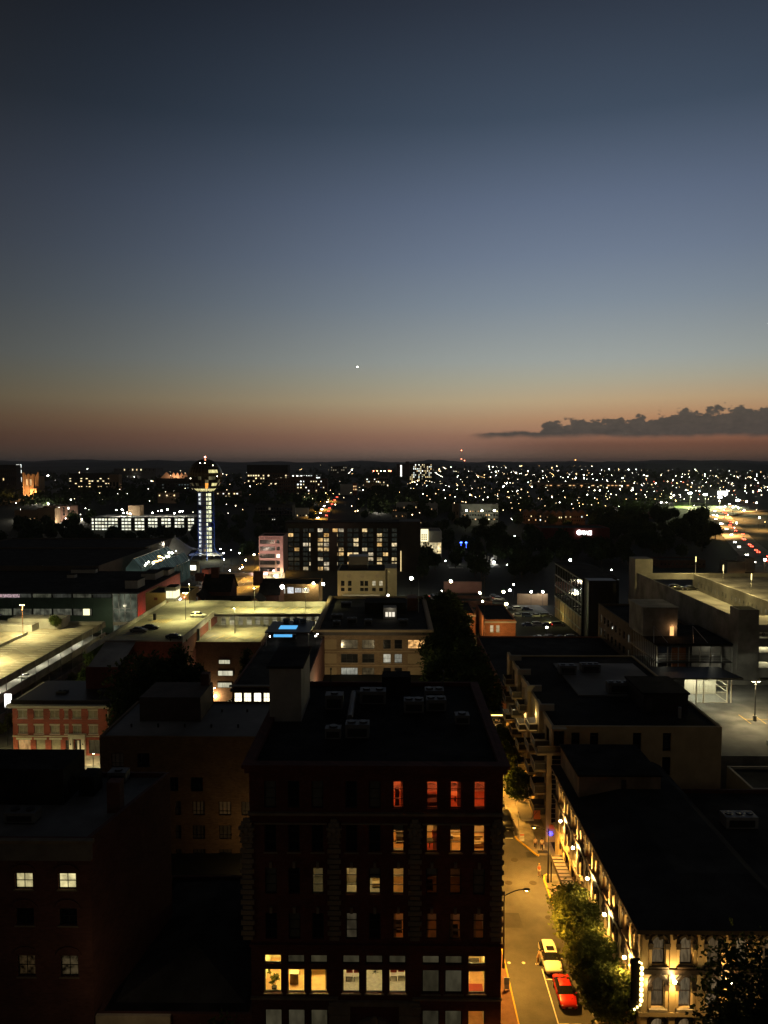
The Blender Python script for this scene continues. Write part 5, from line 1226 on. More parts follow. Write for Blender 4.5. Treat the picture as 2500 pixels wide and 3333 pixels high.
# ------------------------------------------------------------------ right side: roof lot, garage, low roofs
def right_side():
    # low dark buildings between the lane and the far lots
    o = block('low_roof_building', 'low dark roofed building with an amber brick side along the far lane', 'building', 23.6, 60, 166, 214, -2, 7.0, BRICK_O, ROOF, .4, lw=[(y, 3.2, 1.6, 3.0, DGLASS) for y in lin(168, 212, 9)], fm=BLACK)
    block('pale_wall_building', 'low building with a pale rendered wall at the right edge beneath the roof parking lot', 'building', 52.5, 84, 112.5, 121, 0, 7.6, CREAM2, ROOF, .4)
    block('dark_flat_roof', 'black flat roofed building at the right edge behind the big dark tree', 'building', 38.0, 80, 71, 108, 0, 9.5, BRICK_D, ROOF, .5)
    rooftop_unit(44, 98, 9.0, 4, 2, 1.6, 'air unit on the black flat roof at the right edge', STEEL_P); rooftop_unit(50, 90, 9.0, 3, 2, 1.4, 'nearer air unit on the black flat roof at the right edge', STEEL_P)
    # parking lot on a deck
    lot = thing('roof_parking_lot', 'grey roof level parking lot at the right with a tall lamp post', 'parking deck', (70, 145, 0))
    MB().box(47.8, 100, 124, 164.8, 7.4, 8.0).build('deck', ASPH_L, lot); MB().box(47.8, 100, 123.7, 123.997, 0, 8.15).build('front_wall', CONC_D, lot)
    MB().box(60, 100, 164.0, 164.6, 8.004, 8.9).build('kerb_wall', CONC_D, lot)
    lm = MB()
    for k in range(8): x = 64.8+k*2.7; lm.prism([(x, 139.5), (x+.12, 139.5), (x+.12, 144.5), (x, 144.5)], 8.004, 8.008)
    lm.box(64.8, 84, 141.9, 142.02, 8.0045, 8.0085); lm.build('bay_marking', YEL, lot)
    pole_lamp((66.2, 141, 8.0), 7.4, 'twin headed lamp post on a concrete footing in the roof level lot', 6200, (1, .8, .42), 'tall lot lamp posts', ((1, 0), (-1, 0)), DSTEEL, base=1.0)
    car('sedan', P_BLACK, (64.6, 127.8, 8.0), R(80), 'black car parked at the front edge of the roof level lot')
    # lit stair shelter
    s = thing('glass_shelter', 'white lit steel and glass stair shelter under a flat dark canopy', 'shelter', (62.5, 153.5, 8.0)); a0, a1, b0, b1 = 59.6, 65.8, 151.5, 157.5; zt = 13.0
    for x in (a0, 61.0, a1-.15, a1+.6):
        MB().box(x, x+.18, b0, b0+.18, 8.004, zt).build('post', CREAM2, s)
    for x in (a0, a1): MB().box(x, x+.18, b1-.18, b1, 8.004, zt).build('post', CREAM2, s)
    for z in (8.05, 10.1, 11.3, 12.4): MB().box(a0+.18, a1-.151, b0+.04, b0+.12, z, z+.1).build('rail', CREAM2, s); MB().box(a1+.05, a1+.13, b0+.2, b1-.2, z, z+.1).build('rail', CREAM2, s)
    for k in range(7): MB().box(61.5+k*.6, 61.56+k*.6, b1-.12, b1-.05, 8.0, zt).build('mullion', CREAM2, s)
    for k in range(18): MB().box(61.3+k*.25, 61.33+k*.25, b0+.06, b0+.09, 8.16, 10.09).build('baluster', CREAM2, s)
    MB().box(a0, a1, b1-.03, b1, 8.0, zt).build('back_wall', CREAM2, s)
    MB().quad((a0+.2, b0+.13, 10.2), (a1-.2, b0+.13, 10.2), (a1-.2, b0+.13, zt), (a0+.2, b0+.13, zt)); gl = MB(); gl.quad((a0+.2, b0+.14, 8.2), (a1-.2, b0+.14, 8.2), (a1-.2, b0+.14, zt), (a0+.2, b0+.14, zt)); gl.build('glass', GLASS(), s)
    MB().prism([(52, 150.2), (68.2, 150.2), (66.8, 158.5), (52, 158.5)], zt+.004, zt+.35).build('canopy', BLACK, s)
    MB().box(55.3, 56.9, 151.0, 151.3, zt-.1, zt).build('tube_light', glow((.95, 1, .85), 30), s)
    for x in (60.5, 64.6): MB().box(x-.5, x+.5, 154, 154.2, zt-.1, zt-.002).build('tube_light', glow((.95, 1, .85), 30), s); lamp('shelter_light', 'POINT', (x, 154, zt-.4), 1100, (1, 1, .72), s, .2)
    # open steel frame storeys
    f = thing('steel_stair_frame', 'open steel framed storeys with pale rails beside the concrete garage', 'stair frame', (64, 170, 8.0)); X0, X1, Y0, Y1 = 56.6, 72.6, 165.2, 184
    for z in (8.9, 12.3, 15.9): MB().box(X0, X1, Y0+.2, Y1, z, z+.32).build('floor', DSTEEL, f)
    for z in (9.2, 12.7):
        for k in range(8): x = X0+k*(X1-X0)/7-.1; MB().box(x, x+.2, Y0, Y0+.19, z, z+3.1).build('post', STEEL, f)
        for q in range(5): MB().box(X0+.1, X1-.1, Y0+.02, Y0+.1, z+.25+q*.34, z+.3+q*.34).build('rail', STEEL, f)
        for k in range(14): MB().box(X0-.02, X0+.05, Y0+.4+k*1.2, Y0+.48+k*1.2, z, z+3.1).build('rail', STEEL, f)
        MB().box(60.2, 63.2, Y0+1.2, Y0+1.4, z+.02, z+2.7).build('panel', BRICK_O, f); MB().box(66.0, X1-.3, Y0+5, Y0+5.2, z+.02, z+3).build('back_wall', CONC_D, f)
        lamp('stair_light', 'POINT', (69.5, Y0+3, z+2.6), 70, (1, .95, .7), f, .15); lamp('stair_light', 'POINT', (59, Y0+3, z+2.6), 40, (1, .95, .7), f, .15)
    MB().box(X0-.4, X1, Y0-.3, Y1, 16.224, 16.6).build('roof', ROOF_B, f)
    for x in (57.5, 66):
        for s_ in (-1, 1): MB().tube((x+1.5*s_, Y0+.4, 16.6), (x, Y0+5, 19.3), .06, .06, 5).build('brace', STEEL, f)
    p = thing('stair_penthouse', 'concrete penthouse with a glowing orange doorway', 'penthouse', (59, 176, 16.6)); pw = MB()
    panel(pw, (55.7, 172, 16.62), (1, 0, 0), (0, -1, 0), 7.6, 6.2, [(6.0, 7.05, .02, 2.15)], .3); pw.quad((55.7, 182, 16.62), (55.7, 172, 16.62), (55.7, 172, 22.82), (55.7, 182, 22.82)); pw.quad((63.3, 172, 16.62), (63.3, 182, 16.62), (63.3, 182, 22.82), (63.3, 172, 22.82)); pw.quad((63.3, 182, 16.62), (55.7, 182, 16.62), (55.7, 182, 22.82), (63.3, 182, 22.82)); pw.build('wall', CONC_D, p)
    MB().box(55.5, 63.5, 171.8, 182.2, 22.824, 23.1).build('roof', CONC_D, p); MB().box(61.68, 62.78, 172.6, 172.65, 16.62, 18.8).build('doorway', E('orange_doorway', (1, .48, .16), 1.6), p); lamp('door_light', 'POINT', (62.3, 171.4, 18.6), 60, (1, .5, .2), p, .15)
    # concrete parking garage
    gX0, gX1, gY0, gY1, gz = 73.7, 150, 165.5, 233, 22
    g = thing('concrete_parking_garage', 'big concrete parking garage at the right with lit levels and lamps along its top deck', 'parking garage', (110, 200, 8))
    MB().box(gX0, 78, gY0-.4, 169.4, 8.004, 23.9).build('stair_tower', CONC_D, g); MB().box(gX0+.4, 77.6, gY0, 169, 23.904, 23.92).build('tower_roof', ROOF_B, g)
    rows = [(17.65, 19.0), (14.5, 15.85), (11.25, 12.6), (8.1, 9.2)]
    fr = MB(); panel(fr, (78, gY0, 8.0), (1, 0, 0), (0, -1, 0), 72, 12.6, [(.4+k*9, 8.6+k*9, a-8, b-8) for a, b in rows for k in range(8)], .5); fr.quad((gX0, gY1, 0), (gX0, 169.4, 0), (gX0, 169.4, gz), (gX0, gY1, gz)); fr.quad((gX0+.3, 169.4, 17), (gX0+.3, gY1, 17), (gX0+.3, gY1, gz), (gX0+.3, 169.4, gz)); fr.quad((gX0, 169.4, gz), (gX0+.3, 169.4, gz), (gX0+.3, gY1, gz), (gX0, gY1, gz)); fr.build('wall', CONC_D, g)
    for k, (a, b) in enumerate(rows):
        m = MB(); m.quad((78.2, gY0+.5, a-.3), (150, gY0+.5, a-.3), (150, gY0+14, a-.3), (78.2, gY0+14, a-.3)); m.quad((78.2, gY0+14, a-.3), (150, gY0+14, a-.3), (150, gY0+14, b+.8), (78.2, gY0+14, b+.8)); m.quad((78.2, gY0+.5, b+.8), (78.2, gY0+14, b+.8), (150, gY0+14, b+.8), (150, gY0+.5, b+.8)); m.build('parking_level', CONC, g)
        for x in (82, 90): lamp('level_light', 'POINT', (x, gY0+6, b+.4), 420, (1, .92, .55), g, .3); MB().box(x-.6, x+.6, gY0+5.9, gY0+6.1, b+.7, b+.78).build('tube_light', glow((1, .92, .6), 25), g)
    d = MB(); d.quad((gX0+.3, 169.4, 17.6), (90.4, 169.4, 17.0), (90.4, gY1, 17.4), (gX0+.3, gY1, 17.6)); d.build('ramp_deck', CONC, g)
    w = MB(); n = 14; hs = []; L = gY1-166
    for k in range(26): hs.append((4+k*2.35+(k//9)*1.2, 4.6+k*2.35+(k//9)*1.2, 1.1, 2.5))
    panel(w, (90.4, gY1, 17.3), (0, -1, 0), (-1, 0, 0), L, 4.5, [h for h in hs if h[1] < L], .25); w.quad((90.4, gY1, 21.8), (90.4, 166, 21.8), (90.8, 166, 21.8), (90.8, gY1, 21.8)); w.build('ramp_wall', CONC, g)
    m = MB(); m.quad((90.9, 166, 17.3), (104, 166, 17.3), (104, gY1, 17.3), (90.9, gY1, 17.3)); m.quad((95, 166, 17.3), (95, gY1, 17.3), (95, gY1, 20.6), (95, 166, 20.6)); m.build('inner_level', CONC, g)
    for y in (172, 186, 200, 214, 228): lamp('level_light', 'POINT', (93, y, 20.2), 130, (1, .95, .7), g, .3)
    d = MB(); d.box(90.8, 150, 166, gY1, 20.6, 20.9); d.build('top_deck', CONC_D, g); MB().box(90.81, 150, gY1-.4, gY1, 20.904, 22).build('back_parapet', CONC_D, g); MB().box(gX0, 90.4, gY1-.6, gY1, 20.2, 22.0).build('crossbeam', CONC, g); MB().box(gX0, 79, gY1+2, gY1+8, 10, 26).build('lift_tower', CREAM2D, g)
    bw = MB(); bw.box(gX0, 150, gY1+.5, gY1+1.0, 0, 17.2); bw.build('back_wall', CONC_D, g)
    for k, y in enumerate((231.5, 212.5, 196, 181.0)):
        lab = ('farthest', 'second farthest', 'second nearest', 'nearest')[k]
        o_ = thing('deck_lamp', '%s of the slim lamp posts along the wall of the garage top deck' % lab, 'lamp post', (90.6, y, 21.8), 'slim lamp posts along the garage deck wall')
        MB().tube((90.6, y, 21.8), (90.6, y, 25.6), .09, .06, 7).build('pole', STEEL, o_); MB().tube((90.6, y, 25.6), (90.6, y, 27.2), .12, .12, 8).build('lamp_head', glow((1, .8, .3), 3.0), o_)
        lamp('lamp_light', 'POINT', (89.9, y, 26.6), 3800, (1, .76, .28), o_, .2)
    car('suv', P_BLACK, (84.5, 230, 17.42), R(90), 'dark car under the crossbeam at the end of the ramp deck'); car('sedan', P_BLACK, (88.6, 229.5, 17.4), R(90), 'second dark car under the crossbeam close to the ramp wall')
    car('sedan', P_WHITE, (82.6, gY0+5, 17.36), R(90), 'white car in the topmost lit garage level'); car('suv', P_WHITE, (81.5, gY0+4.5, 7.82), R(95), 'white car in the lowest lit garage level')
    # dark buildings left of the garage
    block('faint_brick_building', 'dark brick building whose faint window rows face the far lane', 'building', 57.7, 72, 186, 216, -6, 15.8, BRICK_D2, ROOF_B, .5, lw=[(y, z, 1.5, 2.0, DGLASS if (i*j) % 7 else W_DIM) for i, y in enumerate(lin(187, 215, 8)) for j, z in enumerate((1.5, 5, 8.5, 12.2))], fm=BLACK, style='sash')
    b = thing('dark_glass_building', 'tall dark glass gridded building above the low black roof', 'building', (65, 262, -10)); MB().box(60.3, 72, 245.3, 285, -10, 18).build('core', DGLASS, b)
    MB().box(61, 69.6, 240, 245.29, -8, 18.6).build('stair_tower', BLACK, b); MB().box(60.1, 72.1, 245.31, 285.2, 18.21, 18.5).build('roof', ROOF_B, b)
    for j, z in enumerate((-6, -2, 2, 6, 10, 14, 18)): MB().box(60.05, 60.3, 245, 285.2, z-.2, z+.2).build('floor_edge', CONC_D, b)
    for k in range(11): MB().box(60.1, 60.297, 245+k*4-.06, 245+k*4+.06, -10, 17.8).build('mullion', DSTEEL, b)
    for k in range(10): MB().box(60.2, 60.296, 245.1+k*4, 248.9+k*4, -9.8, 5.8).build('brick_panel', BRICK_T, b)
    lamp('corner_lamp', 'POINT', (56.5, 272, 1.0), 700, (.95, .85, .25), b, .3)
ASPH_L = M('grey_lot_asphalt', (.15, .145, .13), .85, .25, .25, bump=.3, stains=.12); BRICK_D2 = M('umber_brick', (.13, .09, .05), .9, .2, .5, brick=.5)
mark_ = names(); right_side(); shift_since(mark_, -2.7)

# orange lit brick buildings and the lot behind them
def mid_right():
    for x0, x1, y0, y1, z0, lab, cs in ((X_(1582, 232), X_(1682, 232), 232, 258, -4, 'orange lit two storey brick building with arched windows', (1604, 1624)), (X_(1495, 244), X_(1550, 244), 244, 266, -4, 'narrower orange lit brick building beside the dark street trees', (1528,))):
        zt = Z_(2016 if x0 > 27 else 1996, y0)
        fw = [(X_(c, y0), z, 1.1, 2.2, W_GREY2, 'sash') for c in cs for z in (zt-2.8, zt-6.2)]
        o = block('orange_brick_building', lab, 'building', x0, x1, y0, y1, z0-4, zt, BRICK_O, ROOF, .4, fw=fw, fm=CREAM2, sill=CREAM2)
        MB().box(x0-.2, x1+.2, y0-.3, y0-.003, zt-1.0, zt-.5).build('cornice', CREAM2, o); lamp('facade_light', 'POINT', ((x0+x1)/2, y0-7, 5.5), 1500, (1, .6, .22), o, .3)
    rr = random.Random(4)
    for k in range(9):
        y = 262+k*9; x0 = 20+rr.uniform(0, 6); x1 = x0+rr.uniform(9, 16); zt = rr.uniform(-1, 3.5)-k*.6
        if k in (3, 6): continue
        block('flat_roofed_shop', ('low shop with a dark roof just behind the orange brick pair', 'wide low shop second behind the orange brick pair', 'low shop third behind the orange brick pair', '', 'low shop halfway to the lit lot', 'low shop near the lit lot', '', 'low shop at the lit lot', 'last low shop before the bright lot')[k], 'shop', x0, x1, y, y+7.5, T(x0, y)-1, zt, BRICK_D, ROOF, .4)
W_GREY2 = LIT('lit_blind_pane', (1, .75, .4), (1, .8, .5), .55, .3)
mid_right()

# ------------------------------------------------------------------ left side: decks, brick garage, three storey brick house
BRICK_H = M('hotel_red_brick', (.24, .06, .04), .85, .2, .5, brick=.5)
def red_house():
    y0, y1 = 172.0, 190; x0, x1 = X_(42, y0, 2380), X_(352, y0, 2380); zb = -12.2; zt = Z_(2300, y0)
    o = thing('red_brick_hotel', 'three storey red brick building with white trimmed windows by the left street', 'building', ((x0+x1)/2, 181, zb))
    W3 = [(p, 1.9) for p in (75, 127, 179)]; px = [(75, 2.15), (127, 2.15), (179, 2.15), (217, .95), (251, 2.0), (304, 2.15)]
    fw = []
    for ya, yb in ((2316, 2342), (2365, 2392)):
        for p, w in px: fw.append((X_(p, y0, 2380), (Z_(ya, y0)+Z_(yb, y0))/2, w, Z_(ya, y0)-Z_(yb, y0), BLINDG2, 'double' if w > 1 else 'sash'))
    za, zc = Z_(2458, y0), Z_(2412, y0)
    for p, w, pn in ((78, 2.9, W_ORANGE), (131, 2.2, BLINDG2), (181, 2.2, BLINDG2)): fw.append((X_(p, y0, 2380), (za+zc)/2, w, zc-za, pn, 'plain'))
    dx = X_(254, y0, 2380); fw.append((dx, (za+zc)/2-.2, 1.7, zc-za+.3, DGLASS, 'double')); fw.append((X_(218, y0, 2380), zc-1.2, .8, 2.2, DGLASS, 'sash')); fw.append((X_(306, y0, 2380), (za+zc)/2, 2.6, zc-za, DGLASS, 'double'))
    mb = MB(); shell(mb, x0, x1, y0, y1, zb, zt, .5, front=False)
    panel(mb, (x0, y0, zb), (1, 0, 0), (0, -1, 0), x1-x0, zt-zb, [(a[0]-a[2]/2-x0, a[0]+a[2]/2-x0, a[1]-a[3]/2-zb, a[1]+a[3]/2-zb) for a in fw], .25); mb.build('wall', BRICK_H, o)
    rb = MB(); roof_deck(rb, x0, x1, y0, y1, zt-.5); rb.build('roof', ROOF_B, o)
    for i, a in enumerate(fw):
        window(o, (a[0], y0+.2, a[1]), a[2], a[3], a[4], a[5], FRONT, WHITE if i < 12 else BROWN, WHITE if i < 12 else None)
        if i < 12:
            t = a[1]+a[3]/2; MB().box(a[0]-a[2]/2-.12, a[0]+a[2]/2+.12, y0-.12, y0-.003, t+.02, t+.34).build('lintel', WHITE_S, o)
        elif i < 15: t = a[1]+a[3]/2; l_ = MB(); l_.prism([(a[0]-a[2]/2-.35, y0-.12), (a[0]+a[2]/2+.35, y0-.12), (a[0]+a[2]/2+.35, y0-.003), (a[0]-a[2]/2-.35, y0-.003)], t+.05, t+.5); l_.build('lintel', WHITE_S, o)
    for r_ in (77, 83):
        MB().box(x0-.12, x0-.003, y1-8, y1-6, -8, -6) 
    cm = MB().box(x0-1.0, x1+1.0, y0-1.1, y0-.004, zt-.1, zt+.25).box(x0-.6, x1+.6, y0-.6, y0-.006, zt-.5, zt-.104).box(x0-1.0, x0-.004, y0, y1, zt-.1, zt+.25).box(x1+.004, x1+1.0, y0, y1, zt-.1, zt+.25); cm.build('cornice', WHITE_S, o)
    fr = MB(); fr.box(x0-.4, x1+.4, y0+.2, y0+.9, zt+.254, zt+1.15); fr.box(x0, x1, y0+1.2, y1, zt+.25, zt+.6); fr.build('attic_parapet', BROWN, o)
    b = Z_(2400, y0); MB().box(x0-.1, dx-1.9, y0-.2, y0-.004, b-.12, b+.12).build('belt_course', WHITE_S, o); MB().box(dx+1.9, x1+.1, y0-.2, y0-.004, b-.12, b+.12).build('belt_course', WHITE_S, o)
    MB().box(x0-.05, dx-1.9, y0-.15, y0-.005, zb, zb+.5).build('plinth', WHITE_S, o)
    for s in (-1, 1): MB().box(dx+s*1.4-.38, dx+s*1.4+.38, y0-.9, y0-.1, zb+.1, Z_(2405, y0)).build('portal_pier', WHITE_S, o); MB().ball((dx+s*1.4, y0-1.0, zb+3.1), .16, 1, .7, 1.2, 8, 5).build('wall_lantern', BLACK, o)
    MB().box(dx-1.95, dx+1.95, y0-1.0, y0-.1, Z_(2405, y0)+.004, Z_(2391, y0)).build('portal_entablature', WHITE_S, o)
    MB().box(dx-.25, dx+.2, y0+.05, y0+.1, zb+.3, zc-.2).build('door', WHITE, o)
    MB().tube((x1+.1, y0-.1, zb), (x1+.1, y0-.1, zt-.2), .08, .08, 6).build('downpipe', WHITE_S, o)
    rooftop_unit(-79, 180, zt-.5, 2.4, 1.8, 1.6, 'air unit on the left of the red brick building roof'); rooftop_unit(-70, 182, zt-.5, 2, 1.6, 1.4, 'air unit on the right of the red brick building roof')
    return x0, x1
WHITE_S = M('white_trim', (.55, .52, .43), .7, .12, 1.5); BLINDG2 = M('net_curtain_behind_glass', (.23, .21, .15), .3, .35, 1.6, spec=.5)
hx0, hx1 = red_house()
mark_ = names()
s_ = MB().box(-110, -42, 152, 166.2, -10.99, -10.94); struct('road', s_, ASPH_L)
s_ = MB().box(hx0-.3, -42, 166.3, 171.8, -10.99, -10.84); struct('pavement', s_, PAVE)
s_ = MB().box(-97.2, hx0-.6, 166.3, 300, -10.99, -10.93); struct('road', s_, ASPH_L)
lm = MB(); 
for k in range(6): lm.box(-97+k*1.7, -96.1+k*1.7, 162.6, 165.8, -10.936, -10.93)
struct('crossing_marking', lm, LINE)
fn = thing('street_railing', 'thin railing with upright posts along the street below the red brick building', 'railing', (-72, 153.5, -10.94))
for k in range(14): MB().tube((-97+k*4.2, 153.4, -10.94), (-97+k*4.2, 153.4, -8.6), .05, .05, 6).build('post', DSTEEL, fn)
for z in (-8.7, -9.6): MB().tube((-97, 153.4, z), (-42, 153.4, z), .03, .03, 5).build('rail', DSTEEL, fn)
bc = thing('road_barricade', 'white and orange road barricade in the street before the red brick building', 'barricade', (-67.8, 157, -10.94))
for s in (-1, 1): MB().tube((-68.6, 157+.35*s, -10.94), (-68.6, 157, -9.2), .06, .06, 5).build('leg', WHITE, bc); MB().tube((-67, 157+.35*s, -10.94), (-67, 157, -9.2), .06, .06, 5).build('leg', WHITE, bc)
for z in (-9.4, -10.0): MB().box(-69, -66.6, 156.9, 157.05, z, z+.3).build('board', WHITE, bc)
solo('traffic_cone', MB().tube((-64.6, 157.6, -10.9), (-64.6, 157.6, -10.1), .25, .05, 10).box(-64.95, -64.25, 157.25, 157.95, -10.94, -10.89), ORANGE, 'orange traffic cone beside the barricade', 'traffic cone')
pole_lamp((-89.2, 163, -10.94), 7.5, 'pale twin headed lamp post at the left edge by the crossing', 5200, YELW, 'lamps lighting the left street', ((1, 0), (-1, 0)), WHITE)
pole_lamp((-60, 150, -11), 9, 'lamp post before the red brick building, hidden by the grey roofed block', 85000, (1, .8, .38), 'lamps lighting the left street', ((0, 1),))
pole_lamp((-78, 150, -11), 9, 'second lamp post before the red brick building, hidden by the lower left roof', 95000, (1, .8, .38), 'lamps lighting the left street', ((0, 1),))
ls = thing('lit_sign', 'white glowing blade sign at the left edge', 'sign', (-91.5, 178, -11)); MB().tube((-91.5, 178, -11), (-91.5, 178, 1.5), .1, .1, 7).build('post', BLACK, ls); MB().box(-91.9, -90.3, 177.9, 178.1, -1.6, 1.6).build('face', E('white_sign_face', (1, 1, .97), 2.5), ls)
for k in range(4): MB().box(-91.35+.03*(k % 2), -90.85, 177.86, 177.895, -1.0+k*.5, -.75+k*.5).build('lettering', BLACK, ls)

# pale two level parking deck at the far left
shift_since(mark_, 0, -1.2)
def left_deck():
    X0, X1, Y0, Y1 = -190, -98, 150, 262
    g = thing('parking_deck', 'pale lit two level parking deck at the far left', 'parking deck', (-140, 210, -11))
    d = MB(); d.box(X0, X1-.35, Y0, Y1, -.6, 0); d.build('top_deck', DECKM, g)
    for z0, z1 in ((-.9, 1.0), (-4.9, -2.7)):
        n = 14
        for k in range(n): a = Y0+(Y1-Y0)*k/n; b = Y0+(Y1-Y0)*(k+1)/n; MB().box(X1-.3, X1, a+.02, b-.02, z0, z1).build('parapet_panel', CONC_D if z0 > -2 else CONC, g)
    lv = MB(); lv.quad((X0, Y0, -4.2), (X1-.3, Y0, -4.2), (X1-.3, Y1, -4.2), (X0, Y1, -4.2)); lv.quad((X1-16, Y0, -4.2), (X1-16, Y1, -4.2), (X1-16, Y1, -.7), (X1-16, Y0, -.7)); lv.build('lower_level', CONC, g)
    lv = MB(); lv.quad((X0, Y0, -8.6), (X1, Y0, -8.6), (X1, Y1, -8.6), (X0, Y1, -8.6)); lv.box(X1-.5, X1-.2, Y0, Y1, -11, -8.0); lv.build('ground_level', CONC_D, g)
    for k in range(14): y = Y0+4+k*8; MB().tube((X1+.15, y, -10.9), (X1+.15, y, 1.2), .12, .12, 6).build('column', STEEL, g)
    for y in range(158, 262, 13): lamp('level_light', 'POINT', (X1-5, y, -1.2), 900, (1, .95, .72), g, .3)
    pm = MB(); pm.box(-117.3, -117, Y0, 246, .004, 1.0); pm.build('inner_parapet', CONC, g)
    r = MB(); r.box(-150, -117.6, 250, 258, .004, 2.2); r.box(-128, -110, 255, 262, .006, 3.3); r.box(-110, X1-.4, 260.5, 262, .003, 1.1); r.box(-150, -138, 240, 241, .005, 1.6); r.build('ramp_wall', CONC, g)
    lm = MB()
    for side, x0, x1 in ((0, -116.6, -111.6), (1, -104, -99.2)):
        for k in range(38): y = Y0+2+k*2.7; lm.box(x0, x1, y-.09, y+.09, .004, .008)
    lm.build('bay_marking', LINE, g)
    MB().box(-112.5, -111.7, 255.5, 256, .004, 1.3).build('ticket_machine', WHITE, g)
    pole_lamp((-117.15, 243, 1.0), 9.2, 'tall rusty lamp post on the pale parking deck in front of the green panelled building', 28000, (1, .84, .36), 'lamps lighting the pale parking deck', ((1, 0), (-1, 0)), M('rusty_pole', (.3, .12, .04), .7, .2, 2))
    pole_lamp((-117.15, 205, 1.0), 9.2, 'lamp post on the pale parking deck beyond the left edge', 100000, (1, .84, .36), 'lamps lighting the pale parking deck', ((1, 0), (-1, 0)), STEEL)
    pole_lamp((-117.15, 168, 1.0), 9.2, 'nearest lamp post of the pale parking deck beyond the left edge', 90000, (1, .84, .36), 'lamps lighting the pale parking deck', ((1, 0), (-1, 0)), STEEL)
    car('sedan', P_WHITE, (-101.5, 211, -4.2), R(-90), 'white car on the lower level of the pale parking deck')
DECKM = M('deck_concrete', (.29, .265, .205), .85, .28, .22, bump=.2, stains=.07, brick=7)
mark_ = names(); left_deck(); shift_since(mark_, -3.5)
sgn = MB()
for k in range(2):
    x = -151-14*k; n = 10
    for i in range(n):
        a, b = i/n, (i+1)/n; sgn.quad((x+12*a, 262.6, 1.0+1.6*math.sin(math.pi*a)), (x+12*b, 262.6, 1.0+1.6*math.sin(math.pi*b)), (x+12*b, 270, 1.0+1.6*math.sin(math.pi*b)), (x+12*a, 270, 1.0+1.6*math.sin(math.pi*a)))
solo('white_canopy', sgn, WHITE, 'white vaulted canopies behind the pale parking deck', 'canopy')
globe_lamp((-150, 255, 0), 4.5, 'bright white lamp at the left edge by the white canopies', 1500, (1, .98, .9), None, .5, 50)

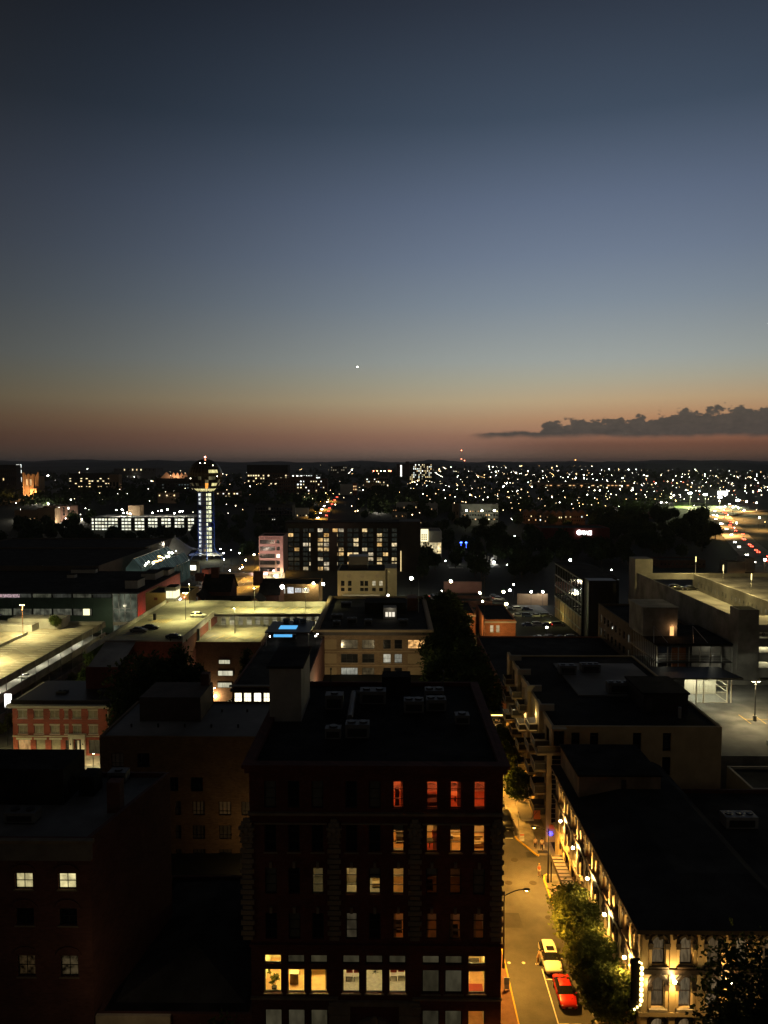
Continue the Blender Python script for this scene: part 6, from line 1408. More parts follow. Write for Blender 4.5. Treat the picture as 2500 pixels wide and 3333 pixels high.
# brick parking garage with a lit roof deck
def brick_garage():
    g = thing('brick_parking_garage', 'red brick parking garage with a yellow lit roof deck and parapets', 'parking garage', (-50, 220, -11))
    xl, xm, xr = -74.5, -54.2, -36.2; yA, yB, yC, yD = 198.0, 211.5, 233.5, 247; z9, z6 = 9.0, 5.8
    MB().box(xl, xm, yA, 258, -11, z9).build('upper_block', BRICK_G, g); MB().box(xm, xr, yB, yC, -11, z6).build('lower_block', BRICK_G2, g); MB().box(xr, -20.5, 225.5, yC, -11, z6+.3).build('lower_block', BRICK_G2, g)
    MB().box(xm, -20.5, yC, yD, z9-.6, z9).build('rear_block', CONC, g); MB().box(xm, -20.5, yD-.4, yD-.02, -11, z9-.61).build('rear_wall', CONC_D, g)
    t = MB(); t.box(xl+.4, xm-.02, yA+.35, 257.9, z9+.004, z9+.02); t.box(xm-.02, -20.5, yC+.3, yD, z9+.004, z9+.02); t.build('upper_deck', DECKM, g)
    t = MB(); t.box(xm, xr-.3, yB+.02, yC-.2, z6+.004, z6+.02); t.box(xr-.3, -20.5, 225.6, yC-.2, z6+.304, z6+.32); t.build('lower_deck', DECKM, g)
    def par(x0, x1, y0, y1, z0, z1, n, axis):
        for k in range(n):
            if axis: a = y0+(y1-y0)*k/n; b = y0+(y1-y0)*(k+1)/n; MB().box(x0, x1, a+.015, b-.015, z0, z1).build('parapet_panel', CONC, g)
            else: a = x0+(x1-x0)*k/n; b = x0+(x1-x0)*(k+1)/n; MB().box(a+.015, b-.015, y0, y1, z0, z1).build('parapet_panel', CONC, g)
    par(xl, xl+.35, 186, 252, z9-.2, z9+1.15, 14, 1); par(xl+.4, xm, yA, yA+.3, z9+.004, z9+.35, 4, 0); par(xm-.3, xm+.05, yA+.3, yC, z9-.5, z9+1.2, 7, 1); par(xm, -20.5, yD, yD+.35, z9-.3, z9+1.6, 9, 0); par(xm-.02, -20.5, yC-.0, yC+.28, z9-.5, z9+.4, 9, 0)
    MB().box(xl, xl+8.5, 186, yA-.02, -11, 5.5).build('ramp_block', BRICK_G, g); m = MB(); m.quad((xl+.4, 186.2, 5.52), (xl+8.3, 186.2, 5.52), (xl+8.3, yA, z9-.1), (xl+.4, yA, z9-.1)); m.build('ramp', CONC, g)
    for k in range(13):
        x = xm+1.6+k*2.6
        if x < -21: MB().box(x-.55, x+.55, yC-.19, yC+.25, z6+.02, z9-.502).build('pier', CONC, g)
    inn = MB(); inn.quad((xm, yC+8, z6), (-20.5, yC+8, z6), (-20.5, yC+8, z9-.6), (xm, yC+8, z9-.6)); inn.quad((xm, yC-.1, z6+.01), (-20.5, yC-.1, z6+.01), (-20.5, yC+8, z6+.01), (xm, yC+8, z6+.01)); inn.build('covered_level', CONC, g)
    for x in (-50, -43, -36, -29, -23): lamp('level_light', 'POINT', (x, yC+4, z9-.9), 260, (1, .95, .7), g, .3)
    MB().box(xm+.1, xm+.7, yA+15, yA+15.5, z6, z9).build('pier', CONC, g); MB().box(xm+.1, xm+.7, yA+28, yA+28.5, z6, z9).build('pier', CONC, g)
    lamp('level_light', 'POINT', (xm+3, yA+22, z9-1.0), 200, (.95, 1, .85), g, .3)
    for p, w, a, b in ((732, 3.2, 2140, 2154), (735, 4.2, 2175, 2192), (732, 4.0, 2213, 2230)): 
        window(g, (X_(p, yB), yB-.06, Z_((a+b)/2, yB)), w, Z_(a, yB)-Z_(b, yB), W_GARAGE, 'panes', FRONT, BROWN)
    lm = MB()
    for k in range(12): y = yA+4+k*2.7; lm.box(xl+1.0, xl+5.6, y-.06, y+.06, z9+.024, z9+.028)
    for k in range(12): x = xm+1+k*2.7; lm.prism([(x, yC+7.5), (x+.13, yC+7.5), (x+1.4, yC+12.5), (x+1.27, yC+12.5)], z9+.024, z9+.028)
    for k in range(6): x = xm+2+k*2.7; lm.prism([(x, yB+3), (x+.13, yB+3), (x+1.6, yB+8), (x+1.47, yB+8)], z6+.024, z6+.028)
    for k in range(6): lm.prism([(-70+k*.9, 222-k*.2), (-69.85+k*.9, 222-k*.2), (-68.2+k*.7, 227), (-68.35+k*.7, 227)], z9+.024, z9+.0281)
    lm.build('bay_marking', YEL, g)
    MB().box(-70.2, -69.4, 225.2, 225.9, z9+.02, z9+1.9).build('ticket_machine', DSTEEL, g)
    gm = 'lamp posts on the brick garage roof'
    pole_lamp((-66.5, 252, z9+.02), 6.5, 'lamp post at the back of the brick garage roof beside the little lit booth', 7500, YELW, gm, ((0, -1),), DSTEEL)
    pole_lamp((-60.8, 226, z9+.02), 8.0, 'lamp post standing in front of the white minivan on the brick garage roof', 12500, YELW, gm, ((1, 0), (-1, 0)), DSTEEL)
    pole_lamp((-43, 240, z9+.02), 7.2, 'left one of two lamp posts before the far parapet of the brick garage roof', 12500, YELW, gm, ((0, -1), (0, 1)), DSTEEL)
    pole_lamp((-27, 240, z9+.02), 7.2, 'right one of two lamp posts before the far parapet of the brick garage roof', 12500, YELW, gm, ((0, -1), (0, 1)), DSTEEL)
    pole_lamp((-45.5, 222, z6+.02), 7.5, 'lamp post on the lower deck of the brick garage', 9000, YELW, gm, ((0, -1),), DSTEEL)
    car('suv', P_WHITE, (-57.9, 229.5, z9+.02), R(90), 'white minivan parked on the brick garage roof', name='parked_van', cat='van')
    car('sedan', P_GREY, (-69.2, 209.5, z9+.02), R(90), 'grey car parked by the left parapet of the brick garage roof'); car('sedan', P_BLACK, (-67.2, 213.2, z9+.02), R(90), 'black car parked behind the grey car on the brick garage roof')
    car('sedan', P_BLACK, (-57.2, 201.7, z9+.02), R(90), 'dark car with a bright windscreen at the front edge of the brick garage roof')
    # wall lamps over the yard
    wl = MB().ball((X_(702, yB), yB-.35, Z_(2257, yB)), .35, 1, .8, 1, 10, 6); solo('wall_lamp', wl, glow((1, .85, .5), 60), 'bright wall lamp at the foot of the brick garage', 'wall lamp'); lamp('yard_light', 'POINT', (X_(702, yB), yB-1.2, Z_(2257, yB)), 1500, (1, .8, .42), None, .3)
BRICK_G = M('garage_red_brick', (.17, .055, .04), .9, .2, .4, brick=.5); BRICK_G2 = M('garage_brown_brick', (.16, .085, .05), .9, .2, .4, brick=.5)
W_GARAGE = LIT('garage_opening', (1, .95, .65), (1, .95, .7), .75, .5, .6)
mark_ = names(); brick_garage(); shift_since(mark_, -2.9)
pole_lamp((X_(686, 195), 195, -11), 8, 'lamp post in the little yard at the foot of the brick garage', 2600, (1, .85, .5), 'yard lamps', ((1, 0),), DSTEEL)
yd = MB().box(-56, -24, 176, 211.4, -10.99, -10.94); struct('yard_paving', yd, ASPH_L)
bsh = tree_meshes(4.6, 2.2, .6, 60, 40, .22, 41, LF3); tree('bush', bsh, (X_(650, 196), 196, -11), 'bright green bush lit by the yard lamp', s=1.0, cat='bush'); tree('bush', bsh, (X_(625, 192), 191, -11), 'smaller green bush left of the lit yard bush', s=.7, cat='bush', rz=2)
swg = thing('boom_barrier', 'red and yellow boom barrier at the yard entrance', 'barrier', (X_(738, 200), 200, -11)); bx = X_(730, 200); MB().box(bx-.3, bx+.3, 199.7, 200.3, -10.94, -9.7).build('housing', YEL, swg); MB().tube((bx, 200, -9.8), (bx+3.4, 200, -9.6), .07, .05, 6).build('arm', ORANGE, swg)

# dark building with the glowing blue skylights
def blue_building():
    x0, x1, y0, y1, z0, z1 = -32.5, -17.6, 153, 202, -8, 10.0
    fw = [(X_(p, y0), Z_(2272, y0), w, 1.95, W_BRIGHT, 'dsash') for p, w in ((768, 1.55), (799, 1.55), (832, 1.55), (862, 1.3), (893, 1.5), (925, 1.5), (957, 1.5))]
    fw += [(a[0], a[1]-4, a[2], 2.2, DGLASS, 'dsash') for a in fw]
    o = block('dark_roof_hall', 'long dark roofed building with a row of bright windows and blue lit roof bar', 'building', x0, x1, y0, y1, z0, z1, BRICK_D, ROOF, .35, fw=fw, fm=WHITE)
    MB().box(x0-.3, x1, y0-.4, y0-.004, z1-1.3, z1-.6).build('cornice', BROWN, o); MB().box(x0-.5, x1, y0-.6, y0-.003, z1-.2, z1+.12).build('coping', CREAM2D, o)
    p = thing('rooftop_bar', 'dark canopied rooftop bar with glowing blue strips', 'roof bar', (-25, 192, z1))
    MB().box(-31.6, -20.5, 188.0, 201.3, 12.9, 13.15).build('canopy', BLACK, p)
    for x in (-31.3, -20.8):
        for y in (188.2, 201): MB().box(x-.09, x+.09, y-.09, y+.09, 9.65, 12.896).build('post', STEEL, p)
    BL = E('blue_glow', (.12, .5, .95), 1.0)
    MB().box(-28.7, -24.3, 191.5, 195.3, 13.16, 13.3).build('blue_panel', BL, p); MB().box(-29.4, -24.8, 187.6, 187.9, 12.0, 12.62).build('blue_strip', BL, p)
    MB().box(-28, -25, 196, 197.2, 9.65, 10.7).build('bar_counter', BROWN, p)
    for k, (x, y) in enumerate(((-30.2, 199), (-21.8, 196.5), (-30.6, 189.6), (-19.2, 190.2), (-19.0, 192.5))):
        solo('bar_lamp', MB().tube((x, y, 9.65), (x, y, 11.5), .03, .03, 5, 0).ball((x, y, 11.7), .16, 1, 1, 1, 8, 5, 1), [BLACK, glow((1, .9, .75), 30, False)], ('small white lamp at the back left of the blue roof bar', 'small lamp at the back right of the blue roof bar', 'small warm lamp at the front left of the blue roof bar', 'first small lamp at the wall beside the blue roof bar', 'second small lamp at the wall beside the blue roof bar')[k], 'lamp', 'small lamps of the roof bar')
    for k, (x, y) in enumerate(((-27.8, 199.4), (-25.2, 199.6), (-23.4, 199.5))):
        rooftop_unit(x, y, 13.15, 1.6, 1.2, 1.0, ('left', 'middle', 'right')[k]+' one of three small units on the blue roof bar canopy')
blue_building()

# tan brick office block beyond the oxblood corner building
def tan_block():
    y0, y1 = 197.0, 247; x0, x1, zb, zt = -19.6, 9.8, -3, 11.95
    rows = [Z_(2097, y0), Z_(2143, y0), Z_(2188, y0)]; fw = []; L = [[('p', 1066, 4.4), (W_DIM, 1136, 4.4), (W_DIM, 1198, 3.2), (DGLASS, 1260, 2.0), (DGLASS, 1297, 2.0), (W_ORANGE2, 1356, 4.4)],
        [('p', 1066, 4.4), (DGLASS, 1136, 4.4), (DGLASS, 1198, 3.2), (W_SOFT, 1260, 2.0), (W_SOFT, 1297, 2.0), ('p', 1356, 4.4)],
        [('p', 1066, 4.4), (W_SOFT, 1136, 4.4), (W_DIM, 1198, 3.2), (DGLASS, 1260, 2.0), (DGLASS, 1297, 2.0), ('p', 1356, 4.4)]]
    pan = []
    for z, l in zip(rows, L):
        for pn, p, w in l:
            if pn == 'p': pan.append((X_(p, y0), z, w))
            else: fw.append((X_(p, y0), z, w, 2.35, pn, {4.4: 'triple', 3.2: 'dsash', 2.0: 'sash'}[w]))
    o = block('tan_brick_block', 'tan brick four storey office block with pale blank panels and a few lit windows', 'building', x0, x1, y0, y1, zb, zt, BRICK_T, ROOF, .8, fw=fw, fm=BROWN, sill=STONE)
    for x, z, w in pan: MB().box(x-w/2, x+w/2, y0-.08, y0-.003, z-1.35, z+1.25).build('blank_panel', STONE_T, o)
    for z in ((rows[0]+rows[1])/2, (rows[1]+rows[2])/2): MB().box(x0-.05, x1+.05, y0-.14, y0-.002, z-.2, z+.05).build('string_course', STONE_T, o)
    MB().box(x0-.9, x1+.9, y0-1.0, y0-.004, zt-.55, zt+.05).build('cornice', STONE_T, o); MB().box(x0-.5, x1+.5, y0-.5, y0-.0045, zt-1.5, zt-.554).build('frieze', BROWN, o); MB().box(x1+.004, x1+.9, y0, y1, zt-.55, zt+.05).build('cornice', STONE_T, o); MB().box(x0-.9, x0-.004, y0, y1, zt-.55, zt+.05).build('cornice', STONE_T, o)
    for a, b, c, d, h, m in ((-8, 4, 221, 229, 2.6, ROOF_B), (-2.5, 1.2, 214, 218, 2.4, CREAM2D), (4.5, 7.5, 226, 233, 3, BRICK_D)):
        MB().box(a, b, c, d, zt-.8, zt+h).build('roof_housing', m, o)
    for k in range(3): MB().box(-1.9+k*.95, -1.2+k*.95, 213.93, 213.99, zt-.1, zt+1.2).build('lit_pane', E('roof_window_pane', (1, .9, .72), 1.0, False), o)
    lamp('roof_light', 'POINT', (-.5, 212.8, zt+2.4), 40, (1, .9, .7), o, .1)
    MB().tube((7.8, 224, zt-.8), (7.8, 224, zt+9), .09, .05, 6).build('flagpole', STEEL, o)
    MB().box(1.5, 3.0, 232, 233.5, zt-.8, zt+1.6).build('roof_hatch', STEEL_P, o)
    globe_lamp((-1.3, 238, zt-.8), 2.6, 'small bright roof lamp on the tan brick block', 60, (1, .95, .85), None, .3, 40)
    for k, (x, y) in enumerate(((-15, 205), (-11, 208), (-15.5, 214), (-6.5, 206), (3, 207), (-14, 232), (-4.5, 238))):
        rooftop_unit(x, y, zt-.8, 2+k % 3*.6, 1.8, 1.4+.2*(k % 2), ('corner', 'second front', 'left middle', 'centre front', 'right front', 'left rear', 'centre rear')[k]+' air unit on the tan brick block roof')
    lamp('street_glow', 'POINT', (-4, 172, 2), 3600, (1, .78, .42), o, .5); lamp('street_glow', 'POINT', (-15, 173, 2), 2200, (1, .78, .42), o, .5)
    lamp('side_glow', 'POINT', (12.5, 190, 5), 500, (1, .7, .25), o, .3)
STONE_T = M('buff_stone', (.33, .25, .15), .85, .12, .5); W_ORANGE2 = LIT('orange_office_pane', (1, .5, .15), (1, .55, .2), 1.1, .75, 1.3, (1, 1, 1)); W_SOFT = LIT('soft_office_pane', (.9, .85, .65), (.85, .85, .7), .5, .5)
tan_block()
# trees on the left
md = [tree_meshes(13, 4.6, 2.5, 100, 40, .36, 51+k, LF2) for k in range(3)]
for k, (px, Y, s, lab) in enumerate(((440, 172, 1.75, 'dark tree left of the pair before the red garage wall'), (505, 176, 1.85, 'big dark tree before the red garage wall'), (565, 180, 1.7, 'dark tree right of the pair before the red garage wall'), (405, 165, 1.1, 'low dark tree beside the red brick building'), (620, 182, 1.0, 'small dark tree at the yard corner'))):
    tree('dark_tree', md[k % 3], (X_(px, Y), Y, -11), lab, 'dark trees before the red garage wall', k*1.9, (s*.8, s*.8, s))
cy_ = tree_meshes(13.5, 2.3, 1.0, 90, 40, .3, 61, LF2, shape=.9); tree('cypress_tree', cy_, (X_(797, 196), 196, -9), 'tall narrow cypress against the brown garage wall', s=1.2)
lt = [tree_meshes(9, 3.4, 2, 90, 40, .3, 71, LF)]
for k, (px, Y, z, s, lab) in enumerate(((320, 222, -9, 1.25, 'leafy tree between the pale deck and the brick garage, tallest there'), (280, 205, -9, .95, 'leafy tree at the corner of the ramp beside the pale deck'), (350, 240, -8, 1.0, 'leafy tree before the glazed bay of the green building'), (215, 190, -11, .7, 'low tree along the pale deck near the red brick building'), (170, 250, 0, .55, 'small dark tree behind the pale deck wall'))):
    tree('leafy_tree', lt[0], (X_(px, Y), Y, z), lab, 'trees along the pale deck', k*2.2, s)
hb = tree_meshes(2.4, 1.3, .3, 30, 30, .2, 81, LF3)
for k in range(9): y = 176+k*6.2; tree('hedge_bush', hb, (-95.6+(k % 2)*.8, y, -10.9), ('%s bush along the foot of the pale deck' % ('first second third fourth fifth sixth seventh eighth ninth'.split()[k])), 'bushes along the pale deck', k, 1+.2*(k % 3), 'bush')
# low flat roofs behind the red brick building
block('low_brick_annex', 'low annex with a lit doorway lamp behind the red brick building', 'building', -84, -58, 191, 197, -11, -3.2, BRICK_D, ROOF_G2, .3); lamp('annex_lamp', 'POINT', (-63.0, 189.8, -3.5), 220, (1, .5, .15), None, .15); solo('annex_lantern', MB().ball((-63, 190.4, -3.3), .3, 1, 1, 1, 8, 5), glow((1, .6, .25), 40), 'orange lantern on the annex behind the red brick building', 'lantern')
block('side_brick_house', 'dark brick house with an orange lit gable side right of the dark trees', 'building', -53, -45.5, 178, 190, -11, -2.0, BRICK_T, ROOF, .3)
# ------------------------------------------------------------------ green panelled hall with a red brick side
GREEN = M('green_metal_panel', (.075, .125, .09), .55, .12, .3); PANEL_J = M('panel_joint', (.03, .04, .032), .7, .1, 1)
def green_hall():
    y0, y1 = 290.0, 349; x1 = -97.4; xg = X_(360, y0); x0 = -215; zb, zt = -11, Z_(1931, y0)
    o = thing('green_panelled_hall', 'long green panelled hall with two ribbon window rows and a red brick side', 'building', (-150, 320, zb))
    w = MB(); w.quad((xg, y0, zb), (x0, y0, zb), (x0, y0, zt), (xg, y0, zt)); w.quad((x0, y1, zb), (x1, y1, zb), (x1, y1, zt), (x0, y1, zt)); w.v and None
    n = 14; zA, zB = Z_(1948, y0), Z_(1983, y0); zC = Z_(2006, y0)
    MB().box(x0, xg, y0+.2, y1-1, zb, zt-.6).build('core', PANEL_J, o)
    for k in range(n):
        a = x0+(xg-x0)*k/n; b = x0+(xg-x0)*(k+1)/n
        for z0, z1 in ((zB, zA), (zb+1, zC)): MB().box(a+.05, b-.05, y0-.05, y0+.19, z0, z1).build('wall_panel', GREEN, o)
    MB().box(x0, x1+.4, y0-.4, y0-.052, zt-.35, zt+.1).build('coping', BLACK, o)
    r = random.Random(9)
    bays = []
    for k in range(n):
        a = x0+(xg-x0)*k/n; b = x0+(xg-x0)*(k+1)/n
        for za, zb_ in ((zA, zt-.36), (zC, zB)):
            if za == zC and k == n-1: MB().box(a+.05, b-.05, y0-.05, y0+.19, zC+.01, zB-.01).build('wall_panel', GREEN, o); continue
            pn = W_RIB if za == zC else (W_RIB2 if k < n-5 or k % 2 else W_RIB)
            window(o, ((a+b)/2, y0+.06, (za+zb_)/2), b-a-.5, zb_-za-.05, pn, 'panes', FRONT, BLACK)
    MB().box(X_(264, y0), X_(285, y0), y0-.14, y0-.08, zC+.2, zB-.1).build('lit_pane', E('lit_ribbon_pane', (1, .92, .5), 1.6, False), o)
    MB().box(x0, X_(57, y0), y0-.16, y0-.1, zA+.15, zt-.6).build('lit_pane', LIT('pinkish_display', (1, .7, .75), (.9, .8, 1), 1.1, .95, 2.2, (1, 1, 1)), o)
    # glazed bay
    gz = MB(); gz.box(xg+.2, x1-.1, y0+.02, y0+.1, zb, zt-.4); gz.build('bay_glazing', W_BAY, o)
    for k in range(5): x = xg+.2+(x1-xg-.5)*k/4; MB().box(x-.12, x+.12, y0-.14, y0+.018, zb+1, zt-.4).build('mullion', STEEL, o)
    for z in (zt-6.1, zt-7.4, zt-10.6, zt-12): MB().box(xg+.25, x1-.2, y0-.12, y0+.016, z-.1, z+.1).build('transom', STEEL, o)
    MB().box(xg+.2, x1-.2, y0-.3, y0-.15, zt-12.5, zt-11.2).build('spandrel', CREAM2, o)
    s = MB(); s.quad((x1, y0, zb), (x1, y1, zb), (x1, y1, zt), (x1, y0, zt)); s.quad((x1-.6, y1, zb), (x1, y1, zb), (x1, y1, zt), (x1-.6, y1, zt)); s.build('brick_side', BRICK_SIDE, o)
    MB().box(x0, x1+.4, y0+.2, y1, zt-.5, zt).build('roof', ROOF_B, o)
    MB().box(x1, x1+.06, 331, 332.4, -2.5, .2).build('side_window', BROWN, o)
    for k, (p, py, w_, d, h, lab) in enumerate(((440, 1910, 5.0, 9, 3.2, 'pale boxy roof light nearest the front of the green hall'), (497, 1880, 6, 12, 2.6, 'long pale roof light in the middle of the green hall'), (540, 1868, 5, 9, 2.2, 'pale roof light at the rear of the green hall'), (275, 1864, 11, 3, 1.6, 'long low roof wall at the rear left of the green hall'), (235, 1880, 3.2, 3, 1.4, 'small roof unit left on the green hall'), (125, 1853, 3, 3, 1.8, 'small pale roof unit farther left on the green hall'))):
        c = G(p, py, zt); b = MB(); b.box(c.x-w_/2, c.x+w_/2, c.y-d/2, c.y+d/2, zt, zt+h); b.box(c.x-w_/2-.2, c.x+w_/2+.2, c.y-d/2-.2, c.y+d/2+.2, zt+h+.004, zt+h+.2, 1); solo('roof_light', b, [STEEL_P2, ROOF_B], lab, 'roof light')
    lamp('side_red_light', 'POINT', (-93.5, 293, -5.5), 1500, (1, .16, .07), o, .3); lamp('side_light', 'POINT', (-88, 322, -4), 2600, (1, .5, .28), o, .4); lamp('side_light', 'POINT', (-89, 342, -6), 1200, (1, .55, .35), o, .4)
    lamp('bay_light', 'POINT', ((xg+x1)/2-3, y0-8, -1), 500, (1, .9, .6), o, .4)
STEEL_P2 = M('pale_roof_metal', (.4, .39, .36), .7, .15, .6); BRICK_SIDE = M('vermilion_brick', (.3, .09, .06), .88, .2, .4, brick=.6)
W_RIB = LIT('ribbon_pane', (.75, .8, .5), (.8, .8, .6), .13, .75, .5, (1, 1, 1)); W_RIB2 = LIT('upper_ribbon_pane', (.7, .75, .6), (.7, .7, .6), .06, .6, .4, (1, 1, 1)); W_BAY = LIT('bay_pane', (.75, .85, .6), (.75, .85, .6), .14, .75, .35, (1, 1, .8))
green_hall()
for k, (x0, x1, y0, y1, zt, lab) in enumerate(((-230, -136, 352, 430, 7.5, 'long dark roofed hall behind the green hall'), (-260, -150, 440, 520, 4, 'second dark hall farther behind the green hall'))):
    block('dark_convention_hall', lab, 'building', x0, x1, y0, y1, -14, zt, M('umber_render', (.11, .09, .07), .9, .2, .3), ROOF_B, .8)

def tan_tower():
    c0 = X_(469, 262); o = block('tan_stair_building', 'yellow lit tan building at the back corner of the brick garage', 'building', X_(469, 262), X_(610, 262), 262, 276, -11, Z_(1931, 262), TANB, ROOF_B, .4)
    MB().box(X_(497, 262), X_(508, 262), 261.9, 261.997, Z_(1955, 262), Z_(1946, 262)).build('panel', BRICK, o)
    MB().box(X_(590, 262), X_(599, 262), 261.85, 261.995, 9.0, Z_(1948, 262)).build('red_door', M('red_door_paint', (.35, .03, .02), .5, .1, 1), o)
    b = thing('garage_booth', 'small booth with bright windows on the brick garage roof', 'booth', (-71, 257, 9)); x0, x1 = X_(534, 252), X_(566, 252)
    MB().box(x0, x1, 252.5, 258, 9.02, 10.1).build('base_wall', CONC, b); MB().box(x0-.2, x1+.2, 252.2, 258.2, 12.6, 13.8).build('roof', CONC, b); pn = E('booth_pane', (1, .93, .6), 1.3, False)
    for k in range(3): MB().box(x0+.1+k*1.07, x0+1.05+k*1.07, 252.5, 252.6, 10.15, 12.55).build('pane', pn, b); MB().box(x1-.1, x1, 252.7+k*1.7, 254.2+k*1.7, 10.15, 12.55).build('pane', pn, b)
    MB().box(x0+.2, x1-.2, 253, 257.5, 13.804, 14.1).build('roof_pad', ROOF_B, b)
    lamp('booth_light', 'POINT', ((x0+x1)/2+3.5, 255, 11.8), 120, (1, .85, .4), b, .2); lamp('booth_light', 'POINT', (x0-.2, 259.5, 11), 500, (1, .78, .25), o, .3)
    solo('bluish_lamp', MB().ball((X_(580, 261), 261.6, Z_(1953, 261)), .28, 1, 1, 1, 8, 5), glow((.6, .7, 1), 30), 'bluish wall lamp beside the red door on the garage roof', 'wall lamp'); solo('red_lamp', MB().ball((X_(594, 261), 261.7, Z_(1946, 261)), .2, 1, 1, 1, 8, 5), glow((1, .1, .05), 30), 'red lamp over the red door on the garage roof', 'wall lamp')
    # houses with dark pitched roofs
    def house(x0, x1, y0, y1, zb, ze, zr, ax, lab, wall=BRICK, chim=(), front=()):
        h = thing('pitched_roof_house', lab, 'house', ((x0+x1)/2, (y0+y1)/2, zb), 'dark pitched roofs behind the brick garage'); m = MB(); m.box(x0, x1, y0, y1, zb, ze)
        xm, ym = (x0+x1)/2, (y0+y1)/2
        if ax == 'x': m.poly([(x0, y0, ze), (x0, ym, zr-.15), (x0, y1, ze)]); m.poly([(x1, y0, ze), (x1, y1, ze), (x1, ym, zr-.15)])
        else: m.poly([(x0, y0, ze), (x1, y0, ze), (xm, y0, zr-.15)]); m.poly([(x0, y1, ze), (xm, y1, zr-.15), (x1, y1, ze)])
        m.build('wall', wall, h); r = MB(); e = .5
        if ax == 'x': r.quad((x0-e, y0-e, ze-.2), (x1+e, y0-e, ze-.2), (x1+e, ym, zr), (x0-e, ym, zr)); r.quad((x1+e, y1+e, ze-.2), (x0-e, y1+e, ze-.2), (x0-e, ym, zr), (x1+e, ym, zr))
        else: r.quad((x0-e, y0-e, ze-.2), (xm, y0-e, zr), (xm, y1+e, zr), (x0-e, y1+e, ze-.2)); r.quad((x1+e, y1+e, ze-.2), (xm, y1+e, zr), (xm, y0-e, zr), (x1+e, y0-e, ze-.2))
        rf = r.build('roof', ROOF_B, h)
        for cx, cyy, w, zt in chim: MB().box(cx-w/2, cx+w/2, cyy-w*.35, cyy+w*.35, zr-2.5, zt).build('chimney', BRICK_D, rf)
        for x, z, w, hh in front: small_window(h, (x, y0, z), w, hh, W_DIM, FRONT, WHITE)
    house(X_(616, 272), X_(652, 272), 272, 284, -12, 6.0, 8.4, 'y', 'brick gabled house end with one small window behind the brick garage', BRICK, (), ((X_(634, 272), 6.4, 1.5, 1.6),))
    house(X_(655, 285), X_(745, 285), 285, 298, -12, 7.0, 12.6, 'x', 'largest black pitched roof with two chimneys behind the brick garage', BRICK_D, ((X_(697, 290), 291, 2.8, 15.2), (X_(645, 290), 291, 3.0, 13.0)))
    house(X_(660, 276), X_(800, 276), 276, 284, -12, 4.2, 6.2, 'x', 'long black pitched roof in front of the others behind the brick garage', BRICK_D)
    house(X_(806, 270), X_(846, 270), 270, 280, -12, 5.2, 7.6, 'y', 'brick gabled dormer house with a pale framed window', BRICK, (), ((X_(826, 270), 5.4, 1.5, 1.5),))
    house(X_(842, 282), X_(905, 282), 282, 296, -12, 6.4, 11.4, 'x', 'black pitched roof with a single broad chimney right of the gabled dormer', BRICK_D, ((X_(834, 285), 288, 3.4, 14.2),))
    y = 296; fw = [(X_(p, y), Z_(1925 if k < 4 else 1945, y), w, 2.6 if k < 3 else 1.9, W_BRIGHT, 'plain') for k, (p, w) in enumerate(((900, 1.4), (918, 2.2), (944, 2.6), (969, 2.6), (993, 2.8)))]
    fw = [(a[0], Z_(1922, y), a[2], a[3], W_WHITE, 'sash') for a in fw]
    b = block('brown_brick_house', 'brown brick building with five lit windows and a bright lamp on its corner', 'building', X_(890, y), X_(1036, y), y, y+16, -13, Z_(1902, y), BRICK_T2, ROOF_B, .4, fw=fw, fm=WHITE)
    cx = X_(1020, y); solo('corner_floodlight', MB().ball((cx, y-.6, Z_(1898, y)), .5, 1, 1, .8, 10, 6), glow((1, .9, .6), 60), 'bright floodlight on the brown brick corner', 'floodlight'); lamp('flood_light', 'POINT', (cx-.4, y-2.2, Z_(1898, y)-.5), 2200, (1, .8, .4), None, .4)
    globe_lamp((X_(917, 276), 276, 7.6), 2.6, 'round bright lamp before the gap beside the lit brown house', 500, (1, .96, .85), None, .75, 20); globe_lamp((X_(1051, 262), 262, 6), 7.5, 'white lamp post at the right end of the brick garage', 1800, (1, .97, .85), None, .5, 40)
    globe_lamp((X_(1083, 330), 330, -8), 4, 'orange lamp between the brown house and the cream building', 800, (1, .6, .25), None, .5, 30)
    # cream building
    y = 335; zt = Z_(1858, y); cs = [1115, 1138, 1178, 1192, 1217, 1240]; fw = [(X_(p, y), Z_(1899, y), 1.6, 2.3, W_WHITE2 if p > 1200 else DGLASS, 'sash') for p in cs]+[(X_(p, y), Z_(1919, y), 1.6, 1.5, DGLASS, 'sash') for p in cs]
    b = block('cream_building', 'cream building with round ornaments and small square windows', 'building', X_(1098, y), X_(1254, y), y, y+22, -12, zt, CREAM2C, ROOF_B, .5, fw=fw, fm=BROWN)
    MB().box(X_(1254, y)+.01, X_(1292, y), y+2, y+18, -12, zt+.8).build('side_wing', CREAM2C, b); MB().box(X_(1130, y), X_(1195, y), y+9, y+18, zt-.5, zt+5.2).build('roof_housing', BROWN, b)
    for p in (1136, 1179, 1229): MB().tube((X_(p, y), y-.25, Z_(1874, y)), (X_(p, y), y-.003, Z_(1874, y)), 1.0, 1.0, 16).tube((X_(p, y), y-.35, Z_(1874, y)), (X_(p, y), y-.253, Z_(1874, y)), .6, .6, 12).build('medallion', STONE_L, b)
    MB().box(X_(1117, y), X_(1237, y), y-5, y-.01, -12, Z_(1933, y)).build('porch', CREAM2C, b); MB().box(X_(1116, y), X_(1238, y), y-5.3, y-5.003, Z_(1936, y), Z_(1929, y)).build('porch_rail', WHITE, b)
    lamp('front_light', 'POINT', (X_(1165, y), y-26, 4), 5200, (1, .8, .4), b, .6)
TANB = M('tan_block_wall', (.4, .29, .12), .85, .12, .5); CREAM2C = M('ivory_render', (.46, .4, .26), .85, .12, .4); W_WHITE2 = LIT('pale_pane', (1, .85, .5), (1, .9, .6), .8, .5)
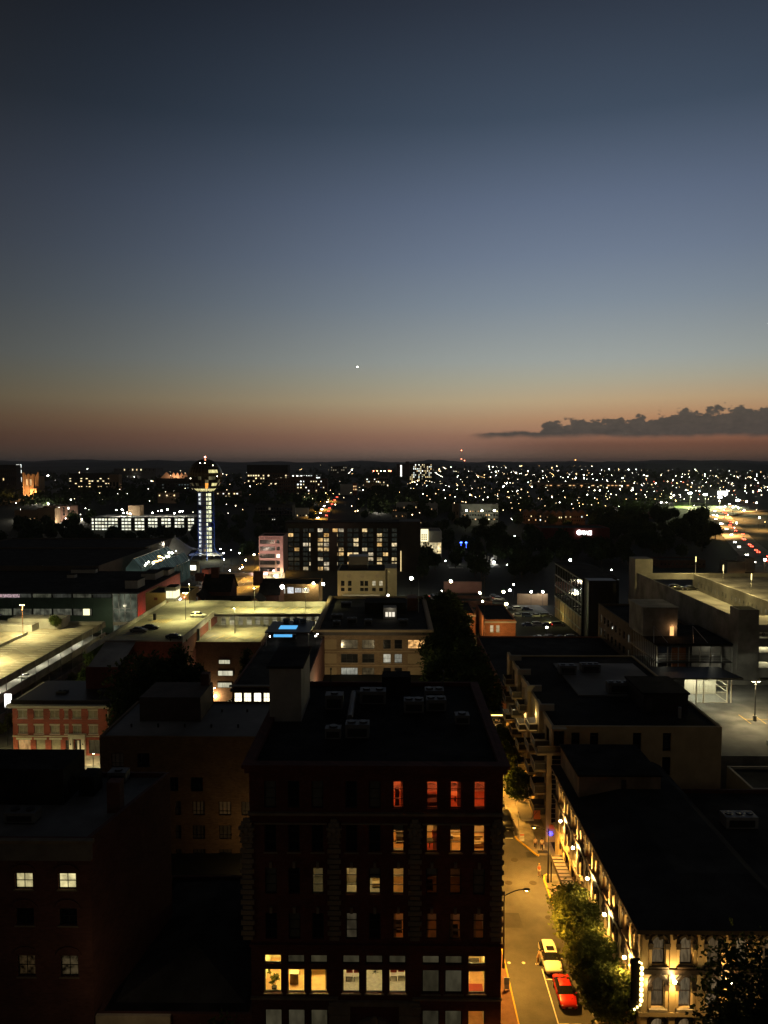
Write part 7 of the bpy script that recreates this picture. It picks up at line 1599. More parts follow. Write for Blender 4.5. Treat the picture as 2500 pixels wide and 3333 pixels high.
tan_tower()

# ------------------------------------------------------------------ tower with the gold glass ball
def ball_tower():
    Y = 552.0; cx = X_(671, Y); zb = -14; cz = Z_(1550, Y); R_ = 55.5*Y/F; zt = Z_(1604, Y)
    o = thing('ball_tower', 'observation tower with a gold glass ball on a blue lattice shaft', 'tower', (cx, Y, zb))
    rr = random.Random(2); nu, nv = 30, 16
    gold = M('gold_glass', (.13, .085, .03), .12, .3, .12, metal=.75, spec=.8); lit = LIT('gold_lit_glass', (1, .85, .35), (.9, 1, .6), 1.4, .6, .3); org = E('orange_lit_glass', (1, .38, .06), 1.3, False)
    sm_ = MB()
    def sp(i, j, r=R_): a = 2*math.pi*i/nu; t = math.pi*j/nv; return (cx+r*math.sin(t)*math.sin(a), Y-r*math.sin(t)*math.cos(a), cz+r*math.cos(t))
    plain = MB(); litm = MB(); orm = MB(); dim = MB(); dm = LIT('gold_dim_glass', (.9, .7, .3), (1, .9, .5), .22, .8, .25)
    facets = bpy.data.meshes
    for j in range(nv-1):
        for i in range(nu):
            q = [sp(i, j), sp(i, j+1), sp(i+1, j+1), sp(i+1, j)]; ii = i if i < nu/2 else i-nu
            tgt = plain
            if j == 12 and (-5 <= ii <= 5): tgt = litm
            elif j == 13: tgt = litm if rr.random() < .7 else dim
            elif j in (10, 11) and ii == 1: tgt = orm
            elif j == 6 and ii in (2, 3, 4) : tgt = litm
            elif j in (8, 9, 10) and rr.random() < .22: tgt = dim
            elif j == 10 and ii in (3, 4): tgt = litm
            tgt.quad(*q)
    stuff('glass_facets', plain, gold, o); stuff('lit_facets', litm, lit, o); stuff('orange_facets', orm, org, o); stuff('dim_facets', dim, dm, o)
    fr = MB()
    for i in range(0, nu):
        for j in range(nv-1): fr.tube(sp(i, j, R_*1.003), sp(i, j+1, R_*1.003), .09, .09, 4, cap=False)
    for j in range(1, nv):
        for i in range(nu): fr.tube(sp(i, j, R_*1.003), sp(i+1, j, R_*1.003), .09, .09, 4, cap=False)
    stuff('glazing_bars', fr, BROWN, o)
    MB().tube((cx, Y, cz+R_*.99), (cx, Y, cz+R_+1.0), .2, .15, 8).build('mast', BLACK, o); MB().ball((cx, Y, cz+R_+1.4), .55, 1, 1, 1, 10, 6).build('beacon', glow((1, .35, .2), 30, False), o)
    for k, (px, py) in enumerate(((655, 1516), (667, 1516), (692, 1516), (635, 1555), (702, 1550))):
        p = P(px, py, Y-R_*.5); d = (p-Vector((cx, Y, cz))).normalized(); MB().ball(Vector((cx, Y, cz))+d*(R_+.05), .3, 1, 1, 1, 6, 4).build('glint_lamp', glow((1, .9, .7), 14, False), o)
    MB().tube((cx, Y, cz-R_*1.0), (cx, Y, cz-R_*.86), 4.4, 6.0, 20).build('collar', BLACK, o)
    BLUE = M('blue_steel', (.015, .035, .14), .45, .1, 1); rad = 29*Y/F; z1 = cz-R_*.95; zf = Z_(1782, Y)
    lat = MB(); nl = 15; hexp = lambda k, r: (cx+r*math.sin(k*math.pi/3+.25), Y-r*math.cos(k*math.pi/3+.25))
    def rz(z): return rad if z > zf else rad+(1-math.cos((zf-z)/(zf-zb)*1.45))*10.5
    lv = [zb+2+(z1-zb-2)*k/(nl) for k in range(nl+1)]
    for a, b in zip(lv, lv[1:]):
        for k in range(6):
            p = hexp(k, rz(a)); q = hexp(k, rz(b)); p2 = hexp(k+1, rz(a)); q2 = hexp(k+1, rz(b))
            lat.tube((*p, a), (*q, b), .32, .32, 6); lat.tube((*q, b), (*q2, b), .2, .2, 5); lat.tube((*p, a), (*q2, b), .11, .11, 4, cap=False); lat.tube((*p2, a), (*q, b), .11, .11, 4, cap=False)
    for k in range(6): p = hexp(k, rz(lv[0])); q = hexp(k, rz(lv[0])+2); lat.tube((*p, lv[0]), (*q, zb-3), .4, .5, 6)
    stuff('lattice', lat, BLUE, o)
    sh = MB().tube((cx, Y, zb-2), (cx, Y, z1+1), 3.4, 3.4, 12).build('lift_shaft', M('shaft_concrete', (.2, .15, .13), .85, .1, .5), o)
    wl = LIT('shaft_lamp_cool', (.85, .95, 1), (.95, 1, 1), 1.5, .8, .9, (1, 1, .6)); wy = LIT('shaft_lamp_warm', (1, 1, .62), (.95, 1, .6), 1.9, .75, .9, (1, 1, .6))
    for k, (a, b) in enumerate(zip(lv[0:], lv[1:])):
        h = (b-a)*.68; zc = (a+b)/2
        for px, w, m in ((656, 1.5, wl), (679, .9, wy), (688, 2.1, wy)):
            x = cx+(px-671)*Y/F
            if (k in (11, ) and m is wl) or (k == 7 and w > 1.5): continue
            MB().box(x-w/2, x+w/2, Y-4.4, Y-4.0, zc-h/2, zc+h/2).build('lit_landing', m, o)
        MB().box(cx-5.4, cx+5.4, Y-4.8, Y+4, b-.35, b-.1).build('landing_slab', BLACK, o)
    lamp('base_light', 'POINT', (cx+7, Y-13, zb+6), 9000, (1, .95, .6), o, .5); lamp('tower_blue_light', 'POINT', (cx-11, Y-9, zb+20), 2500, (.2, .35, 1), o, .6); lamp('tower_blue_light', 'POINT', (cx+12, Y-9, zb+24), 2500, (.2, .35, 1), o, .6)
    pm = MB(); 
    for k in range(12):
        a = math.pi*2*k/12; b = math.pi*2*(k+1)/12; pm.quad((cx+3.5*math.cos(a), Y+3.5*math.sin(a), zb+4.4), (cx+13*math.cos(a), Y+9*math.sin(a), zb+3.0+.5*math.sin(a*3)), (cx+13*math.cos(b), Y+9*math.sin(b), zb+3.0+.5*math.sin(b*3)), (cx+3.5*math.cos(b), Y+3.5*math.sin(b), zb+4.4))
    pm.build('base_canopy', WHITE, o)
    return cx
tcx_ = ball_tower()
# glass galleria beside the tower
def galleria():
    o = thing('glass_galleria', 'stepped glass galleria with green tinted ridges and warm lamps inside', 'galleria', (-120, 410, -10)); gg = LIT('galleria_glass', (.3, .5, .42), (.35, .5, .42), .11, .6, .12, (1, 1, 1))
    for k, (x0, x1, y0, y1, z0, z1) in enumerate(((-134, -126.2, 382, 441, -2.0, 7.0), (-125.8, -118.5, 386, 446, -6, 3.0))):
        xm = (x0+x1)/2; g = MB(); ze = z0+(z1-z0)*.5
        g.quad((x0, y0, ze), (xm, y0, z1), (xm, y1, z1), (x0, y1, ze)); g.quad((x1, y0, ze), (x1, y1, ze), (xm, y1, z1), (xm, y0, z1)); g.poly([(x0, y0, -12), (x1, y0, -12), (x1, y0, ze), (xm, y0, z1), (x0, y0, ze)]); g.quad((x1, y0, -12), (x1, y1, -12), (x1, y1, ze), (x1, y0, ze)); g.build('glazing', gg, o)
        for q in range(12):
            y = y0+(y1-y0)*q/11; b = MB(); b.path([(x0, y, z0-3), (x0, y, ze), (xm, y, z1), (x1, y, ze), (x1, y, z0-3)], .14, 4); b.build('glazing_rib', STEEL, o)
        b = MB(); b.path([(xm, y0, z1), (xm, y1, z1)], .2, 4); b.path([(x1, y0, ze), (x1, y1, ze)], .2, 4); b.path([(x0, y0, ze), (x0, y1, ze)], .2, 4); b.build('ridge_bar', STEEL, o)
    rr = random.Random(6)
    for k in range(15):
        y = 385+k*3.8; x = -133+rr.uniform(-1, 3); c = (1, .55, .15) if 3 < k < 9 else (.95, 1, .75)
        MB().ball((x+6.4, y, 3.6+rr.uniform(-1, 1)), rr.uniform(.35, .7), 1.6 if 3 < k < 9 else 1, 1, .6 if 3 < k < 9 else 1, 8, 5).build('pendant_lamp', glow(c, 14, False), o)
galleria()
def tent():
    o = thing('tensile_canopy', 'pale peaked tensile canopy beside the lattice tower', 'canopy', (-135, 520, -12)); m = MB(); n = 20
    pk = [(-148, 520, Z_(1745, 520), 20), (-162, 526, 0, 14), (-139, 530, -3, 9)]
    g = {}
    for j in range(n+1):
        for i in range(n*2+1):
            x = -185+49*i/(2*n); y = 505+40*j/n; z = -6
            for a, b, h, r in pk: d = math.hypot(x-a, y-b); z = max(z, -6+(h+6)*max(0, 1-d/r)**1.7)
            g[i, j] = (x, y, z)
    for j in range(n):
        for i in range(2*n): m.quad(g[i, j], g[i+1, j], g[i+1, j+1], g[i, j+1])
    m.build('membrane', CREAM2D, o, True); MB().tube((-148, 520, -12), (-148, 520, Z_(1743, 520)), .4, .3, 6).build('mast', STEEL, o)
    lamp('canopy_light', 'POINT', (-150, 500, 2), 6000, (1, .95, .75), o, .8)
tent()
# tall pink hotel with its name along the top
def pink_hotel():
    y = 442.0; x0, x1 = X_(842, y), X_(921, y); zt, zb = Z_(1745, y), -14; o = thing('pink_hotel', 'narrow pink lit hotel with dark ribbon windows and lettering at its top', 'hotel', ((x0+x1)/2, y+10, zb))
    PINK = M('pink_panel', (.5, .33, .29), .8, .08, .4); zw = Z_(1868, y); fw = []; xa, xb, xc, xd = X_(845, y), X_(894, y), X_(899, y), X_(910, y)
    for k, py in enumerate((1764, 1786, 1810, 1832, 1854)): 
        fw.append(((xa+xb)/2, Z_(py, y), xb-xa, 2.4, W_HOTEL, 'panes')); fw.append(((xc+xd)/2, Z_(py, y), xd-xc, 2.2, W_BRIGHT if k == 2 else W_HOTEL, 'plain'))
    mb = MB(); shell(mb, x0, x1, y, y+20, zw, zt, .6, front=False); panel(mb, (x0, y, zw), (1, 0, 0), (0, -1, 0), x1-x0, zt-zw, [(a[0]-a[2]/2-x0, a[0]+a[2]/2-x0, a[1]-a[3]/2-zw, a[1]+a[3]/2-zw) for a in fw], .3); mb.build('wall', PINK, o)
    r = MB(); roof_deck(r, x0, x1, y, y+20, zt-.6); r.build('roof', ROOF_B, o)
    for a in fw: window(o, (a[0], y+.2, a[1]), a[2], a[3], a[4], a[5], FRONT, BROWN)
    fc = bpy.data.curves.new('lettering', 'FONT'); fc.body = 'THE TENNESSEAN'; fc.size = 1.72; fc.extrude = .06; fc.align_x = 'LEFT'; fo = bpy.data.objects.new('lettering', fc); col.objects.link(fo); fo.parent = o; fo.rotation_euler = (R(90), 0, 0); fo.location = Vector((x0+.35, y-.08, zt-1.75))-wloc(o); fc.materials.append(BROWN)
    bpy.context.view_layer.update(); w = fo.dimensions.x; fo.scale = ((X_(909, y)-x0-.35)/max(w, .1), 1, 1); tm_ = bpy.data.meshes.new_from_object(fo); lo = link('lettering', tm_, o); lo.location = fo.location.copy(); lo.rotation_euler = fo.rotation_euler; lo.scale = fo.scale; bpy.data.objects.remove(fo)
    for p in (848, 853, 858, 897, 903, 915): xx = X_(p, y); MB().box(xx-.35, xx+.35, y+.1, y+.8, zb, zw-.004).build('column', WHITE, o)
    m = MB(); m.box(x0+1, x1, y+5, y+5.3, zb, zw); m.build('lobby_glass', LIT('lobby_glow', (1, .78, .4), (1, .7, .35), 1.5, .75, .35, (1, 1, 1)), o); lamp('lobby_light', 'POINT', ((x0+x1)/2, y-2, zw-3), 3000, (1, .85, .55), o, .4)
    MB().box(x0+11.9, x0+12.6, y-.2, y-.05, zw, zw+.3)
    lamp('facade_wash', 'SPOT', ((x0+x1)/2-4, y-30, zb+1), 85000, (1, .62, .55), o, 1.0, 60, ((x0+x1)/2, y, 2)); lamp('edge_wash', 'POINT', (x1-.6, y-2.5, zw+1.5), 900, (1, .85, .45), o, .3)
W_HOTEL = LIT('hotel_pane', (.6, .5, .35), (.6, .5, .4), .09, .8, .5, (1, 1, 1))
pink_hotel()
# long dark apartment slab with bays of balconies
def dark_slab():
    y = 490.0; x0, x1, x2 = X_(930, y), X_(1300, y), X_(1368, y); zt, zb = Z_(1703, y), -15; DKB = M('bronze_brick', (.04, .032, .024), .85, .2, .3)
    o = thing('bronze_apartment_slab', 'long dark bronze apartment block with eight bays of partly lit windows', 'building', ((x0+x2)/2, y+9, zb))
    MB().box(x0, x1, y, y+18, zb, zt).box(x1+.01, x2, y-1.5, y+22, zb, zt+1.2).build('wall', DKB, o); MB().box(x0-.5, x1, y-.5, y+18.5, zt+.004, zt+.7).build('roof', ROOF_B, o)
    rr = random.Random(14); zs = [Z_(1726+15.6*k, y) for k in range(11)]; fr = M('slab_frame', (.03, .028, .025), .6, .1, 1)
    ls = [LIT('flat_pane_a', (1, .56, .17), (1, .76, .38), 1.15, .8, .5, (1, 1, 1)), LIT('flat_pane_b', (1, .75, .35), (1, .85, .6), 1.0, .8, .5, (1, 1, 1))]; dk = LIT('flat_pane_dark', (.5, .6, .5), (.45, .5, .4), .032, .6, .8, (1, 1, 1))
    for b in range(8):
        cx = X_(956+48.2*b, y)
        for s in (-1, 1):
            for z in zs:
                p = rr.choice(ls) if rr.random() < .4 else dk
                if b == 0 and rr.random() < .6: p = dk
                if b == 7 and s > 0: continue
                small_window(o, (cx+s*1.95, y, z), 3.4, 2.45, p, FRONT, fr, 1)
        MB().box(cx-.14, cx+.14, y-.5, y-.003, zb, zt-1).build('pier', DKB, o)
    for p in (1018, 1090): MB().box(X_(p, y)-1.5, X_(p, y)+1.5, y-.7, y-.004, zb, zt-6).build('pier', DKB, o)
    solo('slab_corner_light', MB().tube((x1+1, y-2, -14), (x1+1, y-2, -1), .2, .2, 6), E('corner_strip', (1, .75, .35), 1.6, False), 'tall glowing strip at the right end of the lit bays', 'light strip')
dark_slab()
# amber avenue toward the tower
av = MB(); 
for a in range(380, 640, 20): av.quad((-89.5, a, T(-89, a)+.25), (-73.5, a, T(-75, a)+.25), (-73.5, a+20, T(-75, a+20)+.25), (-89.5, a+20, T(-89, a+20)+.25))
struct('road', av, ASPH_L); cb2 = MB().box(-130, -60, 384, 396, T(-85, 390)+.3, T(-85, 390)+.34); struct('road', cb2, ASPH_L)
lm = MB()
for x in (-84.2, -79): 
    for a in range(398, 600, 14): lm.box(x-.12, x+.12, a, a+8, T(-85, a+4)+.36, T(-85, a+4)+.37)
struct('lane_marking', lm, LINE)
fb = thing('footbridge', 'low pale footbridge crossing the amber avenue', 'bridge', (-92, 430, -9)); MB().box(-112, -70, 428, 432, -8.4, -7.6).build('deck', CONC, fb)
for x in (-110, -96, -72): MB().box(x-.6, x+.6, 429, 431, -15, -8.404).build('pier', CONC, fb)
MB().box(-112, -70, 427.9, 427.99, -7.6, -6.5).build('rail', STEEL, fb)
for k, (x, y) in enumerate(((-91, 400), (-71.5, 420), (-91, 450), (-71.5, 475), (-91, 505), (-91, 560))):
    arm_lamp((x, y, T(x, y)), 9, 2.2, 0 if x < -80 else math.pi, ('first', 'second', 'third', 'fourth', 'fifth', 'sixth')[k]+' amber street lamp along the avenue toward the tower', 32000, AMBER, 'amber lamps of the tower avenue')
for px, py, Y, e, lab in ((717, 1787, 500, 1.1, 'white globe lamp nearest the foot of the tower'), (728, 1800, 490, 1.1, 'white globe lamp below the first at the foot of the tower'), (752, 1790, 520, .6, 'small white lamp right of the tower foot'), (729, 1821, 470, .9, 'white globe lamp over the pale path right of the tower'), (779, 1800, 480, 1.0, 'white globe lamp among the trees left of the amber avenue'), (800, 1823, 452, 1.3, 'yellow globe lamp beside the amber avenue'), (827, 1806, 470, 1.3, 'yellow globe lamp left of the pink hotel'), (790, 1846, 440, .9, 'white globe lamp at the rail of the avenue'), (711, 1860, 430, .8, 'white globe lamp left at the footbridge'), (748, 1857, 432, .8, 'white globe lamp in the middle of the footbridge'), (781, 1852, 436, .8, 'white globe lamp right on the footbridge')):
    p = P(px, py, Y); zg = T(p.x, Y); globe_lamp((p.x, Y, zg), max(2.5, p.z-zg), lab, 1600*e, (1, .9, .55) if 'yellow' in lab else (1, 1, .95), 'globe lamps near the tower', .34*e, 60)
# lower walk right of the green hall: pale canopies and a red brick stair tower
wk = thing('covered_walk', 'bright white covered walk between the green hall and the pitched roofs', 'covered walk', (-88, 330, -11))
for k in range(6): MB().box(-93+.4*k, -88+.4*k, 306+k*11, 312+k*11, -3+.2*k, -2.7+.2*k).build('roof_panel', WHITE, wk)
for k in range(6): MB().box(-92.8+.4*k, -92.6+.4*k, 306.2+k*11, 306.4+k*11, -11, -3.004+.2*k).build('post', WHITE, wk); lamp('walk_light', 'POINT', (-89.5+.4*k, 309+k*11, -5), 700, (1, .97, .8), wk, .3)
pv = MB(); pv.quad((-94, 300, -10.7), (-78, 300, -10.7), (-78, 380, -12), (-94, 380, -12)); struct('plaza_paving', pv, PAVE)
block('brick_stair_tower', 'slender red brick stair tower below the ball tower', 'tower', X_(655, 372), X_(676, 372), 372, 378, -13, Z_(1855, 372), BRICK_SIDE, ROOF_B, .3); lamp('stair_tower_light', 'POINT', (-88, 366, -6), 1500, (1, .55, .35), None, .3)
block('yellow_lit_kiosk', 'small yellow lit kiosk under the ball tower', 'kiosk', X_(609, 470), X_(640, 470), 470, 476, -14, -6, CREAM2C, ROOF_B, .3, fw=[(X_(624, 470), -9.5, 4.6, 3.2, W_BRIGHT, 'panes')])
# ------------------------------------------------------------------ the city beyond: campus hill, valley, freeway
def far(name, label, cat, p0, p1, yt, yb, Y, wall, rows=(), cols=0, lit=.4, panes=(W_WARM,), ww=.55, wh=.5, depth=None, roof=ROOF_B, group=None, seed=1, dark=DGLASS, base=None):
    """rows: pixel heights of window rows; cols: how many across"""
    hit = march((p0+p1)/2, yb, 330)
    if hit and base is None: Y = min(hit[1], 2600)
    x0, x1, zt = X_(p0, Y), X_(p1, Y), Z_(yt, Y); zb = min(Z_(yb, Y), T((x0+x1)/2, Y))-3
    r = random.Random(seed*31+p0); fw = []; step = (x1-x0)/max(cols, 1); dz = abs(Z_(rows[1], Y)-Z_(rows[0], Y)) if len(rows) > 1 else (zt-Z_(yb, Y))*.5
    for y in rows:
        for c in range(cols):
            p = r.choice(panes) if r.random() < lit else dark
            fw.append((x0+(c+.5)*step, Z_(y, Y), step*ww, dz*wh, p))
    return block(name, label, cat, x0, x1, Y, Y+(depth or max(12, (x1-x0)*.6)), zb, zt, wall, roof, .6, group, fw=fw, small=True, fm=BLACK)
def yf(o): return min((o.matrix_world @ Vector(c)).y if False else wloc(q).y+min(v.co.y for v in q.data.vertices) for q in o.children if q.name.startswith('wall') for c in [0])
WB_ = M('far_brick', (.13, .07, .05), .9, .2, .2); WG = M('far_grey_wall', (.16, .15, .14), .9, .2, .2); WD = M('far_dark_wall', (.05, .045, .04), .9, .2, .2); WW = M('far_white_wall', (.5, .48, .44), .9, .1, .2); WT = M('far_tan_wall', (.3, .2, .12), .9, .15, .2)
F_W = LIT('far_pane_white', (1, .97, .85), (.9, 1, .95), 3.2, .4, .3); F_Y = LIT('far_pane_warm', (1, .72, .3), (1, .85, .5), 2.4, .5, .3); F_O = LIT('far_pane_orange', (1, .5, .18), (1, .65, .3), 1.6, .5, .3); F_D = LIT('far_pane_dim', (1, .8, .5), (.8, .8, .6), .35, .6, .3)
# church tower lit from below
ch = thing('church_tower', 'square stone church tower lit orange by floodlights at the left', 'tower', (X_(105, 1000), 1000, 15)); Y = 1000.0; a, b = X_(82, Y), X_(129, Y); zt = Z_(1543, Y); zm = Z_(1590, Y)
MB().box(a, b, Y, Y+18, 8, zt-3).build('wall', WT, ch)
for p in (82, 97.5, 113, 129): x = X_(p, Y); MB().box(x-1.1, x+1.1, Y-1.2, Y-.01, 8, zt+(2.5 if p in (82, 129) else 0)).build('buttress', WT, ch)
for k in range(6): MB().box(a+1.2+k*3, a+2.8+k*3, Y-.3, Y+1, zt-2.99, zt-.5).build('merlon', WT, ch)
for p in (93, 104): MB().box(X_(p, Y)-1.1, X_(p, Y)+1.1, Y-.2, Y-.015, Z_(1580, Y), Z_(1560, Y)).build('belfry_opening', F_O, ch)
MB().box(X_(112, Y), X_(133, Y), Y-10, Y-.02, 5, Z_(1590, Y)).build('side_turret', WT, ch)
for p in (86, 104, 125): lamp('flood_light', 'POINT', (X_(p, Y), Y-14, zm-6), 16000, (1, .5, .18), ch, .5)
far('dorm_tower', 'dark tower block at the left edge with a bright white strip of windows', 'building', 0, 57, 1513, 1600, 1150, WD, (1530, 1545, 1560, 1575), 9, .12, (F_Y,), seed=2)
far('lit_stair_tower', 'narrow white lit stair tower beside the dark tower block', 'building', 58, 76, 1513, 1580, 1140, WG, (1517, 1535, 1547, 1559, 1571), 3, .8, (F_W,), .7, .6, 10)
far('stepped_hall', 'long stepped dark hall with rows of small warm windows', 'building', 228, 362, 1541, 1600, 900, WD, (1558, 1566, 1574, 1584), 15, .42, (F_Y,), .7, .4)
far('hall_wing', 'brownish wing at the right end of the stepped hall', 'building', 358, 390, 1545, 1600, 890, WT, (1576,), 3, .3, (F_Y,))
far('low_grey_building', 'low grey building with bright end panels on the hill', 'building', 375, 510, 1525, 1550, 1400, WG, (1529,), 10, .4, (F_Y,), .25, .4)
Yg = march(575, 1567, 500)[1]; fg = Yg/900
for k, p in enumerate((545, 568, 581, 594, 607)):
    x = X_(p, Yg); h = thing('gabled_hall', ('wide gable', 'first pinnacle', 'second pinnacle', 'third pinnacle', 'fourth pinnacle')[k]+' of the pinkish uplit hall left of the ball tower', 'building', (x, Yg, Z_(1567, Yg)), 'gables of the uplit hall'); w = (9 if k == 0 else 2.2)*fg; zt = Z_(1536+k*.5, Yg); zs = zt-(9 if k == 0 else 4)*fg; m = MB(); zb = Z_(1567, Yg)-1
    m.poly([(x-w, Yg, zb), (x+w, Yg, zb), (x+w, Yg, zs), (x, Yg, zt), (x-w, Yg, zs)]); m.box(x-w, x+w, Yg+.1, Yg+14, zb, zs-.1); m.build('gable', M('pinkish_stone', (.34, .21, .14), .9, .1, .3), h)
lamp('gable_flood', 'POINT', (X_(575, Yg), Yg-16, Z_(1558, Yg)), 9000*fg*fg, (1, .66, .38), None, .6)
far('teal_glass_block', 'dark block with a few teal lit windows behind the ball tower', 'building', 510, 618, 1558, 1605, 850, WD, (1578, 1588), 12, .3, (W_BLUE,), .5, .4)
far('campus_house', 'small warm lit house on the campus slope', 'house', 515, 575, 1605, 1640, 800, WT, (1613,), 5, .3, (F_Y,), .4, .3)
far('two_row_block', 'dark block with two rows of lit windows right of the ball tower', 'building', 697, 778, 1600, 1637, 780, WB_, (1607, 1616, 1626), 9, .62, (F_Y, F_W), .55, .5)
far('gothic_house', 'brownish gabled house at the far left with a glaring lamp', 'house', 48, 120, 1662, 1716, 640, WT, (1690, 1702), 5, .3, (F_O, F_Y), .4, .5); far('lit_church_house', 'gabled house left of the white window strips', 'house', 122, 180, 1655, 1716, 655, WT, (1700,), 5, .6, (F_Y,), .5, .25)
far('white_window_block', 'dark block with two tall strips of white windows at the left', 'building', 140, 232, 1648, 1700, 680, WB_, (1655, 1665, 1675), 6, .45, (F_W,), .4, .8)
# open campus garage, every level lit
def campus_garage():
    Y = 740.0; x0, xc, x1 = X_(297, Y), X_(308, Y), X_(632, Y); o = thing('campus_parking_garage', 'long white lit parking garage with five open levels left of the ball tower', 'parking garage', ((x0+x1)/2, Y+20, -10)); zt = Z_(1683, Y); zs = [Z_(y, Y) for y in (1692, 1703, 1714, 1725, 1736, 1747)]
    MB().box(x0, x1, Y+.4, Y+45, zs[-1]-6, zt-1).build('core', WD, o); gl = LIT('garage_level_glow', (1, .95, .68), (.95, 1, .8), 1.7, .45, .25)
    n = 30; w = (x1-xc)/n
    for z in zs:
        MB().box(x0-.2, x1+.2, Y-.4, Y-.01, z+1.05, z+2.15).build('level_edge', WD, o)
        for k in range(n):
            if k % 4 != 3 or k < 4: small_window(o, (xc+(k+.5)*w, Y+.3, z), w*.88, 2.2, gl, FRONT, WD)
        small_window(o, (x0+1.4, Y+.3, z), 2.0, 2.3, gl, FRONT, WD)
    for k in range(0, n+1, 4): MB().box(xc+k*w-.6, xc+k*w+.6, Y-.5, Y-.015, zs[-1]-6, zt).build('pier', WD, o)
    MB().box(x0, x1, Y, Y+45, zt-.99, zt-.4).build('top_deck', CONC, o); MB().box(X_(392, Y), X_(432, Y), Y+22, Y+34, zt-.39, Z_(1650, Y)).build('lift_tower', WT, o)
    for k, (p, py) in enumerate(((378, 1659), (397, 1657), (402, 1668), (414, 1668), (424, 1671), (496, 1668), (526, 1661), (545, 1657), (568, 1669), (585, 1664), (594, 1663))):
        q = P(p, py, Y+12); globe_lamp((q.x, q.y, zt-.4), max(2, q.z-zt), '%s white lamp on the roof of the campus garage' % ('first second third fourth fifth sixth seventh eighth ninth tenth eleventh'.split()[k]), 9000, (1, .97, .8), 'lamps on the campus garage roof', .55, 60)
campus_garage()
far('dark_top_dorm', 'large dormitory with a dark attic band and a grid of warm windows', 'building', 807, 936, 1514, 1582, 1000, WB_, (1548, 1557, 1566, 1575), 16, .34, (F_Y,), .6, .55, seed=5)
ya = yf(bpy.data.objects['dark_top_dorm']); MB().box(X_(806, ya), X_(938, ya), ya-.6, ya+30, Z_(1539, ya), Z_(1513, ya)).build('attic', WD, bpy.data.objects['dark_top_dorm'])
for k, (a, b, t) in enumerate(((903, 937, 1556), (937, 985, 1552), (985, 1026, 1550), (1026, 1066, 1558))):
    far('brick_dorm', ('tall plain brick wing', 'brick wing with scattered windows', 'darker brick wing', 'brick wing with a warm top floor')[k]+' in the row right of the large dormitory', 'building', a, b, t, 1618, 985-k*3, WB_, (1567, 1577, 1587, 1597, 1607), 5, .0 if k == 0 else .2, (F_Y, F_W), .5, .45, seed=k, group='brick dormitory row')
far('pale_tower', 'pale slab tower on the skyline in the middle', 'building', 1077, 1130, 1517, 1552, 1500, WG, (1522, 1530, 1538), 8, .3, (F_D,), .5, .5)
far('stadium_stand', 'bright white lit strip like a stadium stand on the ridge', 'stadium', 952, 1043, 1543, 1560, 1350, WW, (1549, 1555), 14, .8, (F_W,), .8, .6)
far('white_cube_house', 'white cube building lit at one corner', 'building', 1108, 1148, 1577, 1612, 800, WW, (), 0); far('red_cube_side', 'narrow red sided building beside the white cube', 'building', 1149, 1162, 1573, 1612, 805, BRICK_SIDE, (1583, 1593), 2, .8, (F_O,)); lamp('cube_light', 'POINT', (X_(1140, 790), 780, Z_(1607, 790)), 3000, (1, .95, .8), None, .5)
far('frame_building', 'unfinished grid framed building with a white lit lower row', 'building', 830, 952, 1645, 1705, 640, WD, (1656, 1668, 1680, 1692), 14, .04, (F_D,), .8, .7, dark=DGLASS); far('lit_row_shop', 'low row with a white lit front under the grid framed building', 'shop', 858, 950, 1686, 1704, 632, WD, (1691,), 14, .85, (W_WHITE,), .7, .4)
far('white_roof_house', 'house with a pale pitched roof beside the far hill street', 'house', 954, 1002, 1655, 1688, 700, WW, (1678,), 5, .3, (F_Y,), .4, .3)
far('hill_block', 'mid height block with lit windows near the hill street crest', 'building', 1186, 1235, 1556, 1600, 1000, WT, (1560, 1568), 8, .5, (F_W, F_Y), .6, .5); far('hill_block', 'pale block left of the brick high rise', 'building', 1228, 1265, 1552, 1600, 1080, WG, (1560, 1570, 1580), 6, .4, (F_Y,), .6, .5)
for k, (p, c) in enumerate(((1216, (1, .2, .1)), (1228, (1, .3, .1)), (1240, (.2, 1, .5)), (1252, (1, .9, .7)), (1266, (1, .25, .1)), (1272, (1, .2, .1)))):
    q = P(p, 1533, 1700); solo('roof_beacon', MB().tube((q.x, q.y, q.z-6), q, .3, .3, 5, 0).ball(q, 1.0, 1, 1, 1, 6, 4, 1), [BLACK, glow(c, 30, False)], '%s coloured light of the row left of the brick high rise' % ('first', 'second', 'third green', 'fourth', 'fifth', 'last')[k], 'light', 'coloured lights on the ridge')
hr = far('brick_high_rise', 'tall brick high rise standing out on the skyline with many lit windows', 'building', 1333, 1405, 1508, 1570, 1300, WB_, [1513+6.6*k for k in range(9)], 13, .48, (F_Y, F_W), .5, .55, seed=8)
hw_ = far('high_rise_wing', 'darker left wing of the brick high rise with one bright stair strip', 'building', 1291, 1333, 1510, 1560, 1290, WB_, (), 0); yw = yf(hw_); MB().box(X_(1303, yw), X_(1308, yw), yw-.5, yw-.01, Z_(1551, yw), Z_(1514, yw)).build('stair_strip', F_W, hw_); MB().box(X_(1320, yw), X_(1332, yw), yw+1, yw+11, Z_(1511, yw), Z_(1502, yw)).build('lift_house', WB_, hw_)
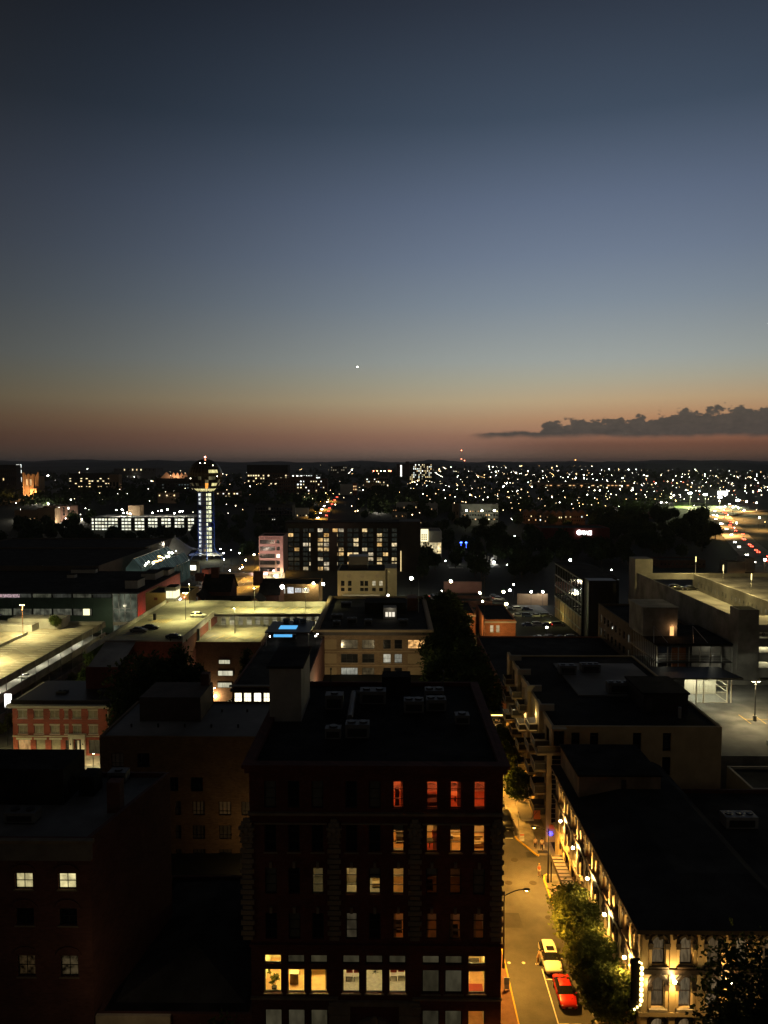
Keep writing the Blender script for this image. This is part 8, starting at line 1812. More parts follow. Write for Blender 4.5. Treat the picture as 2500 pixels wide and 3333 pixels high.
# town houses, apartments and the lit museum
for k, (a, b, t, bt, Y, m, lab) in enumerate(((1262, 1300, 1652, 1670, 800, WD, 'dark town house with a red lit window'), (1290, 1340, 1636, 1668, 830, WW, 'white town house under a glaring lamp'), (1340, 1386, 1634, 1668, 835, WT, 'pinkish town house with three gables'), (1386, 1424, 1640, 1676, 800, WW, 'white gabled town house at the right of the row'), (1275, 1325, 1668, 1692, 740, WG, 'grey gabled house below the town house row'), (1356, 1376, 1690, 1712, 660, WD, 'small dark gabled house with one lit window'), (1455, 1480, 1626, 1650, 880, WD, 'dark square house beside the bright lot'), (1475, 1520, 1640, 1700, 770, WT, 'yellow lit apartment gable at the left of the lamp row'))):
    far('town_house', lab, 'house', a, b, t, bt, Y, m, ((t+bt)/2,), 5, .35, (F_Y, F_O), .3, .35, group='town houses on the slope', seed=k)
for k in range(6):
    p = 1330+k*17; YG = yf(bpy.data.objects['town_house.002'])-.6; h = thing('house_gable', '%s small gable along the pinkish town house roofs' % ('first second third fourth fifth sixth'.split()[k]), 'gable', (X_(p, YG), YG, Z_(1645, YG)), 'gables of the town houses'); x = X_(p, YG); m = MB(); z = Z_(1640, YG); m.poly([(x-2.8, YG, z-3), (x+2.8, YG, z-3), (x+2.8, YG, z), (x, YG, z+2.6), (x-2.8, YG, z)]); m.build('front', WW, h)
ap = far('lamp_lit_apartments', 'apartment block with three glaring greenish lamps along its front', 'building', 1500, 1622, 1640, 1712, 740, WG, (1664, 1676, 1690), 14, .22, (F_Y, F_O), .5, .4, seed=3)
for k, p in enumerate((1518, 1569, 1610)):
    q = P(p, 1662, yf(ap)-12); solo('flood_lamp', MB().ball(q, .9, 1, 1, 1, 8, 6).tube((q.x, q.y, T(q.x, q.y)), (q.x, q.y, q.z-.8), .15, .15, 5, 1), [glow((.95, 1, .7), 60), BLACK], ('left', 'middle', 'right')[k]+' one of three glaring lamps before the apartments', 'lamp', 'glaring lamps before the apartments'); lamp('flood_light', 'POINT', (q.x, q.y-2, q.z), 600, (.9, 1, .6), None, .8)
Ym = 560.0; mu = block('glass_museum', 'white building with a bright glass corner and lit lower windows', 'building', X_(1369, Ym), X_(1438, Ym), Ym, Ym+30, -15, Z_(1729, Ym), WW, WG, .5)
MB().box(X_(1370, Ym), X_(1394, Ym), Ym-1, Ym-.01, Z_(1762, Ym), Z_(1722, Ym)).build('lit_block', E('museum_glow', (1, .88, .5), 1.6), mu)
for k in range(3):
    for j in range(3): MB().box(X_(1372+k*6.5, Ym), X_(1376+k*6.5, Ym), Ym-1.1, Ym-1.01, Z_(1757-j*7, Ym), Z_(1752-j*7, Ym)).build('pane', CONC_D, mu)
for k in range(5): MB().box(X_(1370+k*13.5, Ym), X_(1382+k*13.5, Ym), Ym-.3, Ym-.015, -11, Z_(1766, Ym)).build('lower_pane', LIT('museum_pane', (1, .75, .35), (1, .85, .5), 1.2, .7, .4, (1, 1, 1)), mu)
for k, p in enumerate((1501, 1518, 1534)): q = P(p, 1766, 560); solo('blue_light', MB().ball(q, .75, 1.3, 1, .8, 8, 5).tube((q.x, q.y, q.z-5), (q.x, q.y, q.z-.5), .1, .1, 5), glow((.05, .12, 1), 9, False), ('left', 'middle', 'right')[k]+' one of three blue lights over the dark park', 'light', 'blue lights in the park')
# flags plaza
for k, p in enumerate((1554, 1562, 1571, 1578, 1588, 1598, 1606, 1613)):
    q0 = P(p, 1840, 520); q1 = P(p, 1806+(k % 3)*3, 520); f = thing('flagpole', '%s white flagpole of the lit row in the park' % ('first second third fourth fifth sixth seventh eighth'.split()[k]), 'flagpole', (q0.x, q0.y, q0.z), 'flagpoles in the park'); MB().tube(q0, q1, .16, .1, 6).build('pole', WHITE, f); m = MB(); m.quad(q1, q1+Vector((1.1, .3, -.4)), q1+Vector((.9, .3, -3)), q1+Vector((0, 0, -2.6))); m.build('flag', WHITE, f)
for k, (px, py, s, lab) in enumerate(((1561, 1830, .8, 'lamp at the left foot of the flagpoles'), (1607, 1830, 1.6, 'brightest lamp at the right foot of the flagpoles'), (1624, 1845, 1.1, 'lamp right of the flagpoles'), (1576, 1845, .8, 'lamp below the flagpoles'), (1450, 1826, .6, 'lamp over the pale path left of the flagpoles'), (1501, 1827, .6, 'lamp in the lit shrub left of the flagpoles'), (1651, 1838, .6, 'lamp right of the park plaza'), (1672, 1828, .7, 'lamp farther right of the park plaza'), (1713, 1838, .7, 'lamp at the right end of the park'), (1675, 1744, .7, 'left lamp of the pair over the pale park road'), (1686, 1754, .7, 'right lamp of the pair over the pale park road'), (1370, 1803, 1.0, 'lamp at the foot of the bronze apartment slab'))):
    q = P(px, py, 520 if py > 1790 else 640); zg = T(q.x, q.y); globe_lamp((q.x, q.y, min(zg, q.z-2)), max(2, q.z-min(zg, q.z-2)), lab, 2600*s, (1, 1, .93), 'lamps in the park', .4*s, 50)
for k, (x0, x1, y0, y1) in enumerate(((X_(1463, 500), X_(1510, 500), 500, 506), (X_(1560, 515), X_(1625, 515), 505, 525), (X_(1620, 640), X_(1770, 640), 610, 640))):
    m = MB(); m.quad((x0, y0, T(x0, y0)+.3), (x1, y0, T(x1, y0)+.3), (x1, y1, T(x1, y1)+.4), (x0, y1, T(x0, y1)+.4)); struct('path', m, PAVE)
# dark red hall with a glowing word sign
Yh = 660.0; hb_ = far('red_wall_hall', 'long dark red walled hall carrying a glowing white sign', 'building', 1763, 1985, 1718, 1768, 660, M('maroon_wall', (.16, .03, .022), .9, .2, .2), (), 0)
YS = yf(hb_)-.4; sg = thing('glowing_sign', 'glowing white sign with a round emblem and five letters on the dark red hall', 'sign', (X_(1902, YS), YS, Z_(1743, YS)), None); q = P(1885, 1733, YS); MB().tube(q, q+Vector((0, -.5, 0)), 8*YS/F, 8*YS/F, 20).build('emblem', E('sign_white', (1, 1, 1), 5), sg)
fc = bpy.data.curves.new('lettering', 'FONT'); fc.body = 'GRACE'; fc.size = 4.6; fc.extrude = .15; fc.offset = .12; fo = bpy.data.objects.new('lettering', fc); col.objects.link(fo); fo.rotation_euler = (R(90), 0, 0); bpy.context.view_layer.update(); wd = fo.dimensions.x; me = bpy.data.meshes.new_from_object(fo); me.materials.clear(); me.materials.append(E('sign_white', (1, 1, 1), 5)); bpy.data.objects.remove(fo)
lo = link('lettering', me, sg); lo.rotation_euler = (R(90), 0, 0); lo.location = Vector((X_(1893, YS), YS-.3, Z_(1740, YS)))-sg.location; lo.scale = ((X_(1926, YS)-X_(1893, YS))/wd, (Z_(1727, YS)-Z_(1740, YS))/3.3, 1)
# rows of gabled brick houses in the middle right
for k, (a, b, t, bt, Y) in enumerate(((1703, 1770, 1660, 1705, 780), (1772, 1830, 1664, 1712, 770), (1838, 1905, 1662, 1712, 760), (1938, 2015, 1651, 1674, 800), (2050, 2110, 1668, 1690, 800), (2118, 2170, 1660, 1688, 830))):
    o = far('gabled_row_house', ('first brick row house of the middle right with warm windows', 'second brick row house of the middle right', 'third brick row house lit amber at its base', 'white lit house front with a gable in the trees', 'dim row house among the dark trees', 'last dim row house toward the field')[k], 'house', a, b, t+8, bt, Y, WB_ if k != 3 else WW, (t+20, t+32) if k < 3 else (t+8,), 9, .3 if k != 3 else .85, (F_Y, F_W, F_O) if k != 3 else (F_W,), .45, .4 if k != 3 else .2, group='brick row houses', seed=k); Y = yf(o); x0, x1 = X_(a, Y), X_(b, Y); zt = Z_(t+8, Y)
    for q in range(3): x = x0+(q+.5)*(x1-x0)/3; m = MB(); m.poly([(x-4, Y-.3, zt), (x+4, Y-.3, zt), (x, Y-.3, zt+3.4)]); m.quad((x-4, Y-.3, zt), (x, Y-.3, zt+3.4), (x, Y+9, zt+3.4), (x-4, Y+9, zt)); m.quad((x+4, Y-.3, zt), (x+4, Y+9, zt), (x, Y+9, zt+3.4), (x, Y-.3, zt+3.4)); m.build('gable', WB_, o)
lamp('row_amber_light', 'POINT', (X_(1850, 750), 748, Z_(1695, 750)), 16000, (1, .5, .15), None, .6)
far('brick_terminal', 'dark brick hall with a stone gable right of the trees', 'building', 2150, 2300, 1822, 1850, 420, BRICK_D, (1835,), 12, .0, (F_D,), .5, .3); far('grey_box_building', 'grey windowless box building by the freeway', 'building', 2430, 2462, 1815, 1864, 380, CREAM2D, (), 0); far('low_grey_box', 'lower grey box beside the windowless box', 'building', 2372, 2430, 1828, 1866, 385, WG, (), 0)
far('lit_billboard', 'bright white billboard over the freeway', 'billboard', 2334, 2366, 1598, 1612, 1250, E('billboard_face', (1, 1, .9), 4, False), (), 0, depth=1.5); far('long_warehouse', 'long low warehouse with an amber lit front on the plain', 'warehouse', 1760, 2060, 1572, 1592, 1550, WT, (1580,), 24, .4, (F_O, F_Y), .6, .3)
# playing field
fp = [P(px, py, Y) for px, py, Y in ((2190, 1650, 1150), (2270, 1650, 1150), (2385, 1673, 1000), (2300, 1682, 950), (2195, 1668, 1020))]; m = MB(); m.poly([(p.x, p.y, T(p.x, p.y)+.6) for p in fp]); m.poly([(x-6, y+60, T(x, y+60)+.6) for x, y in ((fp[0].x, fp[0].y), (fp[1].x+20, fp[1].y), (fp[1].x+10, fp[1].y+80), (fp[0].x-30, fp[0].y+80))]); struct('playing_field', m, M('field_turf', (.14, .22, .04), .9, .2, .05))
for k, (px, y0_, y1_) in enumerate(((2296, 1610, 1652), (2343, 1619, 1660), (2402, 1629, 1668), (2246, 1606, 1640))):
    q = P(px, y0_, 1060); zg = T(q.x, q.y); fm_ = thing('field_mast', ('left', 'middle', 'right', 'farthest')[k]+' tall floodlight mast beside the green field', 'floodlight mast', (q.x, q.y, zg), 'floodlight masts of the field'); MB().tube((q.x, q.y, zg), q, .5, .3, 6).build('pole', STEEL, fm_); MB().box(q.x-2.2, q.x+2.2, q.y-.6, q.y+.6, q.z-.6, q.z+1.2).build('lamp_bank', glow((.95, 1, 1), 60, False), fm_); lamp('flood_light', 'SPOT', (q.x, q.y, q.z-1.5), 300000, (.95, 1, .5), fm_, 1, 120, (fp[3].x, fp[3].y+60, -8))
# freeway
def rd(pts, w, name='freeway', m=None, dz=.8):
    b = MB(); e = []
    for i, (px, py) in enumerate(pts):
        q = G(px, py, -9); e.append(Vector((q.x, q.y, 0)))
    L = []; 
    for i, p in enumerate(e):
        d = (e[min(i+1, len(e)-1)]-e[max(i-1, 0)]).normalized(); n = Vector((-d.y, d.x, 0))*w/2; L.append((p-n, p+n))
    for (a, b_), (c, d_) in zip(L, L[1:]):
        za, zc = T(a.x, a.y)+dz, T(c.x, c.y)+dz; b.quad((a.x, a.y, za), (c.x, c.y, zc), (d_.x, d_.y, T(d_.x, d_.y)+dz), (b_.x, b_.y, T(b_.x, b_.y)+dz))
    struct(name, b, m or ASPH_L); return e
fw_ = [(2580, 1900), (2500, 1822), (2455, 1782), (2418, 1750), (2385, 1722), (2358, 1700), (2342, 1684), (2350, 1668), (2390, 1654)]
fe = rd(fw_, 24); rd([(2350, 1686), (2400, 1676), (2500, 1671), (2600, 1672)], 12)
def along(e, t):
    i = min(int(t), len(e)-2); return e[i].lerp(e[i+1], t-i), (e[i+1]-e[i]).normalized()
rr = random.Random(12); frw = 'cars on the freeway'
def far_car(p, ang, tailside, k, lab):
    o = thing('car', lab, 'car', (p.x, p.y, T(p.x, p.y)+.85), frw); o.rotation_euler = (0, 0, ang); m = FC[0]
    for n, q in (('body', m),): x = bpy.data.objects.new(n, q); col.objects.link(x); x.parent = o
    for s in (-1, 1): x = bpy.data.objects.new('taillight' if tailside else 'headlight', FC[1] if tailside else FC[2]); col.objects.link(x); x.parent = o; x.location = (s*.75, -2.42, .75)
FC = (MB().box(-.95, .95, -2.3, 2.3, .3, .95).prism([(-.8, -1.2), (.8, -1.2), (.7, 1.7), (-.7, 1.7)], .954, 1.5).mesh('body', P_GREY), MB().ball((0, 0, 0), .42, 1, .3, .6, 8, 5).mesh('taillight', TL_FAR), MB().ball((0, 0, 0), .36, 1, .3, .8, 8, 5).mesh('headlight', HL_FAR))
for k in range(34):
    t = 1.2+k*.2; p, d = along(fe, min(t+rr.uniform(-.08, .08), len(fe)-1.01)); away = k % 3 != 0; off = rr.choice((3, 6.5)) if away else -rr.choice((4, 7)); n = Vector((d.y, -d.x, 0)); q = p+n*off; ang = math.atan2(d.y, d.x)-math.pi/2 if away else math.atan2(d.y, d.x)-math.pi/2
    far_car(q, ang, away, k, 'red tail lit car heading away on the freeway' if away else 'white headlit car coming along the freeway')
for k, (px, py) in enumerate(((2487, 1848), (2396, 1715), (2343, 1718), (2358, 1671), (2332, 1694), (2384, 1672), (2402, 1674), (2428, 1657), (2340, 1655), (2460, 1660), (2470, 1700), (2420, 1680))):
    q = G(px, py+16, -9); q.z = T(q.x, q.y); arm_lamp(q, 13, 3, math.pi*(k % 2), '%s amber lamp of the freeway' % ('first second third fourth fifth sixth seventh eighth ninth tenth eleventh twelfth'.split()[k]), 90000, (1, .5, .14), 'amber lamps of the freeway'); hgl = solo('lamp_glow', MB().ball((q.x, q.y-.6, q.z+12.6), .75, 1, 1, 1, 8, 5), glow((1, .86, .6), 60, False), '%s glowing lamp bulb over the freeway' % ('first second third fourth fifth sixth seventh eighth ninth tenth eleventh twelfth'.split()[k]), 'lamp bulb', 'glowing bulbs over the freeway')
# far hill street with cars
hs = [G(*p) for p in ((1035, 1703, -5), (1060, 1660, 0), (1090, 1625, 5))]; st_ = MB()
for a, b in zip(hs, hs[1:]): st_.quad((a.x-7, a.y, T(a.x, a.y)+.9), (a.x+7, a.y, T(a.x, a.y)+.9), (b.x+7, b.y, T(b.x, b.y)+.9), (b.x-7, b.y, T(b.x, b.y)+.9))
struct('road', st_, ASPH_L)
for k in range(16): t = k/8.2; a, b = (hs[0], hs[1]) if t < 1 else (hs[1], hs[2]); p = a.lerp(b, t % 1); far_car(p+Vector((4 if k % 2 else -4, rr.uniform(-14, 14), 0)), 0, k % 2, k, 'red tail lit car going up the hill street' if k % 2 else 'white headlit car coming down the hill street')
for k, p in enumerate((hs[0].lerp(hs[1], .4), hs[1], hs[1].lerp(hs[2], .6))): arm_lamp((p.x-9, p.y, T(p.x, p.y)), 10, 3, 0, ('lowest', 'middle', 'highest')[k]+' amber lamp of the far hill street', 45000, AMBER, 'amber lamps of the hill street')
# parking lots with cars in the middle right and the bright lot
for x0, x1, y0, y1, n, lab in ((43, 59, 232, 300, 15, 'dark car parked in the lot beside the dark glass building'), (17, 52, 345, 372, 18, 'pale car parked in the bright gravel lot')):
    m = MB(); zl = T((x0+x1)/2, (y0+y1)/2); 
    m.quad((x0, y0, T(x0, y0)+.3), (x1, y0, T(x1, y0)+.3), (x1, y1, T(x1, y1)+.3), (x0, y1, T(x0, y1)+.3)); struct('parking_lot', m, CONC_D if n > 16 else ASPH)
    for k in range(n):
        x = x0+3+(k % 4)*(x1-x0-6)/3; y = y0+4+(k//4)*(y1-y0-6)/max(1, (n//4)); c = car(('sedan', 'suv')[k % 2], (P_SILV, P_BLACK, P_GREY, P_WHITE, P_BLUE)[k % 5], (x, y, T(x, y)+.33), R(90)+.05*(k % 3), lab, lab.replace('car', 'cars').replace('dark ', '').replace('pale ', ''), tail=TL_ON if k in (7, 12) else None)
        if k in (7, 12): c['label'] = ('car with glowing red tail lights in the nearer lot row' if k == 7 else 'car with glowing red tail lights in the farther lot row')+(' by the glass building' if n < 18 else ' of the gravel lot')
for k, (px, py, Y, pw, c, es, r, lab) in enumerate(((1648, 1966, 262, 2600, (1, .85, .4), 60, .5, 'yellow lamp glaring above the lot beside the orange brick building'), (1639, 1926, 300, 5200, (1, .85, .4), 60, .55, 'yellow lamp above the lot, farther and higher than its neighbour'), (1660, 1921, 305, 2500, (.9, 1, 1), 50, .45, 'whitish lamp right beside the yellow lot lamp'), (1561, 1931, 340, 5000, (1, .9, .55), 60, .6, 'yellowish lamp over the gravel lot'), (1468, 1892, 372, 7000, (1, .88, .55), 60, .7, 'lamp before the red wall over the parked cars'), (1339, 1882, 380, 9000, (.97, 1, .75), 70, .8, 'glaring lamp right of the cream building'), (1280, 1868, 420, 1500, (1, .9, .6), 40, .4, 'small lamp at the corner of the cream building'), (1729, 1926, 320, 2500, (1, 1, .95), 50, .45, 'white lamp along the low wall left of the glass building'), (1767, 1926, 322, 2500, (1, 1, .95), 50, .45, 'white lamp along the low wall nearest the glass building'), (1571, 1957, 280, 900, (1, .85, .5), 40, .35, 'small lamp on the dark shop roofs'), (1856, 1823, 500, 5000, (1, 1, .95), 60, .8, 'white lamp behind the roof of the dark glass building'), (1672, 1903, 330, 800, (1, .95, .8), 40, .3, 'small lamp over the trees beside the lot'), (1780, 2042, 235, 900, (1, .95, .8), 40, .3, 'small white lamp low in the lot near the glass building'), (1280, 1931, 345, 800, (1, .9, .6), 40, .3, 'small lamp at the end of the cream building porch'), (1438, 1924, 350, 700, (1, .95, .8), 40, .3, 'small lamp at the left end of the gravel lot'), (1990, 1855, 400, 600, (1, 1, .95), 40, .35, 'small white lamp left of the garage lift tower'))):
    q = P(px, py, Y); zg = min(T(q.x, q.y), q.z-2); globe_lamp((q.x, q.y, zg), q.z-zg, lab, pw, c, 'lamps of the middle distance lots', r, es)
rw = MB().box(X_(1445, 395), X_(1570, 395), 395, 396, -14, Z_(1893, 395)); solo('red_retaining_wall', rw, M('rose_wall', (.3, .15, .13), .9, .15, .3), 'rosy retaining wall behind the bright gravel lot', 'wall')
for k, (a, b, lab) in enumerate(((X_(1690, 322), X_(1790, 322), 'long low brown wall left of the dark glass building'),)): solo('low_wall', MB().box(a, b, 324, 325, -12, Z_(1932, 324)), WT, lab, 'wall')
m = MB(); m.quad((X_(1670, 305), 290, T(50, 290)+.3), (60, 290, T(60, 290)+.3), (62, 323, T(60, 323)+.3), (X_(1670, 320), 323, T(50, 323)+.3)); struct('road', m, ASPH_L)
tp_ = thing('utility_pole', 'dark utility pole rising by the lane trees', 'pole', (X_(1578, 215), 215, -2)); MB().tube((X_(1578, 215), 215, -4), (X_(1578, 215), 215, Z_(1868, 215)), .16, .11, 7).build('pole', BARK, tp_); MB().box(X_(1578, 215)-.9, X_(1578, 215)+.9, 214.9, 215.1, Z_(1880, 215), Z_(1880, 215)+.15).build('crossarm', BARK, tp_)
# radio masts with red beacons
for k, (px, yt, lab) in enumerate(((1502, 1466, 'radio mast with red beacons on the skyline'), (1512, 1499, 'shorter radio mast beside the tall one'), (1873, 1497, 'radio mast with an orange beacon on the right hills'))):
    q = P(px, yt, 6500); ms = thing('radio_mast', lab, 'mast', (q.x, q.y, 20)); MB().tube((q.x, q.y, 20), q, .8, .4, 5).build('pole', BLACK, ms)
    for py in ((1466, 1494, 1522) if k == 0 else (yt,)): z = P(px, py, 6500).z; MB().ball((q.x, q.y-1, z), 4.5, 1, 1, 1, 6, 4).build('beacon', glow((1, .25, .12) if k < 2 else (1, .4, .12), 9, False), ms)
sv = P(1163, 1194, 40000); solo('evening_star', MB().ball(sv, 26, 1, 1, 1, 8, 6), glow((1, .97, .9), 40, False), 'bright evening star low in the middle of the sky', 'star')

# ------------------------------------------------------------------ scattered lamps of the plain and the slopes
def lampmesh(c, es, r, h): return MB().tube((0, 0, 0), (0, 0, h), .14, .1, 4, 0).ball((0, 0, h), r, 1, 1, 1, 6, 4, 1).mesh('street_lamp', [BLACK, glow(c, es, False)])
LM = {}
rr = random.Random(77)
COLS = [(1, .93, .75), (1, .8, .45), (1, .6, .22), (.9, 1, .9), (1, .7, .35)]
LM2 = MB()
def scatter(n, box, cols, e, group, label, name='street_lamp', pole=8, bias=None, mass=False):
    x0, x1, y0, y1 = box; k = 0; tries = 0; run = 0; d = (0, 0)
    while k < n and tries < n*8:
        tries += 1
        if run > 0: x += d[0]; y += d[1]; run -= 1; px = 1277+x/y*F
        else:
            px = rr.uniform(x0, x1); py = y0+(y1-y0)*(rr.random()**(bias or 1)); hit = march(px, py, 420)
            if not hit: continue
            x, y = hit; st = rr.uniform(28, 60)*(1+y/2500)
            if rr.random() < .34: run = rr.randint(2, 8); d = (st, rr.uniform(-6, 6)) if rr.random() < .6 else (rr.uniform(-8, 8), st*1.6)
            ci = rr.choice(cols)
        if run == 0: ci = rr.choice(cols)
        px = 1277+x/y*F
        if not x0-30 < px < 2560: run = 0; continue
        r = max(.2, y*.0003*rr.choice((.4, .5, .6, .8, 1.0, 1.7))); r = round(r*8)/8+.05; c = COLS[ci] if ci < 5 else REDS[ci-5]; ee = e*rr.choice((.25, .4, 1)); key = (c, r, ee)
        if mass: LM2.tube((x, y, T(x, y)), (x, y, T(x, y)+pole), .14, .1, 4, 0); LM2.ball((x, y, T(x, y)+pole), r, 1, 1, 1, 6, 4, ci+1); k += 1; continue
        if key not in LM: LM[key] = lampmesh(c, ee, r, pole)
        o = link(name, LM[key], None, (x, y, T(x, y))); f = (px-x0)/(x1-x0)
        tag(o, '%s %s, %s' % (('white', 'pale yellow', 'amber', 'greenish white', 'warm', 'red', 'scarlet')[ci], label, 'at the left end' if f < .33 else 'in the middle' if f < .67 else 'at the right end'), 'lamp', group); k += 1
REDS = [(1, .12, .06), (1, .2, .08)]
scatter(330, (1350, 2500, 1512, 1600), [0, 1, 1, 2, 4, 3, 0], 45, '', '', mass=True)
scatter(120, (1300, 2300, 1560, 1690), [0, 1, 2, 4], 45, '', '', mass=True)
scatter(110, (0, 1250, 1530, 1640), [0, 1, 2, 4], 45, '', '', mass=True)
scatter(40, (1400, 2500, 1512, 1600), [0, 0, 1, 1, 3, 4], 45, '', '', mass=True)
stuff('far_lamps', LM2, [BLACK]+[glow(c, e_, False) for c, e_ in zip(COLS, (26, 12, 14, 34, 7))])
scatter(85, (1900, 2500, 1530, 1640), [0, 1, 2, 4, 0], 90, 'lamps of the shopping strip', 'glittering lamp of the far shopping strip')
scatter(24, (2080, 2500, 1560, 1625), [5, 6], 20, 'red lights of the strip', 'tiny light among the shopping strip lamps', 'signal_light', 2)
scatter(40, (1260, 1720, 1570, 1720), [0, 1, 4], 40, 'lamps between the town houses', 'lamp among the trees and town houses', pole=6)
scatter(30, (1680, 2200, 1610, 1760), [0, 1, 2], 36, 'lamps in the dark trees at the middle right', 'lamp in the dark trees of the middle right', pole=6)
scatter(44, (0, 860, 1530, 1660), [0, 1, 4, 0], 40, 'lamps on the campus hill', 'lamp on the dark campus hill', pole=6)
scatter(20, (0, 290, 1640, 1730), [0, 1], 40, 'lamps left of the campus garage', 'lamp low beside the campus garage', pole=5)
scatter(24, (690, 1260, 1560, 1700), [0, 1, 2], 36, 'lamps of the middle slope', 'lamp on the slope above the bronze slab', pole=6)
scatter(20, (980, 1240, 1590, 1700), [1, 2, 4], 36, 'lamps of the hill street', 'lamp lining the far hill street', pole=6)
for k, (px, py, s) in enumerate(((58, 1517, 3.0), (66, 1548, 2.0), (156, 1548, 3.6), (68, 1686, 3.0), (157, 1640, 2.2), (192, 1699, 3.0), (205, 1706, 2.0), (232, 1692, 1.6), (249, 1694, 1.6), (266, 1690, 1.2), (14, 1556, 1.6), (141, 1576, 1.6), (116, 1637, 1.4), (1183, 1594, 2.4), (1232, 1663, 2.2), (1235, 1655, 1.8), (1314, 1648, 2.2), (1009, 1636, 2.0), (1711, 1546, 3.0), (2027, 1556, 2.6), (2033, 1580, 2.0), (1983, 1582, 2.0), (1899, 1588, 2.0), (805, 1538, 1.8), (390, 1516, 1.6), (285, 1526, 1.6), (340, 1525, 1.6), (2184, 1620, 2.0), (2152, 1635, 2.0), (2170, 1635, 2.0))):
    hit = march(px, py, 500); x, y = hit if hit else (P(px, py, 3500).x, 3500); q = P(px, py, y*.985); zg = min(T(x, y), q.z-2); o = solo('bright_lamp', MB().tube((q.x, q.y, zg), q, .16, .12, 4, 0).ball(q, .42*s*(y/1000)**.6, 1, 1, 1, 8, 5, 1), [BLACK, glow((1, .96, .85) if k % 3 else (1, .85, .5), 60, False)], 'glaring lamp that outshines the small lights around it', 'lamp', 'glaring lamps in the distance')
    if y < 1600: lamp('lamp_light', 'POINT', (q.x, q.y-1.5, q.z), 5000*s, (1, .9, .7), None, .8)

# ------------------------------------------------------------------ trees of the valley and the slopes
def blobtree(seed, n, leaf):
    r = random.Random(seed); m = MB(); m.tube((0, 0, -1), (0, 0, 4), .35, .25, 5, 0)
    for k in range(n):
        v = Vector((r.gauss(0, 1), r.gauss(0, 1), r.gauss(0, 1))).normalized(); f = r.uniform(.55, 1.05)*(1+.25*noise.noise(v*1.7+Vector((seed, 0, 0)))); p = Vector((v.x*4.6*f, v.y*4.6*f, 7.2+v.z*4.6*f)); u = Vector((r.uniform(-1, 1), r.uniform(-1, 1), r.uniform(-1, 1))).normalized()*leaf; w = u.orthogonal().normalized()*leaf*.8
        m.quad(p-u, p+w, p+u, p-w, 1)
    for k in range(5): a = k*1.257; m.ball((1.7*math.cos(a), 1.7*math.sin(a), 6.8+.8*math.sin(k*2)), 2.7, 1, 1, 1.1, 7, 5, 1)
    return m.mesh('dark_tree', [BARK, LF2])
BT = [blobtree(100+k, 230, .8) for k in range(4)]
def woods(n, box, group, label, smin=.8, smax=1.3, ymin=380):
    x0, x1, y0, y1 = box
    for k in range(n):
        for t in range(8):
            px = rr.uniform(x0, x1); py = rr.uniform(y0, y1); hit = march(px, py, ymin)
            if hit and not any(a < hit[0] < b and c < hit[1] < d for a, b, c, d in KEEP): break
        else: continue
        x, y = hit; o = link('dark_tree', rr.choice(BT), None, (x, y, T(x, y)-.5), rr.uniform(0, 6)); f = (px-x0)/(x1-x0); s = rr.uniform(smin, smax); o.scale = (s, s, s*rr.uniform(.85, 1.15)); tag(o, '%s %s, %s' % ('small' if s < smin+(smax-smin)*.3 else 'large' if s > smin+(smax-smin)*.7 else 'middling', label, 'at its left end' if f < .25 else 'left of its middle' if f < .5 else 'right of its middle' if f < .75 else 'at its right end'), 'tree', group)
KEEP = [(-93, -70, 370, 640), (X_(930, 490)-2, X_(1368, 490)+2, 470, 515), (-140, -88, 375, 520), (-150, -118, 520, 580), (-84, -60, 420, 470), (fe[3].x-40, fe[0].x+60, 300, 1000), (-300, -190, 700, 760), (hs[0].x-9, hs[0].x+30, 600, 1200), (X_(1365, 560), X_(1445, 560), 540, 592), (10, 60, 300, 400), (X_(1540, 520), X_(1630, 520), 480, 530), (X_(1750, 660), X_(1990, 660), 600, 668)]
woods(64, (1370, 1800, 1765, 1890), 'trees of the valley park', 'dark tree in the valley park beyond the lane', .75, 1.25)
woods(44, (1380, 2320, 1690, 1790), 'trees along the middle right', 'dark tree of the middle right belt', .9, 1.4, 480)
woods(26, (1770, 2230, 1775, 1850), 'trees behind the glass building', 'dark tree behind the dark glass building and the garage', .9, 1.4, 330)
woods(34, (1980, 2330, 1722, 1800), 'trees below the freeway', 'dark tree below the freeway behind the garage', .9, 1.5, 380)
woods(46, (1900, 2290, 1690, 1760), 'wood before the playing field', 'dark tree of the wood before the field', 1.0, 1.6, 480)
woods(14, (470, 640, 1715, 1760), 'trees before the campus garage', 'dark tree before the right half of the lit campus garage', .7, 1.0, 560)
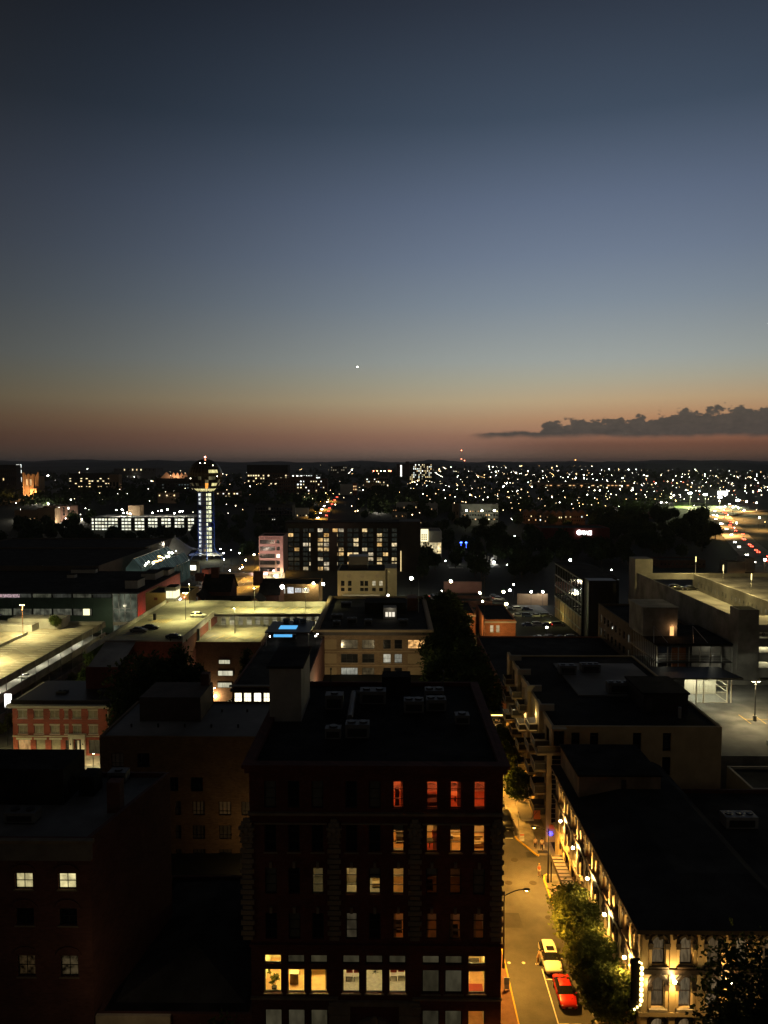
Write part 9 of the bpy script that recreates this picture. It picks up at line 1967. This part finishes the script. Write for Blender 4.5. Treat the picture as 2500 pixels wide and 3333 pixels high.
woods(34, (240, 660, 1752, 1800), 'trees around the campus garage', 'dark tree around the lit campus garage', .7, 1.1, 560)
woods(40, (0, 300, 1700, 1790), 'trees at the foot of the campus hill', 'dark tree at the foot of the campus hill', .9, 1.3, 500)
woods(34, (690, 1000, 1700, 1850), 'trees behind the pink hotel', 'dark tree on the bank by the hotel', .8, 1.2, 480)
woods(40, (960, 1420, 1600, 1702), 'trees on the middle slope', 'dark tree on the slope above the bronze slab', .9, 1.4, 560)
# the wooded hillsides farther off read as one mass
wm = MB(); wr = random.Random(91)
for k in range(2600):
    if k < 900: px, py = wr.uniform(0, 1300), wr.uniform(1545, 1650)
    elif k < 1900: px, py = wr.uniform(1200, 2500), wr.uniform(1545, 1680)
    else: px, py = wr.uniform(1000, 2500), wr.uniform(1515, 1560)
    hit = march(px, py, 620)
    if not hit or any(a < hit[0] < b and c < hit[1] < d for a, b, c, d in KEEP): continue
    x, y = hit; r = wr.uniform(3.5, 6.5)*(1 if y < 2000 else 1.6); z = T(x, y)
    if 2180 < px < 2500 and 1600 < py < 1720: continue
    for q in range(22):
        v = Vector((wr.gauss(0, .5), wr.gauss(0, .5), wr.gauss(0, .42)))*r; p = Vector((x, y, z+r*.9))+v; u = Vector((wr.uniform(-1, 1), wr.uniform(-1, 1), wr.uniform(-1, 1))).normalized()*r*.36; w = u.orthogonal().normalized()*r*.3; wm.quad(p-u, p+w, p+u, p-w)
stuff('woodland', wm, LF2)
# evening haze over the valley
hz = MB().box(-27000, 27000, -120, 41500, -40, 240); ho = hz.build('haze', bpy.data.materials.new('haze_air')); ho['kind'] = 'stuff'
hm = ho.data.materials[0]; hm.use_nodes = True; hn = hm.node_tree.nodes; hn.clear(); hv = hn.new('ShaderNodeVolumePrincipled'); hv.inputs['Color'].default_value = (.95, .96, 1, 1); hv.inputs['Density'].default_value = 3.2e-5; hv.inputs['Anisotropy'].default_value = .2
hq = hn.new('ShaderNodeOutputMaterial'); hm.node_tree.links.new(hv.outputs[0], hq.inputs['Volume'])
